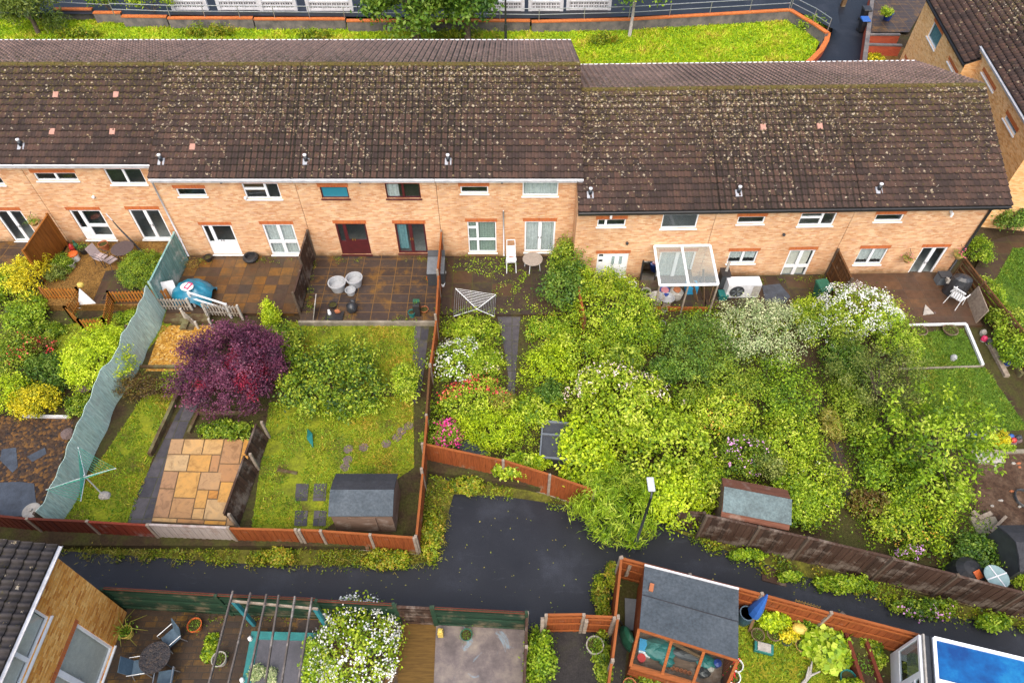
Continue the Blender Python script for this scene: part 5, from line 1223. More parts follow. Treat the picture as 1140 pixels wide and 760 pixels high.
# --- wild garden
t = thing('high_chair', 'white tubular chair with a moulded white seat by the brick wall', 'chair', P(569,299,-.02), .05)
m = MB()
for sx in (-1, 1):
    m = MB(); m.tube([(sx*.24,-.34,0),(sx*.22,-.05,.95),(sx*.20,.22,1.75)], .024, 6); m.build('leg', m_alu, t)
    m = MB(); m.tube([(sx*.26,.40,0),(sx*.22,.05,.80)], .024, 6); m.build('leg', m_alu, t)
m = MB(); m.tube([(-.20,.22,1.75),(.20,.22,1.75)], .024, 6); m.build('push_bar', m_alu, t)
m = MB(); m.tbox(Matrix.Translation((0,-.10,.72)), .46, .42, .06); m.build('seat', m_upvc, t, bevel=.03)
m = MB(); m.tbox(Matrix.Translation((0,.16,1.02)) @ Matrix.Rotation(-.35, 4, 'X'), .46, .06, .66); m.build('backrest', m_upvc, t, bevel=.03)
m = MB(); m.tbox(Matrix.Translation((0,-.28,.92)), .5, .26, .03); m.build('tray', m_upvc, t, bevel=.02)
m = MB(); m.blob((0,-.08,.80), (.16,.14,.06), 3); m.build('cushion', m_terra, t)
roundtable('round garden table with a speckled top and white legs by the french doors', 593, 288, -.02, .50, .68, mk('speckled_top', (.34,.29,.24), (.24,.20,.17), 9, .7, .2), m_alu)
t = thing('folded_airer', 'folded rotary airer of grey metal lying over the flower bed edge', 'clothes airer', P(532,345,GZ))
tops = [P(507,322,.75), P(551,328,.75)]; foot_ = P(531,347,.25); o0 = P(532,345,GZ)
cs = [Vector(p)-o0 for p in (P(507,321,.75), P(552,328,.75), P(550,352,.2), P(505,352,.2))]; fc = P(531,344,.05)-o0
for c in cs:
    m = MB(); m.tube([fc, c], .02, 6); m.build('arm', m_alu, t)
m = MB()
for k in range(2, 12):
    f = k/11
    for i in (0, 1, 3): m.tube([fc.lerp(cs[i], f), fc.lerp(cs[(i+1)%4], f)], .009, 4, cap=False)
m.build('lines', m_metal, t)
t = thing('water_tank', 'black open topped tank hidden among bright green bushes', 'tank', P(619,498,GZ), -.1)
m = MB(); m.box(-.62,-.85,0,.62,.85,.55); m.build('tank', m_charc, t); m = MB()
for (x0,y0,x1,y1) in ((-.66,-.9,.66,-.82),(-.66,.82,.66,.9),(-.66,-.82,-.6,.82),(.6,-.82,.66,.82),(-.6,.2,.6,.27)): m.box(x0,y0,.552,x1,y1,.62)
m.build('rim', m_midgrey, t)
weed('dark stone coloured sheet among the pink flowers by the orange fence', [(498,478),(520,488),(545,505),(528,508),(500,494)], GZ+.01)
# --- lean-to canopy and clutter
t = thing('lean_to', 'glazed white framed lean-to canopy on posts by the brick wall', 'canopy', P(762,300,GR))
o0 = P(762,300,GR); c1, c2, c3, c4 = [P(a,b,z)-o0 for a,b,z in ((728.5,273.8,1.85),(790.5,273,1.85),(799.5,316.5,1.55),(734.5,317.5,1.55))]
for p, q_ in ((c1,c2),(c2,c3),(c4,c3),(c1,c4),(c1.lerp(c2,.49),c4.lerp(c3,.49))):
    m = MB(); m.beam(p, q_, .11, .07); m.build('glazing_bar', m_upvc, t)
mid1, mid2 = c1.lerp(c2,.49), c4.lerp(c3,.49)
for a_, b_, d_, e_ in ((c1,mid1,mid2,c4),(mid1,c2,c3,mid2)):
    m = MB(); m.add([a_+Vector((0,0,.0)),b_,d_,e_], [(0,1,2,3)]); m.build('roof_glass', m_clearroof, t)
for c in (c4, c3, mid2):
    m = MB(); m.box(c.x-.035,c.y-.035,0,c.x+.035,c.y+.035,c.z-.03); m.build('post', m_post, t)
pot('white lidless bucket beside the lean-to, among leaves', 703, 321, GR, .22, .32, m_upvc, False, 'bucket', 'bucket')
pot('tall pale pot left of the lean-to', 717.5, 333, GR, .22, .62, m_stone, True, ph=.15)
t = thing('mirror', 'black framed garden mirror leaning against the brick wall', 'mirror', P(720,312,GR), .02)
m = MB(); Mx = Matrix.Translation((0,.0,.72)) @ Matrix.Rotation(-.18, 4, 'X')
for x, z, sx, sz in ((-.36,0,.07,1.45),(.36,0,.07,1.45),(0,.69,.65,.07),(0,-.69,.65,.07)): m.tbox(Mx @ Matrix.Translation((x,0,z)), sx, .05, sz)
m.build('frame', m_black, t); m = MB(); m.tbox(Mx, .65, .02, 1.31)
mm_ = mk('mirror_glass', (.75,.78,.78), None, 3, .03, 0, metal=1., fine=0); m.build('mirror_pane', mm_, t)
for i, (px, py, w1, c_, lb) in enumerate(((731,333,.36,m_stone,'left white basin of the two under the lean-to edge'),(742,334,.34,m_greyp,'right grey basin of the two under the lean-to edge'))):
    simple(lb, 'basin', 'basin', P(px,py,-.1), [('bowl', c_, lambda m: m.lathe([(.24,0),(.36,.2),(.38,.2),(.36,.17),(.25,.03),(0,.03)], 18)), ('stand', m_post, lambda m: m.box(-.2,-.2,-.4,.2,.2,-.002))])
simple('cobalt blue pot with a pink lid under the lean-to', 'glazed_pot', 'plant pot', P(740,324,.0), [('pot', m_bluep2, lambda m: m.lathe([(.2,-.5),(.3,-.1),(.30,.05)], 18)), ('lid', mk('pink_lid', (.55,.22,.25), None, 4, .5, 0), lambda m: m.lathe([(.2,.055),(.2,.1),(0,.12)], 14))])
simple('pale sack of compost slumped under the lean-to', 'sack', 'sack', P(752,327,-.1), [('bag', m_stone, lambda m: m.blob((0,0,0), (.38,.34,.4), 9, .1, 0, 14, 9)), ('opening', m_terra, lambda m: m.blob((0,-.05,.34), (.2,.2,.1), 3))])
simple('cyan plastic crate under the glass lean-to', 'crate', 'crate', P(768,326,GR), [('crate', m_cyan, lambda m: m.box(-.28,-.25,0,.28,.25,.62)), ('contents', m_leafdry, lambda m: m.blob((0,0,.65), (.2,.2,.1), 2))])
for i, (px, dx_) in enumerate(((776,-.5),(783,-.1),(789,.35))):
    simple(['leftmost leaning timber board under the lean-to','middle leaning timber board under the lean-to','rightmost leaning timber board under the lean-to'][i], 'board', 'board', P(px,337,GR), [('plank', m_tbeam, lambda m: m.beam((0,0,0), (dx_,1.0,1.35), .03, .26))], 0, 'boards leaning in the lean-to')
for px, py, mt, lb in ((739,347,m_stone,'small white pot in front of the red brown edge'),(737,363,m_greyp,'small grey pot in the gap left of the dark bush'),(742,370,m_terra,'small terracotta pot nearest the dark bush'),(733,350,m_terra,'small terracotta pot by the red brown edge')):
    pot(lb, px, py, GR, .15, .24, mt, True, ph=.15, leaf=.04)
simple('dark teal crate under the right post of the lean-to', 'crate', 'crate', P(803,333,GR), [('crate', m_tealp, lambda m: m.box(-.2,-.2,0,.2,.2,.4)), ('rim', m_tealp, lambda m: m.box(-.23,-.23,.402,.23,.23,.45))])
# air conditioner
o0 = P(823,328,-.37); t = thing('air_conditioner', 'grey white outdoor air conditioning unit on the patio by the brick wall', 'air conditioner', o0, .02)
m = MB(); m.box(-.82,-.30,.08,.82,.30,1.0); m.build('casing', m_fascia, t, bevel=.03)
m = MB(); m.lathe([(.36,0),(.36,.03),(.32,.03),(.31,.01),(0,.01)], 24); o = m.build('fan_guard', m_charc, t, (-.33,-.303,.55)); o.rotation_euler = (math.pi/2, 0, 0)
for k in range(5):
    a = k*2*math.pi/5; m = MB(); m.add([(0,0,.03),(.28*math.cos(a),.28*math.sin(a),.05),(.28*math.cos(a+.6),.28*math.sin(a+.6),.03)], [(0,1,2)]); o = m.build('fan_blade', m_midgrey, t, (-.33,-.303,.55)); o.rotation_euler = (math.pi/2, 0, 0)
for x in (-.6,.6):
    m = MB(); m.box(x-.06,-.32,0,x+.06,.32,.078); m.build('foot', m_blackrub, t)
m = MB(); m.box(.42,-.306,.2,.78,-.301,.9); m.build('side_panel', m_stone, t)
simple('black tall box with a pale pipe left of the air conditioner', 'meter_box', 'box', P(802,321,-.37), [('box', m_charc, lambda m: m.box(-.2,-.25,0,.22,.3,1.1)), ('pipe', m_stone, lambda m: m.tube([(.05,.1,1.1),(.1,.2,1.65)], .07, 8)), ('lid', m_black, lambda m: m.box(-.22,-.27,1.102,.24,.32,1.14))])
weed('dark tarpaulin sheet spread on the patio right of the air conditioner', [(848,318),(868,316),(880,330),(874,338),(852,335)], -.345)
# --- end garden
t = thing('barbecue', 'barbecue under a black cover in the corner by the slatted fence', 'barbecue', P(1061,326,-.36), -.3)
m = MB(); q = random.Random(3)
pts = [(.0,.62),(.0,.62)]
m.lathe([(.55,.02),(.52,.5),(.50,.85),(.44,1.05),(.25,1.16),(0,1.18)], 14, (0,0,0), 0, 1.0, .75); m.build('cover', m_blackbag, t)
for k in range(3):
    m = MB(); m.box(-.62+k*.0,-.1+k*.12,.6,-.50,-.04+k*.12,.85-.05*k); m.build('fastener', m_stone, t)
simple('small grey lidded box beside the covered barbecue', 'gas_box', 'box', P(1047,314,-.36), [('box', m_midgrey, lambda m: m.box(-.28,-.22,0,.28,.22,.5)), ('lid', m_charc, lambda m: m.box(-.30,-.24,.502,.30,.24,.56))])
chair('white plastic slatted garden chair in front of the covered barbecue', 1066, 331, -.36, 2.2, m_upvc, m_upvc, slatted=True, s=1.15)
roundtable('white round table half hidden behind the white blossom bush', 994, 349, -.36, .55, .72, m_upvc, m_alu)
simple('triangular pale stone laid on the brown patio', 'stone', 'stone', P(1031,346,-.35), [('slab', m_stone, lambda m: m.prism([(-.28,-.3),(.3,-.2),(.1,.4)], 0, .04)), ('chip', m_dstone, lambda m: m.prism([(.34,-.2),(.42,-.15),(.36,-.05)], 0, .03))])
for px, lb in ((1022,'left dark coiled ring planter on the small lawn edge'),(1056,'right dark coiled ring planter on the small lawn edge')):
    pot(lb, px, 370, GR, .34, .22, m_darkwood, True, 'ring_planter', 'planter', ph=.2, leaf=.05)
def hang(label, px, py, par_y, z, flm):
    c = PY(px, py, par_y); t = thing('hanging_basket', label, 'hanging basket', c)
    m = MB(); m.lathe([(.0,-.22),(.14,-.18),(.24,0)], 14); m.build('basket', m_straw, t); plantin(t, -.05, .28, .35, int(px), None, .06, 220)
    m = MB(); m.tube([(0,0,.0),(0,.0,.35),(0,.28,.45)], .012, 5); m.build('bracket', m_black, t)
    q = np.random.default_rng(int(px)); p = q.normal(size=(30,3))*.14+np.array([0,0,.15]); V, Fq, A = leaves(p, np.full(30,.07), np.full(30,.5), None, .8, .9); npmesh('blossom', V, Fq, flm, t, attr=A)
m_pinkfl = leafmat('pink_petal', [(.45,.05,.12),(.60,.10,.20),(.70,.25,.35)], .2)
hang('hanging basket left of the last french doors', 1011, 288, 25.05, 0, m_pinkfl); hang('hanging basket right of the last french doors', 1068, 284, 25.05, 0, m_pinkfl)
hang('trailing hanging basket beside the leftmost french doors', 37, 247, 26.85, 0, m_leafgen)
t = tag(MB().tbox(Matrix.Translation((0,0,.55)) @ Matrix.Rotation(.12, 4, 'Y'), .05, 1.65, 1.0).build('panel_board', m_post, None, P(1081,348,GR), -.15), 'grey weathered board leaning on the slatted fence', 'board')
for i, (px, py, c, lb) in enumerate(((1093,372,m_stone,'pale stone ornament at the fence foot'),(1094,379,m_pink,'pink ornament at the fence foot'),(1100,383,m_charc,'dark spotted ornament by the long grey board'),(1120,406,m_bluep2,'small blue ball beside the timber bed'),(1060,400,m_greyp,'grey ornament on the small lawn'))):
    simple(lb, 'ornament', 'ornament', P(px,py,GR), [('body', c, lambda m: m.blob((0,0,.14), (.14,.14,.18), i)), ('foot', m_stone, lambda m: m.lathe([(.12,0),(.1,.04),(0,.05)], 8))])
sleeper('lower timber sleeper of the raised bed by the lower right lawn', P(1117,395,GR), P(1135,420,GR), GR, .3); sleeper('upper timber sleeper of the raised bed by the lower right lawn', P(1108,345,GR), P(1124,372,GR), GR, .3)
for i, (px, py, c, lb) in enumerate(((1083,484,m_bluep2,'dark blue pot at the left of the rockery'),(1095,487,m_greyp,'pale grey dish in the rockery'),(1078,487,m_greyp,'round grey stone at the left rockery end'),(1127,491,m_red,'red ornament in the rockery'),(1124,487,m_bluep,'blue ornament in the rockery behind the red one'),(1133,488,m_charc,'dark rock at the right rockery end'))):
    simple(lb, 'rockery_ornament', 'ornament', P(px,py,GR+.05), [('body', c, lambda m: m.blob((0,0,.09), (.13,.12,.13), i+4)), ('foot', m_dstone, lambda m: m.lathe([(.2,-.05),(.18,.03),(0,.03)], 8))])
simple('white stone slab laid at the edge of the dug soil', 'stone_slab', 'slab', P(1100,511,GR), [('slab', m_stone, lambda m: m.box(-.55,-.22,0,.45,.22,.12)), ('chip', m_stone, lambda m: m.box(.47,-.18,0,.6,.1,.1))])
sleeper('left short pale post lying by the dug soil', P(1080,571,GR), P(1087,577,GR), GR+.1, .12, .16, m_post); sleeper('right short pale post lying across by the dug soil', P(1087,579,GR), P(1101,573,GR), GR+.1, .12, .16, m_post)
t = thing('hose_coil', 'coil of dark hose at the right edge of the dug soil', 'hose', P(1139,556,GR)); m = MB()
m.tube([(math.cos(k*.5)*(.36+.02*math.sin(k)), math.sin(k*.5)*.4, .04+.012*k*.3) for k in range(40)], .025, 5); m.build('hose', m_charc, t)
for i in range(9):
    px, py = 1100+rnd.random()*38, 512+rnd.random()*55; m = MB(); m.blob((0,0,.02), (.07+.05*rnd.random(),.06,.05), i, .2, 0, 6, 4); tag(m.build('stone', m_stone if i % 3 else m_terra, None, P(px,py,GR)), 'small loose stone scattered on the dug soil', 'stone', 'stones on the dug soil')
s7, W, D, e, r = shed4('garden_shed', 'low shed with a dark grey pitched roof at the right edge', [(1120,588),(1170,583),(1125,632),(1178,636)], .95, 1.45, GR, m_charc, m_felt_d, m_felt_d, True)
simple('pale concrete lintel in front of the low grey shed', 'lintel_stone', 'stone', P(1097,585,GR), [('slab', m_kerb, lambda m: m.box(-.5,-.35,0,.5,.35,.08)), ('bar', m_post, lambda m: m.beam((.0,-.3,.12), (.75,.25,.3), .1, .1))])
t = thing('composter', 'black domed composter with an orange hatch behind the dark fence', 'composter', P(1069,643,GR)); m = MB(); m.lathe([(.62,0),(.56,.5),(.50,.75),(.30,.92),(0,.98)], 18); m.build('body', m_blackrub, t)
m = MB(); m.tbox(Matrix.Translation((.06,-.24,.955)) @ Matrix.Rotation(.45, 4, 'X') @ Matrix.Rotation(.4, 4, 'Z'), .26, .30, .03); m.build('hatch', m_orangep, t)
t = thing('glass_table', 'round glass table top with a pale cross frame behind the dark fence', 'table', P(1110,641,.75)-Vector((0,0,1.25)))
m = MB(); m.lathe([(0,1.22),(.40,1.22),(.42,1.235),(.40,1.25),(0,1.25)], 24); m.build('glass_top', mk('frosted_glass', (.26,.36,.36), (.20,.29,.29), 4, .15, .05), t)
for a in (0, math.pi/2):
    m = MB(); m.box(-.41,-.02,1.251+.004*a,.41,.02,1.262+.004*a); o = m.build('cross_bar', m_fascia, t); o.rotation_euler = (0,0,a+.3)
m = MB(); m.tube([(0,0,0),(0,0,1.21)], .04, 8); m.build('pedestal', m_metal, t)
# --- near patio, lower left
SZ = -.57
roundtable('dark mosaic round table among blue mesh chairs', 172, 731, SZ, .50, .72, m_mosaic, m_darkmetal)
chair('blue mesh armchair farthest from the lower house, behind the dark table', 190, 710, SZ, -.75, m_bluemesh, m_metal, group='blue mesh garden chairs')
chair('blue mesh armchair nearest the lower house, left of the dark table', 156, 742, SZ, 1.75, m_bluemesh, m_metal, group='blue mesh garden chairs')
chair('blue mesh armchair at the bottom edge, right of the dark table', 184, 754, SZ, 3.3, m_bluemesh, m_metal, group='blue mesh garden chairs')
pot('round orange pot of greenery beside the far blue chair', 219.5, 698, SZ, .24, .30, m_orangep, True, ph=.14, leaf=.05)
pot('white rimmed dark pot under the first grey beam', 247, 736, SZ, .24, .34, m_stone, True, ph=.14, leaf=.05)
t = pot('yellow rimmed pot of spiky leaves by the corner of the lower house', 144, 706, SZ, .22, .35, m_yellow, True, ph=.3, pm=m_leafgen, leaf=.10)
m = MB()
for k in range(9):
    a = k*.7; L = rnd.uniform(.5,.9); m.tube([(.1*math.cos(a),.1*math.sin(a),.35),(.4*L*math.cos(a),.4*L*math.sin(a),.7),(L*math.cos(a),L*math.sin(a),.45)], [.015,.012,.004], 4)
m.build('long_leaves', mk('yellow_green_blade', (.28,.26,.02), (.20,.22,.02), 5, .6, 0), t)
# pergola
t = thing('pergola', 'weathered pergola of six thin grey beams over the pond', 'pergola', P(283,700,SZ)); o0 = P(283,700,SZ); zt = 2.0-SZ
for (a_, b_) in (((259.5,657.5),(225,790)),((279,659.5),(247,790)),((297,661),(270,790)),((310.5,662),(291,790)),((328.5,663.5),(309,790)),((347.5,665),(327,790))):
    m = MB(); m.beam(P(*a_,2.0)-o0, P(*b_,2.0)-o0, .05, .10); m.build('beam', m_bar, t)
m = MB(); m.beam(P(256,668.5,1.85)-o0, P(354,677.5,1.85)-o0, .06, .10); m.build('cross_beam', m_post, t)
m = MB(); m.beam(P(212,800,1.85)-o0, P(334,806,1.85)-o0, .06, .10); m.build('cross_beam', m_post, t)
for c in ((260,668.9),(351,677.2)):
    b0 = P(*c,1.80)-o0; m = MB(); m.box(b0.x-.06,b0.y-.06,0,b0.x+.06,b0.y+.06,zt-.22); m.build('post', m_cyanpaint, t)
t = thing('raised_pond', 'raised pond with a broad teal painted timber rim', 'pond', P(312,735,SZ)); o0 = P(312,735,SZ)
cs = [P(280,702,-.15)-o0, P(353,704,-.15)-o0, P(347,775,-.15)-o0, P(266,775,-.15)-o0]; ci = sum(cs, Vector())/4
inn = [c+(ci-c)*.26 for c in cs]; m = MB()
for i in range(4):
    j = (i+1) % 4; a_, b_, c_, d_ = cs[i], cs[j], inn[j], inn[i]; zz = a_.z
    m.add([a_,b_,c_,d_]+[Vector((v.x,v.y,zz-.05)) for v in (a_,b_,c_,d_)], [(0,1,2,3)[::-1],(4,5,6,7),(0,1,5,4),(2,3,7,6)])
m.build('rim', m_tealpaint, t); m = MB(); m.prism([(c.x*.97,c.y*.97) for c in cs], 0, cs[0].z-.06); m.build('side', m_tealpaint, t)
m = MB(); m.prism([(c.x,c.y) for c in inn], cs[0].z-.055, cs[0].z-.03); m.build('slate_cover', mk('slate_cover', (.10,.095,.11), (.06,.06,.07), 2, .6, .3), t)
for px, py, lb in ((279,711,'pale ornament on the far left of the teal rim'),(270,757,'pale ornament on the near left of the teal rim')):
    simple(lb, 'ornament', 'ornament', P(px,py,-.15), [('body', m_upvc, lambda m: m.blob((0,0,.08), (.07,.08,.1), 2)), ('foot', m_stone, lambda m: m.lathe([(.08,0),(.06,.02),(0,.02)], 8))])
# yard
pot('green ring pot on the stained concrete yard', 519.5, 708, -.45, .20, .22, m_greenp, True, ph=.06, leaf=.04)
simple('yellow plastic toy upright on the concrete yard by the green fence', 'toy', 'toy', P(491,706,-.45), [('body', m_yellow, lambda m: m.box(-.09,-.1,0,.09,.1,.35)), ('top', m_yellow, lambda m: m.lathe([(.1,.352),(.08,.45),(0,.47)], 10))])
sleeper('slim timber post along the right side of the concrete yard', P(586,700,-.4), P(585,790,-.4), -.44, .2, .1, m_post)
pot('tall white pot of leaves in the dark yard', 661, 722, SZ, .29, .50, m_stone, True, ph=.35, leaf=.08)
for px, py, px2, py2, lb in ((604,688,603,706,'post leaning on the fence left of the orange panels'),(653,690,650,703,'grey prop post behind the white plant pot'),(702,626,697,640,'grey prop post in the corner of the orange fence')):
    a_, b_ = P(px,py,1.0), P(px2,py2,.0); t = tag(MB().beam((0,0,0), b_-a_, .12, .10).build('prop_post', m_post, None, a_), lb, 'post')
# potting shed
t = thing('potting_shed', 'orange potting shed with a big grey felt roof and sloping glazed front', 'shed', P(760,725,SZ)); o0 = P(760,725,SZ)
zb_, zf = 1.45, 1.75
A, B, C, Dp = P(717.6,629.8,zb_)-o0, P(822.4,656.4,zb_)-o0, P(821.8,733.4,zf)-o0, P(711.8,698.7,zf)-o0
fl_, fr_ = P(702,741,.55)-o0, P(806,771,.55)-o0
m = MB(); th = Vector((0,0,.06)); m.add([A,B,C,Dp,A-th,B-th,C-th,Dp-th], [(0,3,2,1),(4,5,6,7),(0,1,5,4),(1,2,6,5),(2,3,7,6),(3,0,4,7)]); rf = m.build('roof', m_felt, t)
m = MB(); mid_a, mid_b = A.lerp(Dp,.48), B.lerp(C,.48); m.beam(mid_a+Vector((0,0,.008)), mid_b+Vector((0,0,.008)), .03, .016); m.build('felt_lap', m_felt_d, rf)
m = MB(); m.beam(A+Vector((0,.03,.03)), B+Vector((0,.03,.03)), .05, .07); m.build('edge_strip', m_fascia, rf)
sx = (B-A).normalized()*.05
def zat(v, z): return Vector((v.x, v.y, z))
wl = [(A+sx, Dp+sx), (B-sx, C-sx), (A+sx, B-sx)]
for a_, b_ in wl:
    m = MB(); d = (b_-a_); n = max(2, int(Vector((d.x,d.y,0)).length/.12))
    for k in range(n):
        p = a_.lerp(b_, k/n); q_ = a_.lerp(b_, (k+1)/n-.01); nn = Vector((-d.y, d.x, 0)).normalized()*.012
        m.add([zat(p,0)-nn, zat(q_,0)-nn, zat(q_,0)+nn, zat(p,0)+nn, p-nn-th, q_-nn-th, q_+nn-th, p+nn-th], [(3,2,1,0),(4,5,6,7),(0,1,5,4),(1,2,6,5),(2,3,7,6),(3,0,4,7)])
    m.build('wall', m_f_or, t)
for a_, b_ in ((Dp,fl_),(C,fr_)):
    m = MB(); m.add([zat(a_,0),zat(b_,0),b_,a_-th], [(0,1,2,3)]); m.build('side_cheek', m_f_or, t)
m = MB(); d = fr_-fl_; n = 9
for k in range(3):
    m.add([fl_.lerp(fr_,0)+Vector((0,-.002*k,-.37*k-.02)), fr_+Vector((0,-.002*k,-.37*k-.02)), fr_+Vector((0,-.002*k,-.37*(k+1))), fl_+Vector((0,-.002*k,-.37*(k+1)))], [(0,1,2,3)[::-1]])
m.build('front_boards', m_f_or, t)
for f in (0, .34, .67, 1):
    m = MB(); m.beam(Dp.lerp(C, f)-Vector((0,0,.05)), fl_.lerp(fr_, f), .09, .07); m.build('glazing_bar', m_f_or2, t)
m = MB(); m.beam(fl_+Vector((0,0,.002)), fr_+Vector((0,0,.002)), .18, .09); m.build('sill', m_f_or2, t)
m = MB(); m.beam(Dp-Vector((0,0,.08)), C-Vector((0,0,.08)), .12, .10); m.build('head_rail', m_f_or2, t)
for k in range(3):
    f0, f1 = (0,.34,.67)[k]+.02, (.34,.67,1)[k]-.02
    m = MB(); m.add([Dp.lerp(C,f0)-Vector((0,0,.07)), Dp.lerp(C,f1)-Vector((0,0,.07)), fl_.lerp(fr_,f1), fl_.lerp(fr_,f0)], [(0,1,2,3)[::-1]]); m.build('pane', glassmat('clear_glass', (.1,.12,.12), .97, .05, .03), t)
m = MB(); pl = [zat(Dp.lerp(A,.3),0), zat(C.lerp(B,.3),0), zat(fr_,0), zat(fl_,0)]
cc = sum(pl, Vector())/4; m.prism([((p-cc)*.96+cc)[:2] for p in pl], .60, .66); m.build('bench', m_darkwood, t)
bz = SZ+.66
for px, py, fn, mat, nm, lb in ((733,717,lambda m: m.blob((0,0,.12),(.42,.30,.16),5,.12,0,14,9),m_tealp,'cloth','large teal cloth bundle behind the left potting shed glass'),
    (716,713,lambda m: m.box(-.13,-.14,0,.13,.14,.2),m_cyan,'box','blue and white carton behind the left potting shed glass'),
    (713,727,lambda m: m.lathe([(.09,0),(.11,.2),(0,.2)],12),m_red,'pot','small red pot behind the left potting shed glass'),
    (717,720,lambda m: m.box(-.15,-.09,.0,.15,.09,.12),m_upvc,'box','white packet in front of the blue carton'),
    (741,730,lambda m: m.blob((0,0,.1),(.2,.14,.12),7),m_tealp,'watering_can','pale teal watering can by the first glazing bar'),
    (762,723,lambda m: m.blob((0,0,.1),(.45,.12,.12),3,.2),m_charc,'tool_bag','dark tool bag behind the middle potting shed glass'),
    (757,717,lambda m: m.beam((-.45,.12,.25),(.5,-.12,.25),.05,.09),m_tbeam,'timber_batten','pale batten behind the middle potting shed glass'),
    (785,731,lambda m: m.blob((0,0,.1),(.25,.2,.13),9,.2),m_tealp,'cloth','smaller teal cloth behind the right potting shed glass'),
    (797,733,lambda m: m.lathe([(.08,0),(.10,.22),(0,.25)],10),m_bluep2,'bottle','dark blue bottle behind the right potting shed glass'),
    (782,742,lambda m: m.blob((0,0,.08),(.18,.14,.1),2,.2),m_blackbag,'cloth','black cloth behind the right potting shed glass'),
    (778,727,lambda m: m.lathe([(.06,0),(.08,.12),(0,.12)],10),m_yellow,'pot','yellow pot behind the right potting shed glass'),
    (790,738,lambda m: m.lathe([(.08,0),(.09,.15),(0,.2)],10),m_stone,'bottle','pale bottle behind the right potting shed glass')):
    m = MB(); fn(m); oo = tag(m.build(nm, mat, None, P(px,py+7,bz), -.25), lb, nm.replace('_',' ')); oo.scale = (1.3,1.3,1.3)
for k in range(6):
    m = MB(); m.lathe([(.05,0),(.07,.12),(.055,.12),(.04,.02),(0,.02)], 10); tag(m.build('flower_pot', m_terra, None, P(744+k*4.6,743+k*1.3,bz)), 'small empty terracotta pot in the row behind the middle glass', 'plant pot', 'row of terracotta pots in the shed')
tag(MB().tbox(Matrix.Translation((0,0,.04)), .14, .26, .08).build('brick', m_terra, None, P(725,654,1.56), -.3), 'loose pinkish brick lying on the grey felt roof', 'brick')
# around the potting shed
t = thing('parasol', 'folded blue parasol standing between the shed and the orange fence', 'parasol', P(832,690,SZ)); tp = P(842,651,1.55)-P(832,690,SZ)
m = MB(); m.lathe([(.10,.5),(.30,.75),(.26,1.2),(.14,1.75),(.04,2.15),(0,2.2)], 9, (.0,0,0)); m.build('canopy', m_bluep, t); m = MB(); m.tube([(0,0,0),(0,0,.55)], .03, 8); m.build('pole', m_alu, t)
t.rotation_euler = (-.10, .10, 0); t.scale = (.75, 1.0, .92)
t = thing('water_butt', 'open blue grey water butt beside the potting shed', 'water butt', P(826,690,SZ)); m = MB(); m.lathe([(.26,0),(.32,.45),(.29,.85),(.26,.85),(.27,.5),(0,.45)], 18); m.build('barrel', mk('blue_grey_plastic', (.03,.075,.10), (.02,.05,.07), 4, .45, .1), t)
m = MB(); m.lathe([(.31,.852),(.31,.89),(.27,.89),(.27,.852)], 18); m.build('rim', m_bluemesh, t); t.scale = (.85,.85,.85)
tag(MB().beam((0,0,0), (P(848,662,1.0)-P(834,702,SZ)), .10, .08).build('prop_post', m_tbeam, None, P(834,702,SZ)), 'mossy timber prop beside the folded blue parasol', 'post')
t = thing('wheelbarrow', 'upturned green wheelbarrow tray between the shed and orange fence', 'wheelbarrow', P(697,714,SZ), .35); m = MB(); m.lathe([(.02,.95),(.22,.80),(.34,.4),(.30,.05)], 10, (0,0,0), 0, .55, 1.35); m.build('tray', m_greenp, t); m = MB(); m.tube([(.1,-.4,.1),(.1,.7,.1)], .02, 6); m.build('handle', m_darkmetal, t)
tag(MB().box(-.3,-.55,0,.3,.55,.06).build('paving_slab', m_midgrey, None, P(705,684,SZ), -.1), 'grey slab on the ground behind the green wheelbarrow', 'slab')
t = thing('garden_caddy', 'teal caddy with a grey lid on the grass by the potting shed', 'caddy', P(849,722,SZ), -.25); m = MB(); m.box(-.32,-.17,0,.32,.17,.2); m.build('box', m_tealp, t, bevel=.02); m = MB(); m.box(-.22,-.14,.202,.22,.14,.235); m.build('lid', m_stone, t)
for i, (px, py, r_, mt, lb) in enumerate(((842,708,.22,m_darkwood,'rusty ring pot at the foot of the timber prop'),(860,707,.24,m_darkwood,'dark ring pot left of the yellow dish'),(891,720,.22,m_straw,'straw coloured ring planter on the grass'),(874,715,.16,m_charc,'small slate grey pot on the grass'))):
    pot(lb, px, py, SZ, r_, .22, mt, True, 'ring_pot', 'plant pot', ph=.1, leaf=.05)
t = thing('wicker_panel', 'straw wicker panel leaning on the inner orange fence', 'wicker panel', P(888,705,SZ), -.3); m = MB()
for k in range(9): m.tube([(-.4+k*.1,0,0),(-.4+k*.1,.75,1.05)], .02, 5)
for k in range(9): m.tube([(-.42,.09*k,.125*k),(.42,.09*k,.125*k)], .02, 5)
m.build('weave', m_straw, t)
tag(MB().blob((0,0,.1), (.28,.19,.13), 6, .04, 0, 16, 10).build('dish', m_yellow, None, P(890,700,SZ+.35), -.2), 'upturned oval yellow dish among leaves by the wicker panel', 'dish')
tag(MB().tube([(0,0,0),(.75,.42,.5)], [.13,.12], 9).build('log', m_post, None, P(917,704,SZ+.4), .1), 'grey cut log propped against the orange fence', 'log')
t = tag(MB().tube([(-.3,-.3,.05),(.05,.0,.12),(.25,.45,.2)], [.07,.06,.02], 6).tube([(.05,0,.12),(.42,.12,.22)], [.05,.02], 6).tube([(-.1,-.15,.1),(.05,.25,.3)], [.05,.02], 6).build('driftwood', m_stone, None, P(898,753,SZ)), 'forked grey driftwood on the lower right lawn', 'driftwood')
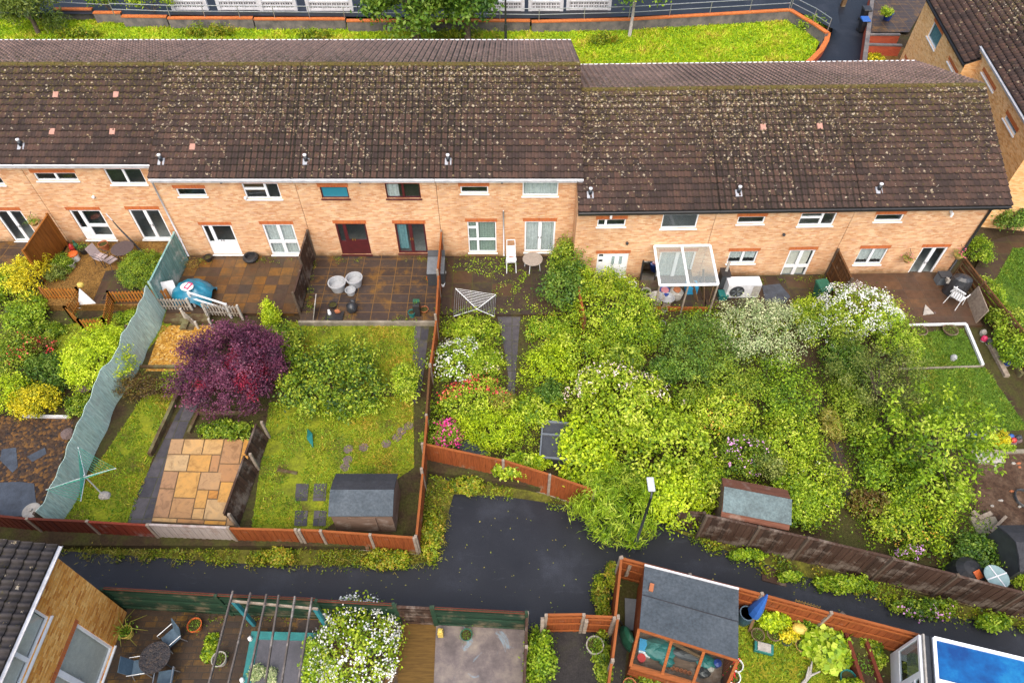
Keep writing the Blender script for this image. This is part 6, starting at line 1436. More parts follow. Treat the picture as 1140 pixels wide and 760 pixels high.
t = thing('cloche', 'white curved cloche lying on the leafy bed', 'cloche', P(937,729,SZ), .5); m = MB(); m.lathe([(.08,0),(.10,.25),(.02,.55)], 8, (0,0,0), 0, 1, .5); m.build('shell', m_stone, t); t.rotation_euler = (1.2, 0, -.9)
pot('square dark teal pot beside the red brown planter', 941, 757, SZ, .26, .34, m_tealp, False)
t = thing('raised_planter', 'long red brown raised planter running to the bottom edge', 'planter', P(957,745,SZ), .03)
m = MB()
for x in (-.35, .25): m.box(x, -1.6, 0, x+.12, 1.0, .55)
m.box(-.35,1.002,0,.37,1.1,.55); m.build('side', m_f_red, t)
m = MB(); m.box(-.22,-1.6,.02,.24,1.0,.40); m.build('compost', m_soil, t); plantin(t, .4, .3, .3, 61, None, .08, 120)
for px, py, lb in ((818,742,'white ring pot of red flowers beside the potting shed corner'),(815,755,'lower white pot of red flowers by the potting shed corner')):
    tt = pot(lb, px, py, SZ, .22, .26, m_upvc, True, ph=.15, leaf=.05)
    q = np.random.default_rng(py); p = q.normal(size=(26,3))*.12+np.array([-.12,0,.42]); V, Fq, A = leaves(p, np.full(26,.08), np.full(26,.4), None, .8, .9); npmesh('blossom', V, Fq, leafmat('red_petal', [(.45,.02,.02),(.55,.03,.04)], .2), tt, attr=A)
pot('terracotta pot at the bottom edge before the potting shed', 700, 764, SZ, .22, .26, m_terra, True, ph=.1)
# conservatory
cx = P(1024,706,1.6); ang = math.atan2(-.9, 2.8)
t = thing('conservatory', 'white framed conservatory with a blue glass roof at the bottom right', 'conservatory', (cx.x, cx.y, SZ), ang)
h = 1.6-SZ
def cv(x0,y0,z0,x1,y1,z1,nm,mt): m = MB(); m.box(x0,y0,z0,x1,y1,z1); return m.build(nm, mt, t)
cv(-.03,-5.0,0,.06,0,.55,'base_wall',m_upvc); cv(.06,-.09,0,4.2,0,h-.1,'back_wall',m_upvc)
for k in range(4):
    y1, y0 = -k*1.2, -(k+1)*1.2
    w_ = window(t, (0,0,1,1), [], m_upvc, None, None, 'window', False) if False else None
    m = MB(); m.box(-.03,y0,.552,.05,y0+.09,h-.02); m.box(-.03,y1-.09,.552,.05,y1,h-.02); m.box(-.03,y0+.09,.552,.05,y1-.09,.66); m.box(-.03,y0+.09,h-.14,.05,y1-.09,h-.02); m.box(-.03,y0+.09,h-.55,.05,y1-.09,h-.48) if k % 2 else None
    f = m.build('window', m_upvc, t); m = MB(); m.box(.0,y0+.09,.66,.012,y1-.09,h-.14); m.build('pane', m_glass, f)
    m = MB(); m.box(.25,y0+.06,.6,.27,y1-.06,h-.1); m.build('blind', m_stone, f)
m = MB(); m.box(.10,-5,h-.04,.26,.0,h+.07); m.box(.26,-5,h+.0,.30,0,h+.12); m.build('box_gutter', m_darkmetal, t)
m = MB(); m.box(.045,-5,h-.015,.099,.02,h+.10); m.build('gutter_edge', m_stone, t)
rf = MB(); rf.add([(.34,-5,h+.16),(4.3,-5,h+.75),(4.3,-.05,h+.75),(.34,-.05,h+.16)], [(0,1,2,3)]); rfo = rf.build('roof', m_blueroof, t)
under = MB(); under.add([(.34,-5,h-.1),(4.3,-5,h+.5),(4.3,-.05,h+.5),(.34,-.05,h-.1)], [(0,1,2,3)]); under.build('roof_lining', mk('blue_lining', (.015,.32,.58), (.006,.05,.24), .8, .4, 0, lo=.36, hi=.66, coord='pos'), t)  # blotches in the lining colour imitate reflections
for a_, b_ in (((.34,-.05,h+.18),(4.3,-.05,h+.77)),((.34,-5,h+.18),(.34,-.05,h+.18)),((.38,-1.35,h+.19),(4.3,-1.35,h+.78)),((.38,-2.7,h+.19),(4.3,-2.7,h+.78))):
    m = MB(); m.beam(a_, b_, .10, .07); m.build('roof_bar', m_upvc, t)
# ------------------------------------------------------------------ planting
YG = leafmat('bright_leaf', [(.06,.11,.006),(.20,.265,.010),(.37,.40,.016),(.54,.50,.08)], .35)
YG2 = leafmat('fresh_leaf', [(.06,.11,.008),(.17,.245,.010),(.30,.36,.016),(.45,.45,.06)], .35)
MG = leafmat('mid_leaf', [(.03,.065,.006),(.10,.155,.009),(.21,.25,.012),(.34,.34,.04)], .3)
DG = leafmat('dark_leaf', [(.018,.045,.008),(.05,.10,.012),(.10,.16,.014),(.18,.22,.03)], .25)
LIME = leafmat('lime_leaf', [(.16,.22,.008),(.34,.40,.010),(.48,.50,.014),(.58,.56,.05)], .35)
YEL = leafmat('golden_leaf', [(.24,.22,.008),(.48,.40,.010),(.62,.50,.015),(.68,.58,.05)], .3)
PUR = leafmat('purple_leaf', [(.030,.008,.020),(.066,.016,.038),(.115,.028,.062),(.19,.06,.10)], .25)
CRIM = leafmat('crimson_leaf', [(.10,.006,.018),(.20,.012,.035),(.30,.02,.05)], .25)
BRZ = leafmat('bronze_leaf', [(.045,.028,.010),(.10,.055,.014),(.13,.10,.016),(.16,.18,.02)], .25)
OLV = leafmat('olive_leaf', [(.04,.06,.012),(.10,.125,.018),(.18,.19,.03),(.27,.25,.07)], .3)
LAU = leafmat('laurel_leaf', [(.018,.045,.006),(.075,.125,.009),(.20,.25,.012),(.34,.33,.03)], .3)
VAR = leafmat('cream_leaf', [(.11,.15,.04),(.27,.31,.13),(.42,.45,.24),(.58,.58,.36)], .3)
WEED = leafmat('weed_leaf', [(.05,.08,.008),(.14,.18,.010),(.27,.28,.012),(.34,.24,.03)], .3)
DRYW = leafmat('dry_grass', [(.12,.11,.015),(.22,.18,.025),(.16,.19,.015),(.34,.27,.07)], .25)
WHT = leafmat('white_petal', [(.62,.62,.58),(.76,.76,.74),(.82,.80,.80)], .25)
REDF = leafmat('red_flower', [(.36,.02,.03),(.52,.04,.05),(.60,.12,.10)], .2)
MAG = leafmat('magenta_flower', [(.42,.015,.13),(.56,.03,.20),(.62,.12,.32)], .2)
LIL = leafmat('lilac_flower', [(.42,.17,.40),(.55,.26,.52),(.62,.40,.60)], .2)
ORG = leafmat('orange_tip', [(.40,.20,.02),(.50,.30,.03),(.55,.36,.10)], .25)
PKW = leafmat('pale_pink_flower', [(.55,.38,.36),(.64,.48,.44),(.70,.60,.55)], .2)
m_bark = mk('bark', (.12,.085,.06), (.06,.045,.035), 6, .95, .6)
m_palebark = mk('pale_bark', (.42,.39,.36), (.28,.25,.22), 6, .9, .4)
E_ = R(52)
sdn = [100]
def S(label, px, py, rx, ry, h, mat, gz=GZ, name='shrub', cat='shrub', leaf=.09, stem=(7,.03), flowers=None, group=None, **kw):
    """shrub whose crown fills the ellipse (px, py, rx, ry) of the photograph's view, h metres tall"""
    zc = gz+h*.5; dz = -ray(px, py)[2]; sc_ = (H-zc)/dz/F
    rz = h*.55; a = ry*sc_; ryw = math.sqrt(max((.45*a)**2, a*a-(rz*math.cos(E_))**2))/math.sin(E_); ryw = min(ryw, a*1.25)
    c = P(px, py, zc); sdn[0] += 1
    return shrub(name, label, cat, (c.x, c.y, gz), (rx*sc_, ryw, rz), mat, leaf, seed=kw.pop('seed', sdn[0]), stem=(stem[0], stem[1], m_bark) if stem else None, flowers=flowers, group=group, hgt=h*.5, **kw)
# left gardens
S('feathery golden conifer beside the smooth brown fence panel', 37, 303, 17, 27, 1.7, YEL, name='conifer', cat='conifer', leaf=.13, wid=.28, up=.9, rough=.45, sig=.16, per=20)
S('bright green shrub cut off by the left frame edge, beside the brown garden', 4, 316, 16, 20, 1.2, YG, leaf=.10)
S('round clipped topiary bush on the terrace below the french doors', 159.5, 301, 24, 21, 1.35, LAU, gz=.1, leaf=.055, rough=.03, inner=.1, sig=.09, dens=2.2, name='topiary_bush', tbase=.55)
S('small leafy shrub at the near end of the brown fence panel', 70, 292, 10, 10, .7, MG, gz=.1, leaf=.07); S('small grey green shrub below the potted one, by the golden conifer', 61, 305, 10, 9, .6, OLV, gz=.1, leaf=.07)
S('bright green rounded shrub below the golden conifer', 28, 348, 22, 20, .9, YG2, leaf=.10, up=1)
S('fresh green low shrub inside the zigzag deck fence bend', 52, 368, 20, 9, .4, MG, leaf=.09)
S('large lime green rounded shrub beside the teal reed screen', 113, 397, 33, 33, 1.7, LIME, leaf=.085, rough=.12, sig=.14, dens=1.4)
S('dark green ferny shrub below the red flowers', 57, 414, 28, 21, 1.0, DG, leaf=.16, wid=.25, up=.2, tbase=.6)
S('golden dome conifer at the edge of the mulch bed', 38, 446, 26, 18, 1.2, YEL, leaf=.08, rough=.15, sig=.12, name='conifer', cat='conifer', tbase=.25)
S('yellow green conifer cut off by the left frame edge above the mulch bed', 8, 438, 24, 22, 1.3, LIME, leaf=.08, rough=.15, name='conifer', cat='conifer', tbase=.35)
S('green shrub at the left frame edge among red flowers', 14, 392, 26, 22, 1.1, MG, leaf=.09, flowers=(REDF, 12, 0.075, 6, lambda d: d[:, 0] > .1), tbase=.6)
S('low red flowering clump on the brown lawn edge', 46, 386, 15, 9, .45, BRZ, leaf=.07, flowers=(REDF, 18, 0.08, 7, None), stem=None)
S('pale fresh shrub between the deck fence and the lime shrub', 150, 356, 20, 10, .4, YG2, leaf=.09); S('leafy low shrub below the zigzag fence corner', 128, 372, 18, 8, .4, YG, leaf=.09)
S('small reddish leaved plant beside the teal reed screen', 90, 450, 13, 12, .5, MG, leaf=.08, stem=None)
cover('ground_cover', [P(a,b) for a,b in [(-40,315),(40,325),(70,350),(110,362),(180,333),(192,338),(150,400),(95,450),(84,462),(-40,460)]], GZ, MG, .25, 14, 12, .13, .09, 201, thr=0.1, tb=.55)
S('dark bronze shrub between the gravel and the lawn strip', 160, 431, 27, 14, .9, BRZ, leaf=.07, tbase=.4)
S('small green plant at the right end of the bronze shrub', 192, 425, 12, 9, .4, YG, leaf=.08, stem=None)
# acer
def acer():
    c = P(264, 412, 1.0); t = thing('acer_tree', 'purple leaved acer tree with crimson patches above the sandstone paving', 'tree', (c.x, c.y, GZ))
    for nm, mt, rad, ctr, ncl, sd in (('crown', PUR, (2.2,2.15,1.4), (.12,0,1.4), 300, 9), ('crimson_leaves', CRIM, (.85,1.0,.75), (.7,-.5,1.85), 44, 13), ('crimson_leaves', CRIM, (.35,.35,.3), (-.75,-1.15,1.7), 8, 14)):
        p, d, ct, cc = clump_points(rad, ncl, 95, .145, sd, .30, .22, zmin=-.25); n = len(p)
        tint = np.clip(.45+ct*1.1+rng.normal(size=n)*.2, 0, 1)
        V, Fq, A = leaves(p+np.array(ctr), .10*rng.uniform(.6, 1.3, n), tint, d*.5, 1.2, .5, .8)
        npmesh(nm, V, Fq, mt, t, attr=A)
    m = MB(); m.tube([(0,0,-.1),(.05,.05,.5),(.0,0,.9)], [.11,.09,.07], 8)
    for k in range(9):
        a = k*.72; L = 1.2+.7*rnd.random(); m.tube([(0,.02,.5+.05*k),(L*.5*math.cos(a),L*.5*math.sin(a),1.15),(L*1.15*math.cos(a),L*math.sin(a),1.55)], [.05,.035,.012], 6)
    m.build('trunk', m_bark, t, smooth=True)
acer()
S('broad bushy laurel shrub between two lawns, right of the purple acer', 366, 417, 62, 45, 1.8, LAU, leaf=.12, rough=.34, sig=.24, per=34, tbase=.5, inner=.2, tvar=.28)
S('smaller green shrub behind the purple acer, joining the broad laurel', 316, 388, 22, 27, 1.5, LAU, leaf=.11, tbase=.6)
S('pale yellow sprig shrub rising behind the purple acer', 302, 352, 8, 14, 1.3, LIME, leaf=.09, rough=.4)
S('leafy plants in the bed above the sandstone paving', 252, 479, 27, 8, .45, MG, leaf=.10, stem=None)
S('bright shrub at the near side of the broad laurel', 385, 452, 40, 12, .6, YG, leaf=.09)
S('shrub by the slab path in front of the orange divider fence', 452, 424, 14, 22, 1.1, YG, leaf=.09)
# wild garden
cover('ground_cover', [P(a,b) for a,b in [(490,350),(552,350),(559,385),(564,420),(560,462),(565,510),(475,495),(482,420)]], GZ, YG, .45, 15, 16, .14, .095, 210, tb=.45, thr=-.7)
cover('ground_cover', [P(a,b) for a,b in [(582,350),(640,350),(652,420),(655,540),(568,512),(572,462),(578,420),(580,385)]], GZ, YG, .45, 15, 16, .14, .095, 211, tb=.45, thr=-.7)
S('tall climbing shrub at the corner between the two blocks, by the french doors', 633, 290, 19, 25, 1.9, MG, gz=-.1, leaf=.11, sig=.2)
S('second dark leafy shrub in front of the corner climber', 628, 318, 22, 24, 1.5, DG, gz=-.1, leaf=.12, tbase=.6)
S('white flowered clump in the wild garden by the orange divider', 515, 402, 32, 24, .9, YG2, leaf=.09, flowers=(WHT, 102, 0.075, 5, lambda d: d[:, 0] < .35))
S('red flowered clump below the white flowers in the wild garden', 530, 445, 38, 22, .85, YG, leaf=.09, flowers=(REDF, 68, 0.088, 5, lambda d: d[:, 1] > -.2))
S('magenta flowered clump behind the orange bay fence', 492, 484, 17, 14, .7, MG, leaf=.09, flowers=(MAG, 51, 0.088, 6, lambda d: d[:, 0] > -.3))
S('feathery pale green clump in the middle of the wild garden', 545, 478, 32, 22, .9, LIME, leaf=.16, wid=.2, up=.1, tbase=.35)
S('pink flowered patch at the upper end of the wild garden', 540, 402, 18, 14, .6, YG, leaf=.08, flowers=(PKW, 16, .06, 5, None))
S('light green clump by the folded airer', 520, 366, 28, 12, .5, YG, leaf=.09); S('light green clump right of the slab path', 610, 366, 30, 14, .6, YG2, leaf=.09, flowers=(ORG, 16, .06, 4, None))
S('tall arching pale shrub right of the slab path', 612, 404, 28, 26, 1.2, LIME, leaf=.13, wid=.3, rough=.35, tbase=.4)
S('leafy shrub over the old black tank, upper side', 594, 458, 26, 18, .9, YG, leaf=.11); S('yellow green shrub between the tank and orange fence', 584, 516, 22, 9, .7, LIME, leaf=.14, tbase=.45, up=1.2)
S('yellow green big leaved shrub left of the old black tank', 577, 520, 26, 12, .9, YG, leaf=.13)
# the overgrown garden right of it
S('dense bright green climber mass left of the lean-to', 685, 345, 44, 38, 1.9, YG, gz=GR, leaf=.10, sig=.2, tbase=.48)
S('upper bright climber below the white side door', 672, 318, 30, 16, 1.4, YG, gz=GR, leaf=.10)
S('green climber right of the rusty post, below the lean-to', 705, 372, 28, 24, 1.4, YG2, gz=GR, leaf=.09, tbase=.4)
S('bright bramble mound in the upper wild border', 650, 392, 42, 28, 1.5, YG, gz=GR, leaf=.10)
S('large pale flowering bramble mound in the middle of the gardens', 690, 447, 62, 42, 1.9, YG, gz=GR, leaf=.14, sig=.24, per=26, tbase=.56, rough=.32, flowers=(PKW, 80, .075, 6, lambda d: d[:, 1] > -.1))
S('wide bramble mound behind the overgrown shed, left part', 740, 492, 56, 38, 1.7, YG, gz=GR, leaf=.14, sig=.23, per=26, rough=.32, tbase=.5)
S('big leaved yellow green bush at the end of the orange bay fence', 650, 500, 30, 34, 1.5, LIME, gz=GR, leaf=.15, tbase=.35, sig=.2)
S('drooping grassy bush spilling over the alley beside the orange fence', 683, 558, 44, 38, 1.5, YG2, gz=-.55, leaf=.26, wid=.12, up=.1, droop=1.2, rough=.15, tbase=.5, sig=.2, per=44)
S('yellow green bush behind the street lamp', 745, 553, 38, 28, 1.6, LIME, gz=GR, leaf=.12, tbase=.42)
S('dark green rounded bush in front of the lean-to', 775, 388, 45, 41, 2.1, DG, gz=GR, leaf=.085, sig=.2, tbase=.68)
S('mid green bush right below the dark rounded bush', 812, 428, 40, 28, 1.6, MG, gz=GR, leaf=.085, tbase=.6)
S('cream variegated bush in front of the air conditioner', 845, 368, 46, 37, 2.1, VAR, gz=GR, leaf=.075, sig=.19, tbase=.5)
S('yellow tinted spreading bush below the dark rounded bush', 800, 462, 34, 24, 1.3, YG, gz=GR, leaf=.11, tbase=.6, flowers=(ORG, 30, .07, 5, None))
S('pink flowered bush behind the overgrown shed', 826, 505, 30, 22, 1.2, MG, gz=GR, leaf=.09, flowers=(LIL, 26, .075, 6, lambda d: d[:, 1] < .5))
S('green arching bush along the left side of the brown path', 872, 437, 34, 36, 1.5, YG2, gz=GR, leaf=.10, tbase=.3)
S('fresh bramble mound right of the pink flowered bush', 878, 490, 32, 30, 1.3, YG, gz=GR, leaf=.10)
S('tangled green bramble above the dark plank fence, left of the path', 905, 540, 34, 34, 1.2, YG, gz=GR, leaf=.10, tbase=.45, flowers=(PKW, 20, .05, 4, None))
S('bramble behind the right end of the overgrown shed', 888, 560, 22, 26, 1.3, YG2, gz=GR, leaf=.10)
S('leafy fringe covering the left gap beside the overgrown shed', 782, 540, 26, 24, 1.3, YG, gz=GR, leaf=.11)
cover('ground_cover', [P(a,b,GR) for a,b in [(655,370),(735,350),(810,340),(870,360),(898,430),(928,510),(945,580),(930,596),(880,585),(790,572),(700,560),(660,520)]], GR, YG, .55, 12, 16, .17, .10, 220, tb=.3)
# end garden
S('white blossom bush beside the last patio', 957, 348, 40, 30, 2.0, YG, gz=GR, leaf=.085, sig=.19, flowers=(WHT, 210, .07, 10, lambda d: d[:, 0] < .7), tbase=.45)
S('second white flecked bush below the blossom bush', 925, 366, 32, 26, 1.6, MG, gz=GR, leaf=.085, flowers=(WHT, 45, .055, 5, lambda d: d[:, 0] < .5), tbase=.55)
S('bright green shrub between the green wheelie bin and the blossom', 897, 350, 16, 18, 1.3, YG, gz=GR, leaf=.09)
S('light green tall shrub at the right of the blossom bush', 996, 378, 24, 30, 1.7, YG2, gz=GR, leaf=.09, rough=.35)
def tree(label, px, py, rx, ry, h, mat, gz, ch, name='tree', leaf=.11, ncl=None, sig=.3, per=60, seed=1, tb=.5, trunk=.11, bark=None, rough=.35, zmin=-.5, wid=.5):
    zc = gz+h-ch*.5; dz = -ray(px, py)[2]; sc_ = (H-zc)/dz/F; c = P(px, py, zc)
    t = thing(name, label, 'tree', (c.x, c.y, gz)); rad = (rx*sc_, ry*sc_, ch*.5); ctr = np.array([0,0,h-ch*.5])
    r = (rad[0]*rad[1]*rad[2])**(1/3); ncl = ncl or int(5.0*(r/sig)**2*.62)
    p, d, ct, cc = clump_points(rad, ncl, per, sig*.58, seed, rough, .3, zmin=zmin); n = len(p)
    V, Fq, A = leaves(p+ctr, leaf*rng.uniform(.6, 1.3, n), np.clip(tb+ct+rng.normal(size=n)*.18, 0, 1), d*.6, .6, wid)
    npmesh('crown', V, Fq, mat, t, attr=A)
    m = MB(); b = h-ch*.75; m.tube([(0,0,-.15),(.05,.03,b*.6),(0,.05,h-ch*.35)], [trunk,trunk*.8,trunk*.4], 9)
    q = random.Random(seed)
    for k in range(10):
        e = Vector(cc[q.randrange(len(cc))]*.85+ctr); s = Vector((0,.03,b*q.uniform(.5,1.1)+.1)); m.tube([s, s.lerp(e,.5)+Vector((0,0,.2)), e], [trunk*.45,trunk*.3,trunk*.1], 6)
    m.build('trunk', bark or m_bark, t, smooth=True); return t
tree('olive green small tree left of the right hand lawn', 982, 424, 44, 44, 2.8, OLV, GR, 2.3, leaf=.10, sig=.26, seed=31, tb=.5)
tree('light green spreading tree beside the dug soil', 1040, 486, 52, 56, 3.0, YG2, GR, 2.4, leaf=.18, sig=.32, seed=32, tb=.52, rough=.42, per=44)
S('dark green shrub filling the gap left of the olive tree', 940, 400, 22, 26, 1.3, DG, gz=GR, leaf=.09, tbase=.6); S('green shrub along the right side of the brown path', 945, 452, 18, 30, 1.1, MG, gz=GR, leaf=.09, tbase=.6)
S('ferny green growth under the light green tree', 985, 520, 36, 36, 1.1, YG2, gz=GR, leaf=.11, tbase=.35); S('yellowish bramble above the dark plank fence, below the light tree', 1010, 580, 48, 26, 1.0, YG, gz=GR, leaf=.10, tbase=.4, flowers=(ORG, 24, .06, 4, None))
S('dark leafy shrub between the composter and the grey shed', 1088, 614, 20, 16, .9, DG, gz=GR, leaf=.10, tbase=.6); S('light green shrub at the right edge below the grey shed', 1135, 636, 14, 16, 1.1, YG2, gz=GR, leaf=.10)
S('lilac flowered clump along the top of the dark plank fence', 1012, 616, 16, 7, .9, MG, gz=GR, leaf=.08, flowers=(LIL, 20, .08, 6, None), stem=None)
cover('ground_cover', [P(a,b,GR) for a,b in [(905,400),(960,395),(1010,430),(1030,480),(1080,540),(1095,585),(1130,640),(1120,655),(1000,622),(950,600),(950,545),(930,490),(905,435)]], GR, YG2, .45, 12, 15, .17, .10, 230, tb=.32)
S('hedge shrub climbing the slatted fence, upper part', 1118, 358, 15, 24, 1.3, MG, gz=GR, leaf=.10, tbase=.65); S('hedge shrub climbing the slatted fence, lower part', 1129, 388, 14, 22, 1.2, YG2, gz=GR, leaf=.10, tbase=.4)
S('bright clipped hedge against the end house corner', 1090, 279, 10, 15, 1.1, YG2, gz=GR, leaf=.08, rough=.08, tbase=.4); S('leafy climber along the top of the slatted fence', 1103, 330, 9, 18, 1.1, YG2, gz=GR, leaf=.09)
S('dark green hedge at the right edge below the corner house', 1130, 244, 18, 14, 1.2, DG, gz=GR, leaf=.10, tbase=.55)
S('small golden shrub in the rockery above the dug soil', 1111, 488, 9, 8, .5, YEL, gz=GR, leaf=.06, stem=None, tbase=.3); S('pink heather in the rockery', 1104, 482, 8, 5, .4, MG, gz=GR, leaf=.06, stem=None, flowers=(PKW, 24, .05, 6, None))
S('small dark green rockery plant', 1082, 493, 9, 6, .4, DG, gz=GR, leaf=.06, stem=None); S('low bright rockery plant at the stone edging', 1121, 498, 8, 4, .3, YG2, gz=GR, leaf=.06, stem=None); S('pale green tuft in the rockery', 1094, 495, 5, 4, .25, YG2, gz=GR, leaf=.06, stem=None)
# weeds on the slabs of the wild patio
cover('moss_weeds', [P(a,b,0) for a,b in [(505,286),(560,284),(588,300),(588,347),(556,347),(545,310),(505,300)]], -.02, YG2, .18, 10, 12, .13, .085, 240, thr=-.2, tb=.5)
cover('moss_weeds', [P(a,b,GR) for a,b in [(795,310),(930,303),(930,345),(845,345)]], -.36, YG2, .2, 5, 12, .13, .08, 241, thr=.2, tb=.4)
# verges of the alley
cover('verge_weeds', [P(a,b,AZ) for a,b in [(-40,603),(250,607),(462,611),(468,560),(474,532),(500,545),(497,575),(484,628),(440,632),(300,632),(200,626),(60,614),(-40,612)]], AZ, WEED, .22, 32, 12, .11, .085, 250, tb=.36, thr=-.3)
cover('verge_grass', [P(a,b,AZ) for a,b in [(60,604),(462,612),(470,560),(480,540),(500,552),(490,632),(300,634),(60,618)]], AZ, DRYW, .3, 26, 12, .14, .18, 251, tb=.45, wid=.14, up=.0, thr=-.3)
cover('verge_weeds', [P(a,b,AZ) for a,b in [(474,524),(560,540),(655,563),(660,572),(600,566),(540,552),(486,545)]], AZ, WEED, .25, 22, 14, .11, .085, 252, tb=.45, thr=-.4)
cover('verge_weeds', [P(a,b,AZ) for a,b in [(740,590),(790,600),(900,629),(1000,657),(1140,692),(1200,706),(1200,716),(1110,700),(1050,692),(960,668),(880,648),(790,612)]], AZ, WEED, .34, 34, 15, .12, .095, 253, tb=.42, thr=-.3)
for px, py, rx, ry, fl, lb in ((938,650,28,8,None,'leafy green clump spreading into the alley below the dark fence'),(1030,676,28,9,(LIL, 14, .08, 5, lambda d: d[:,1] < 0),'lilac flowered leafy clump spreading into the alley'),(1105,693,16,8,None,'pale green clump at the right end of the alley'),(832,618,18,5,None,'yellow green weeds at the foot of the dark fence, left end'),(880,642,12,5,None,'small leafy clump at the foot of the dark fence')):
    S(lb, px, py, rx, ry, .55, YG2 if fl is None else MG, gz=AZ, leaf=.10, flowers=fl, stem=None, tbase=.4)
for px, py, rx, ry, lb in ((480,595,11,22,'bright weeds around the outer fence corner at the alley bend'),(432,622,26,9,'leafy weeds under the short orange fence'),(310,620,22,8,'weed clump under the long fence below the sandstone paving'),(520,540,16,8,'weed clump below the orange bay fence'),(670,668,8,20,'weeds growing along the left of the potting shed fence'),(681,640,6,12,'thin weeds at the corner of the potting shed fence')):
    S(lb, px, py, rx, ry, .45, WEED, gz=AZ, leaf=.09, stem=None, tbase=.6)
m = MB(); m.prism([P(848,630,AZ),P(875,637,AZ),P(875,653,AZ),P(848,646,AZ)], AZ-.02, AZ+.05); tag(m.build('board', m_f_dk), 'brown board lying across the alley verge below the dark fence', 'board')
# near yards
S('large white flowered shrub beside the pergola', 402, 722, 42, 44, 1.5, YG, gz=-.57, leaf=.10, sig=.19, flowers=(WHT, 210, .07, 7, None), tbase=.48, seed=71)
S('white flowered plant drooping into the raised pond', 350, 732, 11, 20, .6, YG2, gz=-.2, leaf=.10, flowers=(WHT, 26, .06, 5, None))
S('cream variegated plant in the raised pond, left', 286, 748, 7, 6, .22, VAR, gz=-.2, leaf=.10, wid=.25, stem=None); S('cream variegated plant in the raised pond, right', 302, 752, 6, 6, .22, VAR, gz=-.2, leaf=.10, wid=.25, stem=None)
S('leafy weeds on the brick paving left of the grey beams', 234, 718, 6, 11, .12, YG, gz=-.57, leaf=.10, stem=None, tbase=.35)
S('narrow climbing shrub beside the concrete yard', 603, 735, 15, 34, 1.1, YG2, gz=-.57, leaf=.10, tbase=.4)
S('leafy weeds at the bottom of the orange stepped fence', 672, 738, 8, 22, .5, MG, gz=-.57, leaf=.09, stem=None, tbase=.6)
S('big leaved bright green plant on the lower right bed', 918, 714, 24, 18, .7, YG2, gz=-.58, leaf=.22, wid=.8, up=1.6, tbase=.55, per=10, dens=.8); S('second big leaved plant at the near end of the bed', 925, 732, 17, 12, .6, YG2, gz=-.58, leaf=.22, wid=.8, up=1.6, tbase=.65, per=10)
S('yellow green shrub behind the rusty ring pots', 862, 690, 15, 11, .8, LIME, gz=-.58, leaf=.12, tbase=.4); S('ferny shrub around the oval yellow dish', 900, 694, 13, 10, .6, YG2, gz=-.58, leaf=.10); S('yellow leaved low plant beneath the wicker panel', 880, 706, 10, 7, .4, YEL, gz=-.58, leaf=.09, stem=None, tbase=.3)
S('thin green shrub in front of the conservatory window', 970, 722, 10, 14, .5, MG, gz=-.58, leaf=.10, stem=None, tbase=.6); S('mossy low shrub in front of the potting shed sill', 740, 757, 24, 8, .4, MG, gz=-.58, leaf=.08, stem=None, tbase=.55)
S('thin bright plant in the red brown planter', 950, 766, 12, 8, .4, YG, gz=-.4, leaf=.09, stem=None)
# beyond the terrace
tree('big broadleaf tree hanging over the front grass behind the roof', 458, -6, 50, 38, 7.0, DG, -.45, 6.4, leaf=.34, sig=.75, per=150, seed=51, tb=.62, trunk=.35, rough=.3)
tree('darker tree close behind the right side of the big broadleaf tree', 518, -8, 32, 32, 6.0, DG, -.1, 5.4, leaf=.34, sig=.7, per=140, seed=52, tb=.45, trunk=.25)
tree('soft weeping evergreen in the top left corner', 24, 2, 42, 30, 4.8, OLV, -.45, 4.8, leaf=.34, sig=.6, per=140, seed=53, tb=.35, wid=.22, trunk=.2, zmin=-.9)
t_ = tree('pale trunked sapling on the front grass near the path', 708, -14, 32, 22, 4.8, YG2, -.45, 2.4, leaf=.26, sig=.5, per=80, seed=54, tb=.35, trunk=.14, bark=m_palebark)
S('leafy shrub behind the railing at the upper left', 166, 2, 24, 7, 1.4, YG, gz=.3, leaf=.16, sig=.25); S('bushy shrub behind the railing at the start of the balustrades', 118, 1, 16, 5, 1.2, MG, gz=.3, leaf=.16, sig=.25)
for px, py, rx, ry, lb in ((88,38,24,5,'brownish rough tussock in the left front grass'),(232,36,30,5,'reddish tussock in the front grass near the middle wall steps'),(352,40,18,5,'green tussock in the front grass left of the big tree'),(672,44,14,5,'dark tuft of weeds in the right front grass'),(520,40,34,6,'rough brown growth under the big tree'),(905,28,14,9,'leafy edge growth below the descending railing')):
    S(lb, px, py, rx, ry, .6, WEED if px != 905 else YG2, gz=-.45, leaf=.2, sig=.22, stem=None, wid=.3)
S('small shrub in the blue planter on the far yard', 987, 14, 5, 4, .4, YG, gz=.1, leaf=.12, stem=None, sig=.12)
pot('dark blue planter on the far brown yard', 987, 22, -.45, .35, .55, m_bluep2, False, 'planter', 'planter')
S('golden weeds on the nearer far yard', 975, 66, 8, 8, .3, YEL, gz=-.45, leaf=.12, stem=None, tbase=.2)

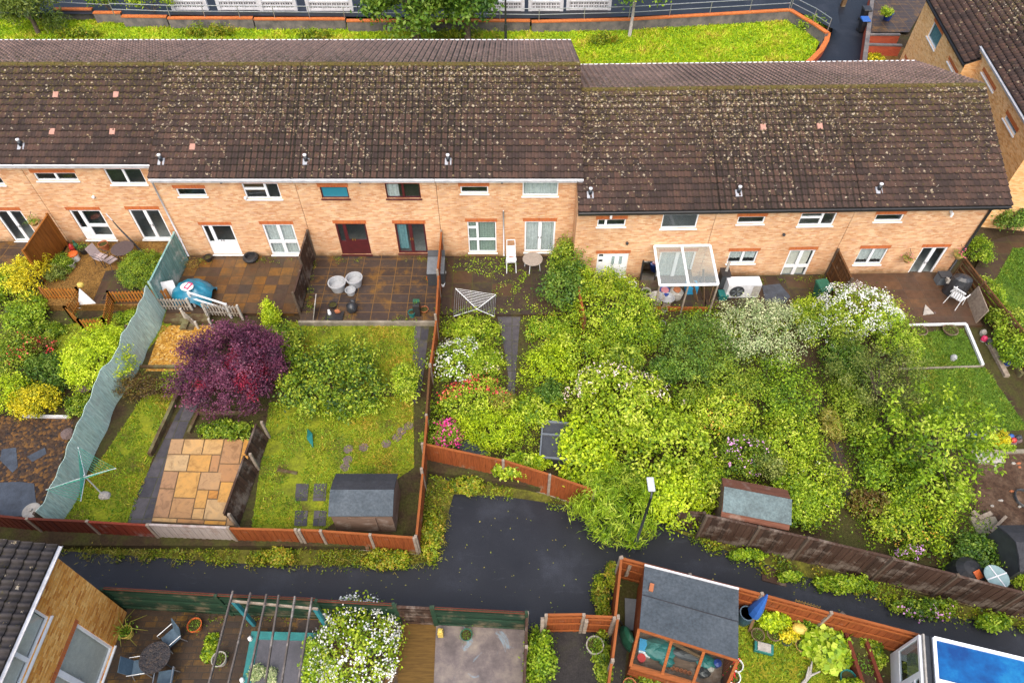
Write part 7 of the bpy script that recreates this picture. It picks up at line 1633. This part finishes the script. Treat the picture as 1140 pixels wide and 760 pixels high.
# fallen leaves on the tarmac
q = np.random.default_rng(8); pl = scatter([P(a,b,AZ) for a,b in [(60,612),(470,620),(500,560),(650,575),(700,600),(820,612),(1000,665),(1140,705),(1020,704),(850,655),(690,640),(685,690),(600,688),(440,672),(120,655)]], 2.2, q)
V, Fq, A = leaves(np.column_stack([pl, np.full(len(pl), AZ+.012)]), .07*q.uniform(.4,1.3,len(pl)), q.random(len(pl)), None, 6., .6)
tag(npmesh('leaf_litter', V, Fq, DRYW, attr=A), None, None, None, 'stuff')

for k, (pl, z, th) in enumerate((([(800,312),(935,306),(935,312),(800,318)], -.36, -.3), ([(360,352),(465,352),(465,357),(360,357)], 0, .0), ([(372,287),(498,286),(498,292),(372,293)], 0, .1), ([(218,289),(345,288),(345,293),(218,294)], 0, .15), ([(990,354),(1066,353),(1066,360),(990,361)], -.36, .1), ([(120,684),(440,690),(440,696),(120,690)], -.57, .0), ([(340,300),(352,290),(352,350),(342,350)], 0, -.1))):
    cover('moss_weeds', [P(a,b,z) for a,b in pl], z, WEED, .10, 30, 8, .08, .06, 260+k, thr=th, tb=.35)

for px, py, rx, ry, h, mt, lf, lb in ((738,415,16,14,1.5,DG,.11,'dark leaved shrub in the hollow left of the dark rounded bush'),(612,440,15,12,1.1,DG,.10,'dark green shrub between the slab path and the pale bramble mound'),(768,448,18,13,1.4,MG,.08,'mid green shrub wedged above the yellow tinted bush'),(858,520,16,16,1.2,OLV,.09,'olive shrub behind the overgrown shed, right of the pink flowers'),(700,405,18,12,1.6,MG,.14,'broad leaved shrub above the pale bramble mound'),
    (925,470,9,16,.7,DRYW,.2,'dry grass clump along the brown path'),(735,545,14,10,1.2,DG,.10,'dark shrub at the foot of the bush behind the street lamp'),(560,450,14,10,.7,DRYW,.18,'dry brown stalks in the wild garden beside the path'),(968,560,18,14,.9,BRZ,.09,'reddish bramble patch above the dark plank fence'),(1062,545,12,14,.8,MG,.10,'green growth at the left edge of the dug soil')):
    S(lb, px, py, rx, ry, h, mt, gz=GZ if px < 640 else GR, leaf=lf, tbase=.55, rough=.4, wid=.2 if mt is DRYW else .55)
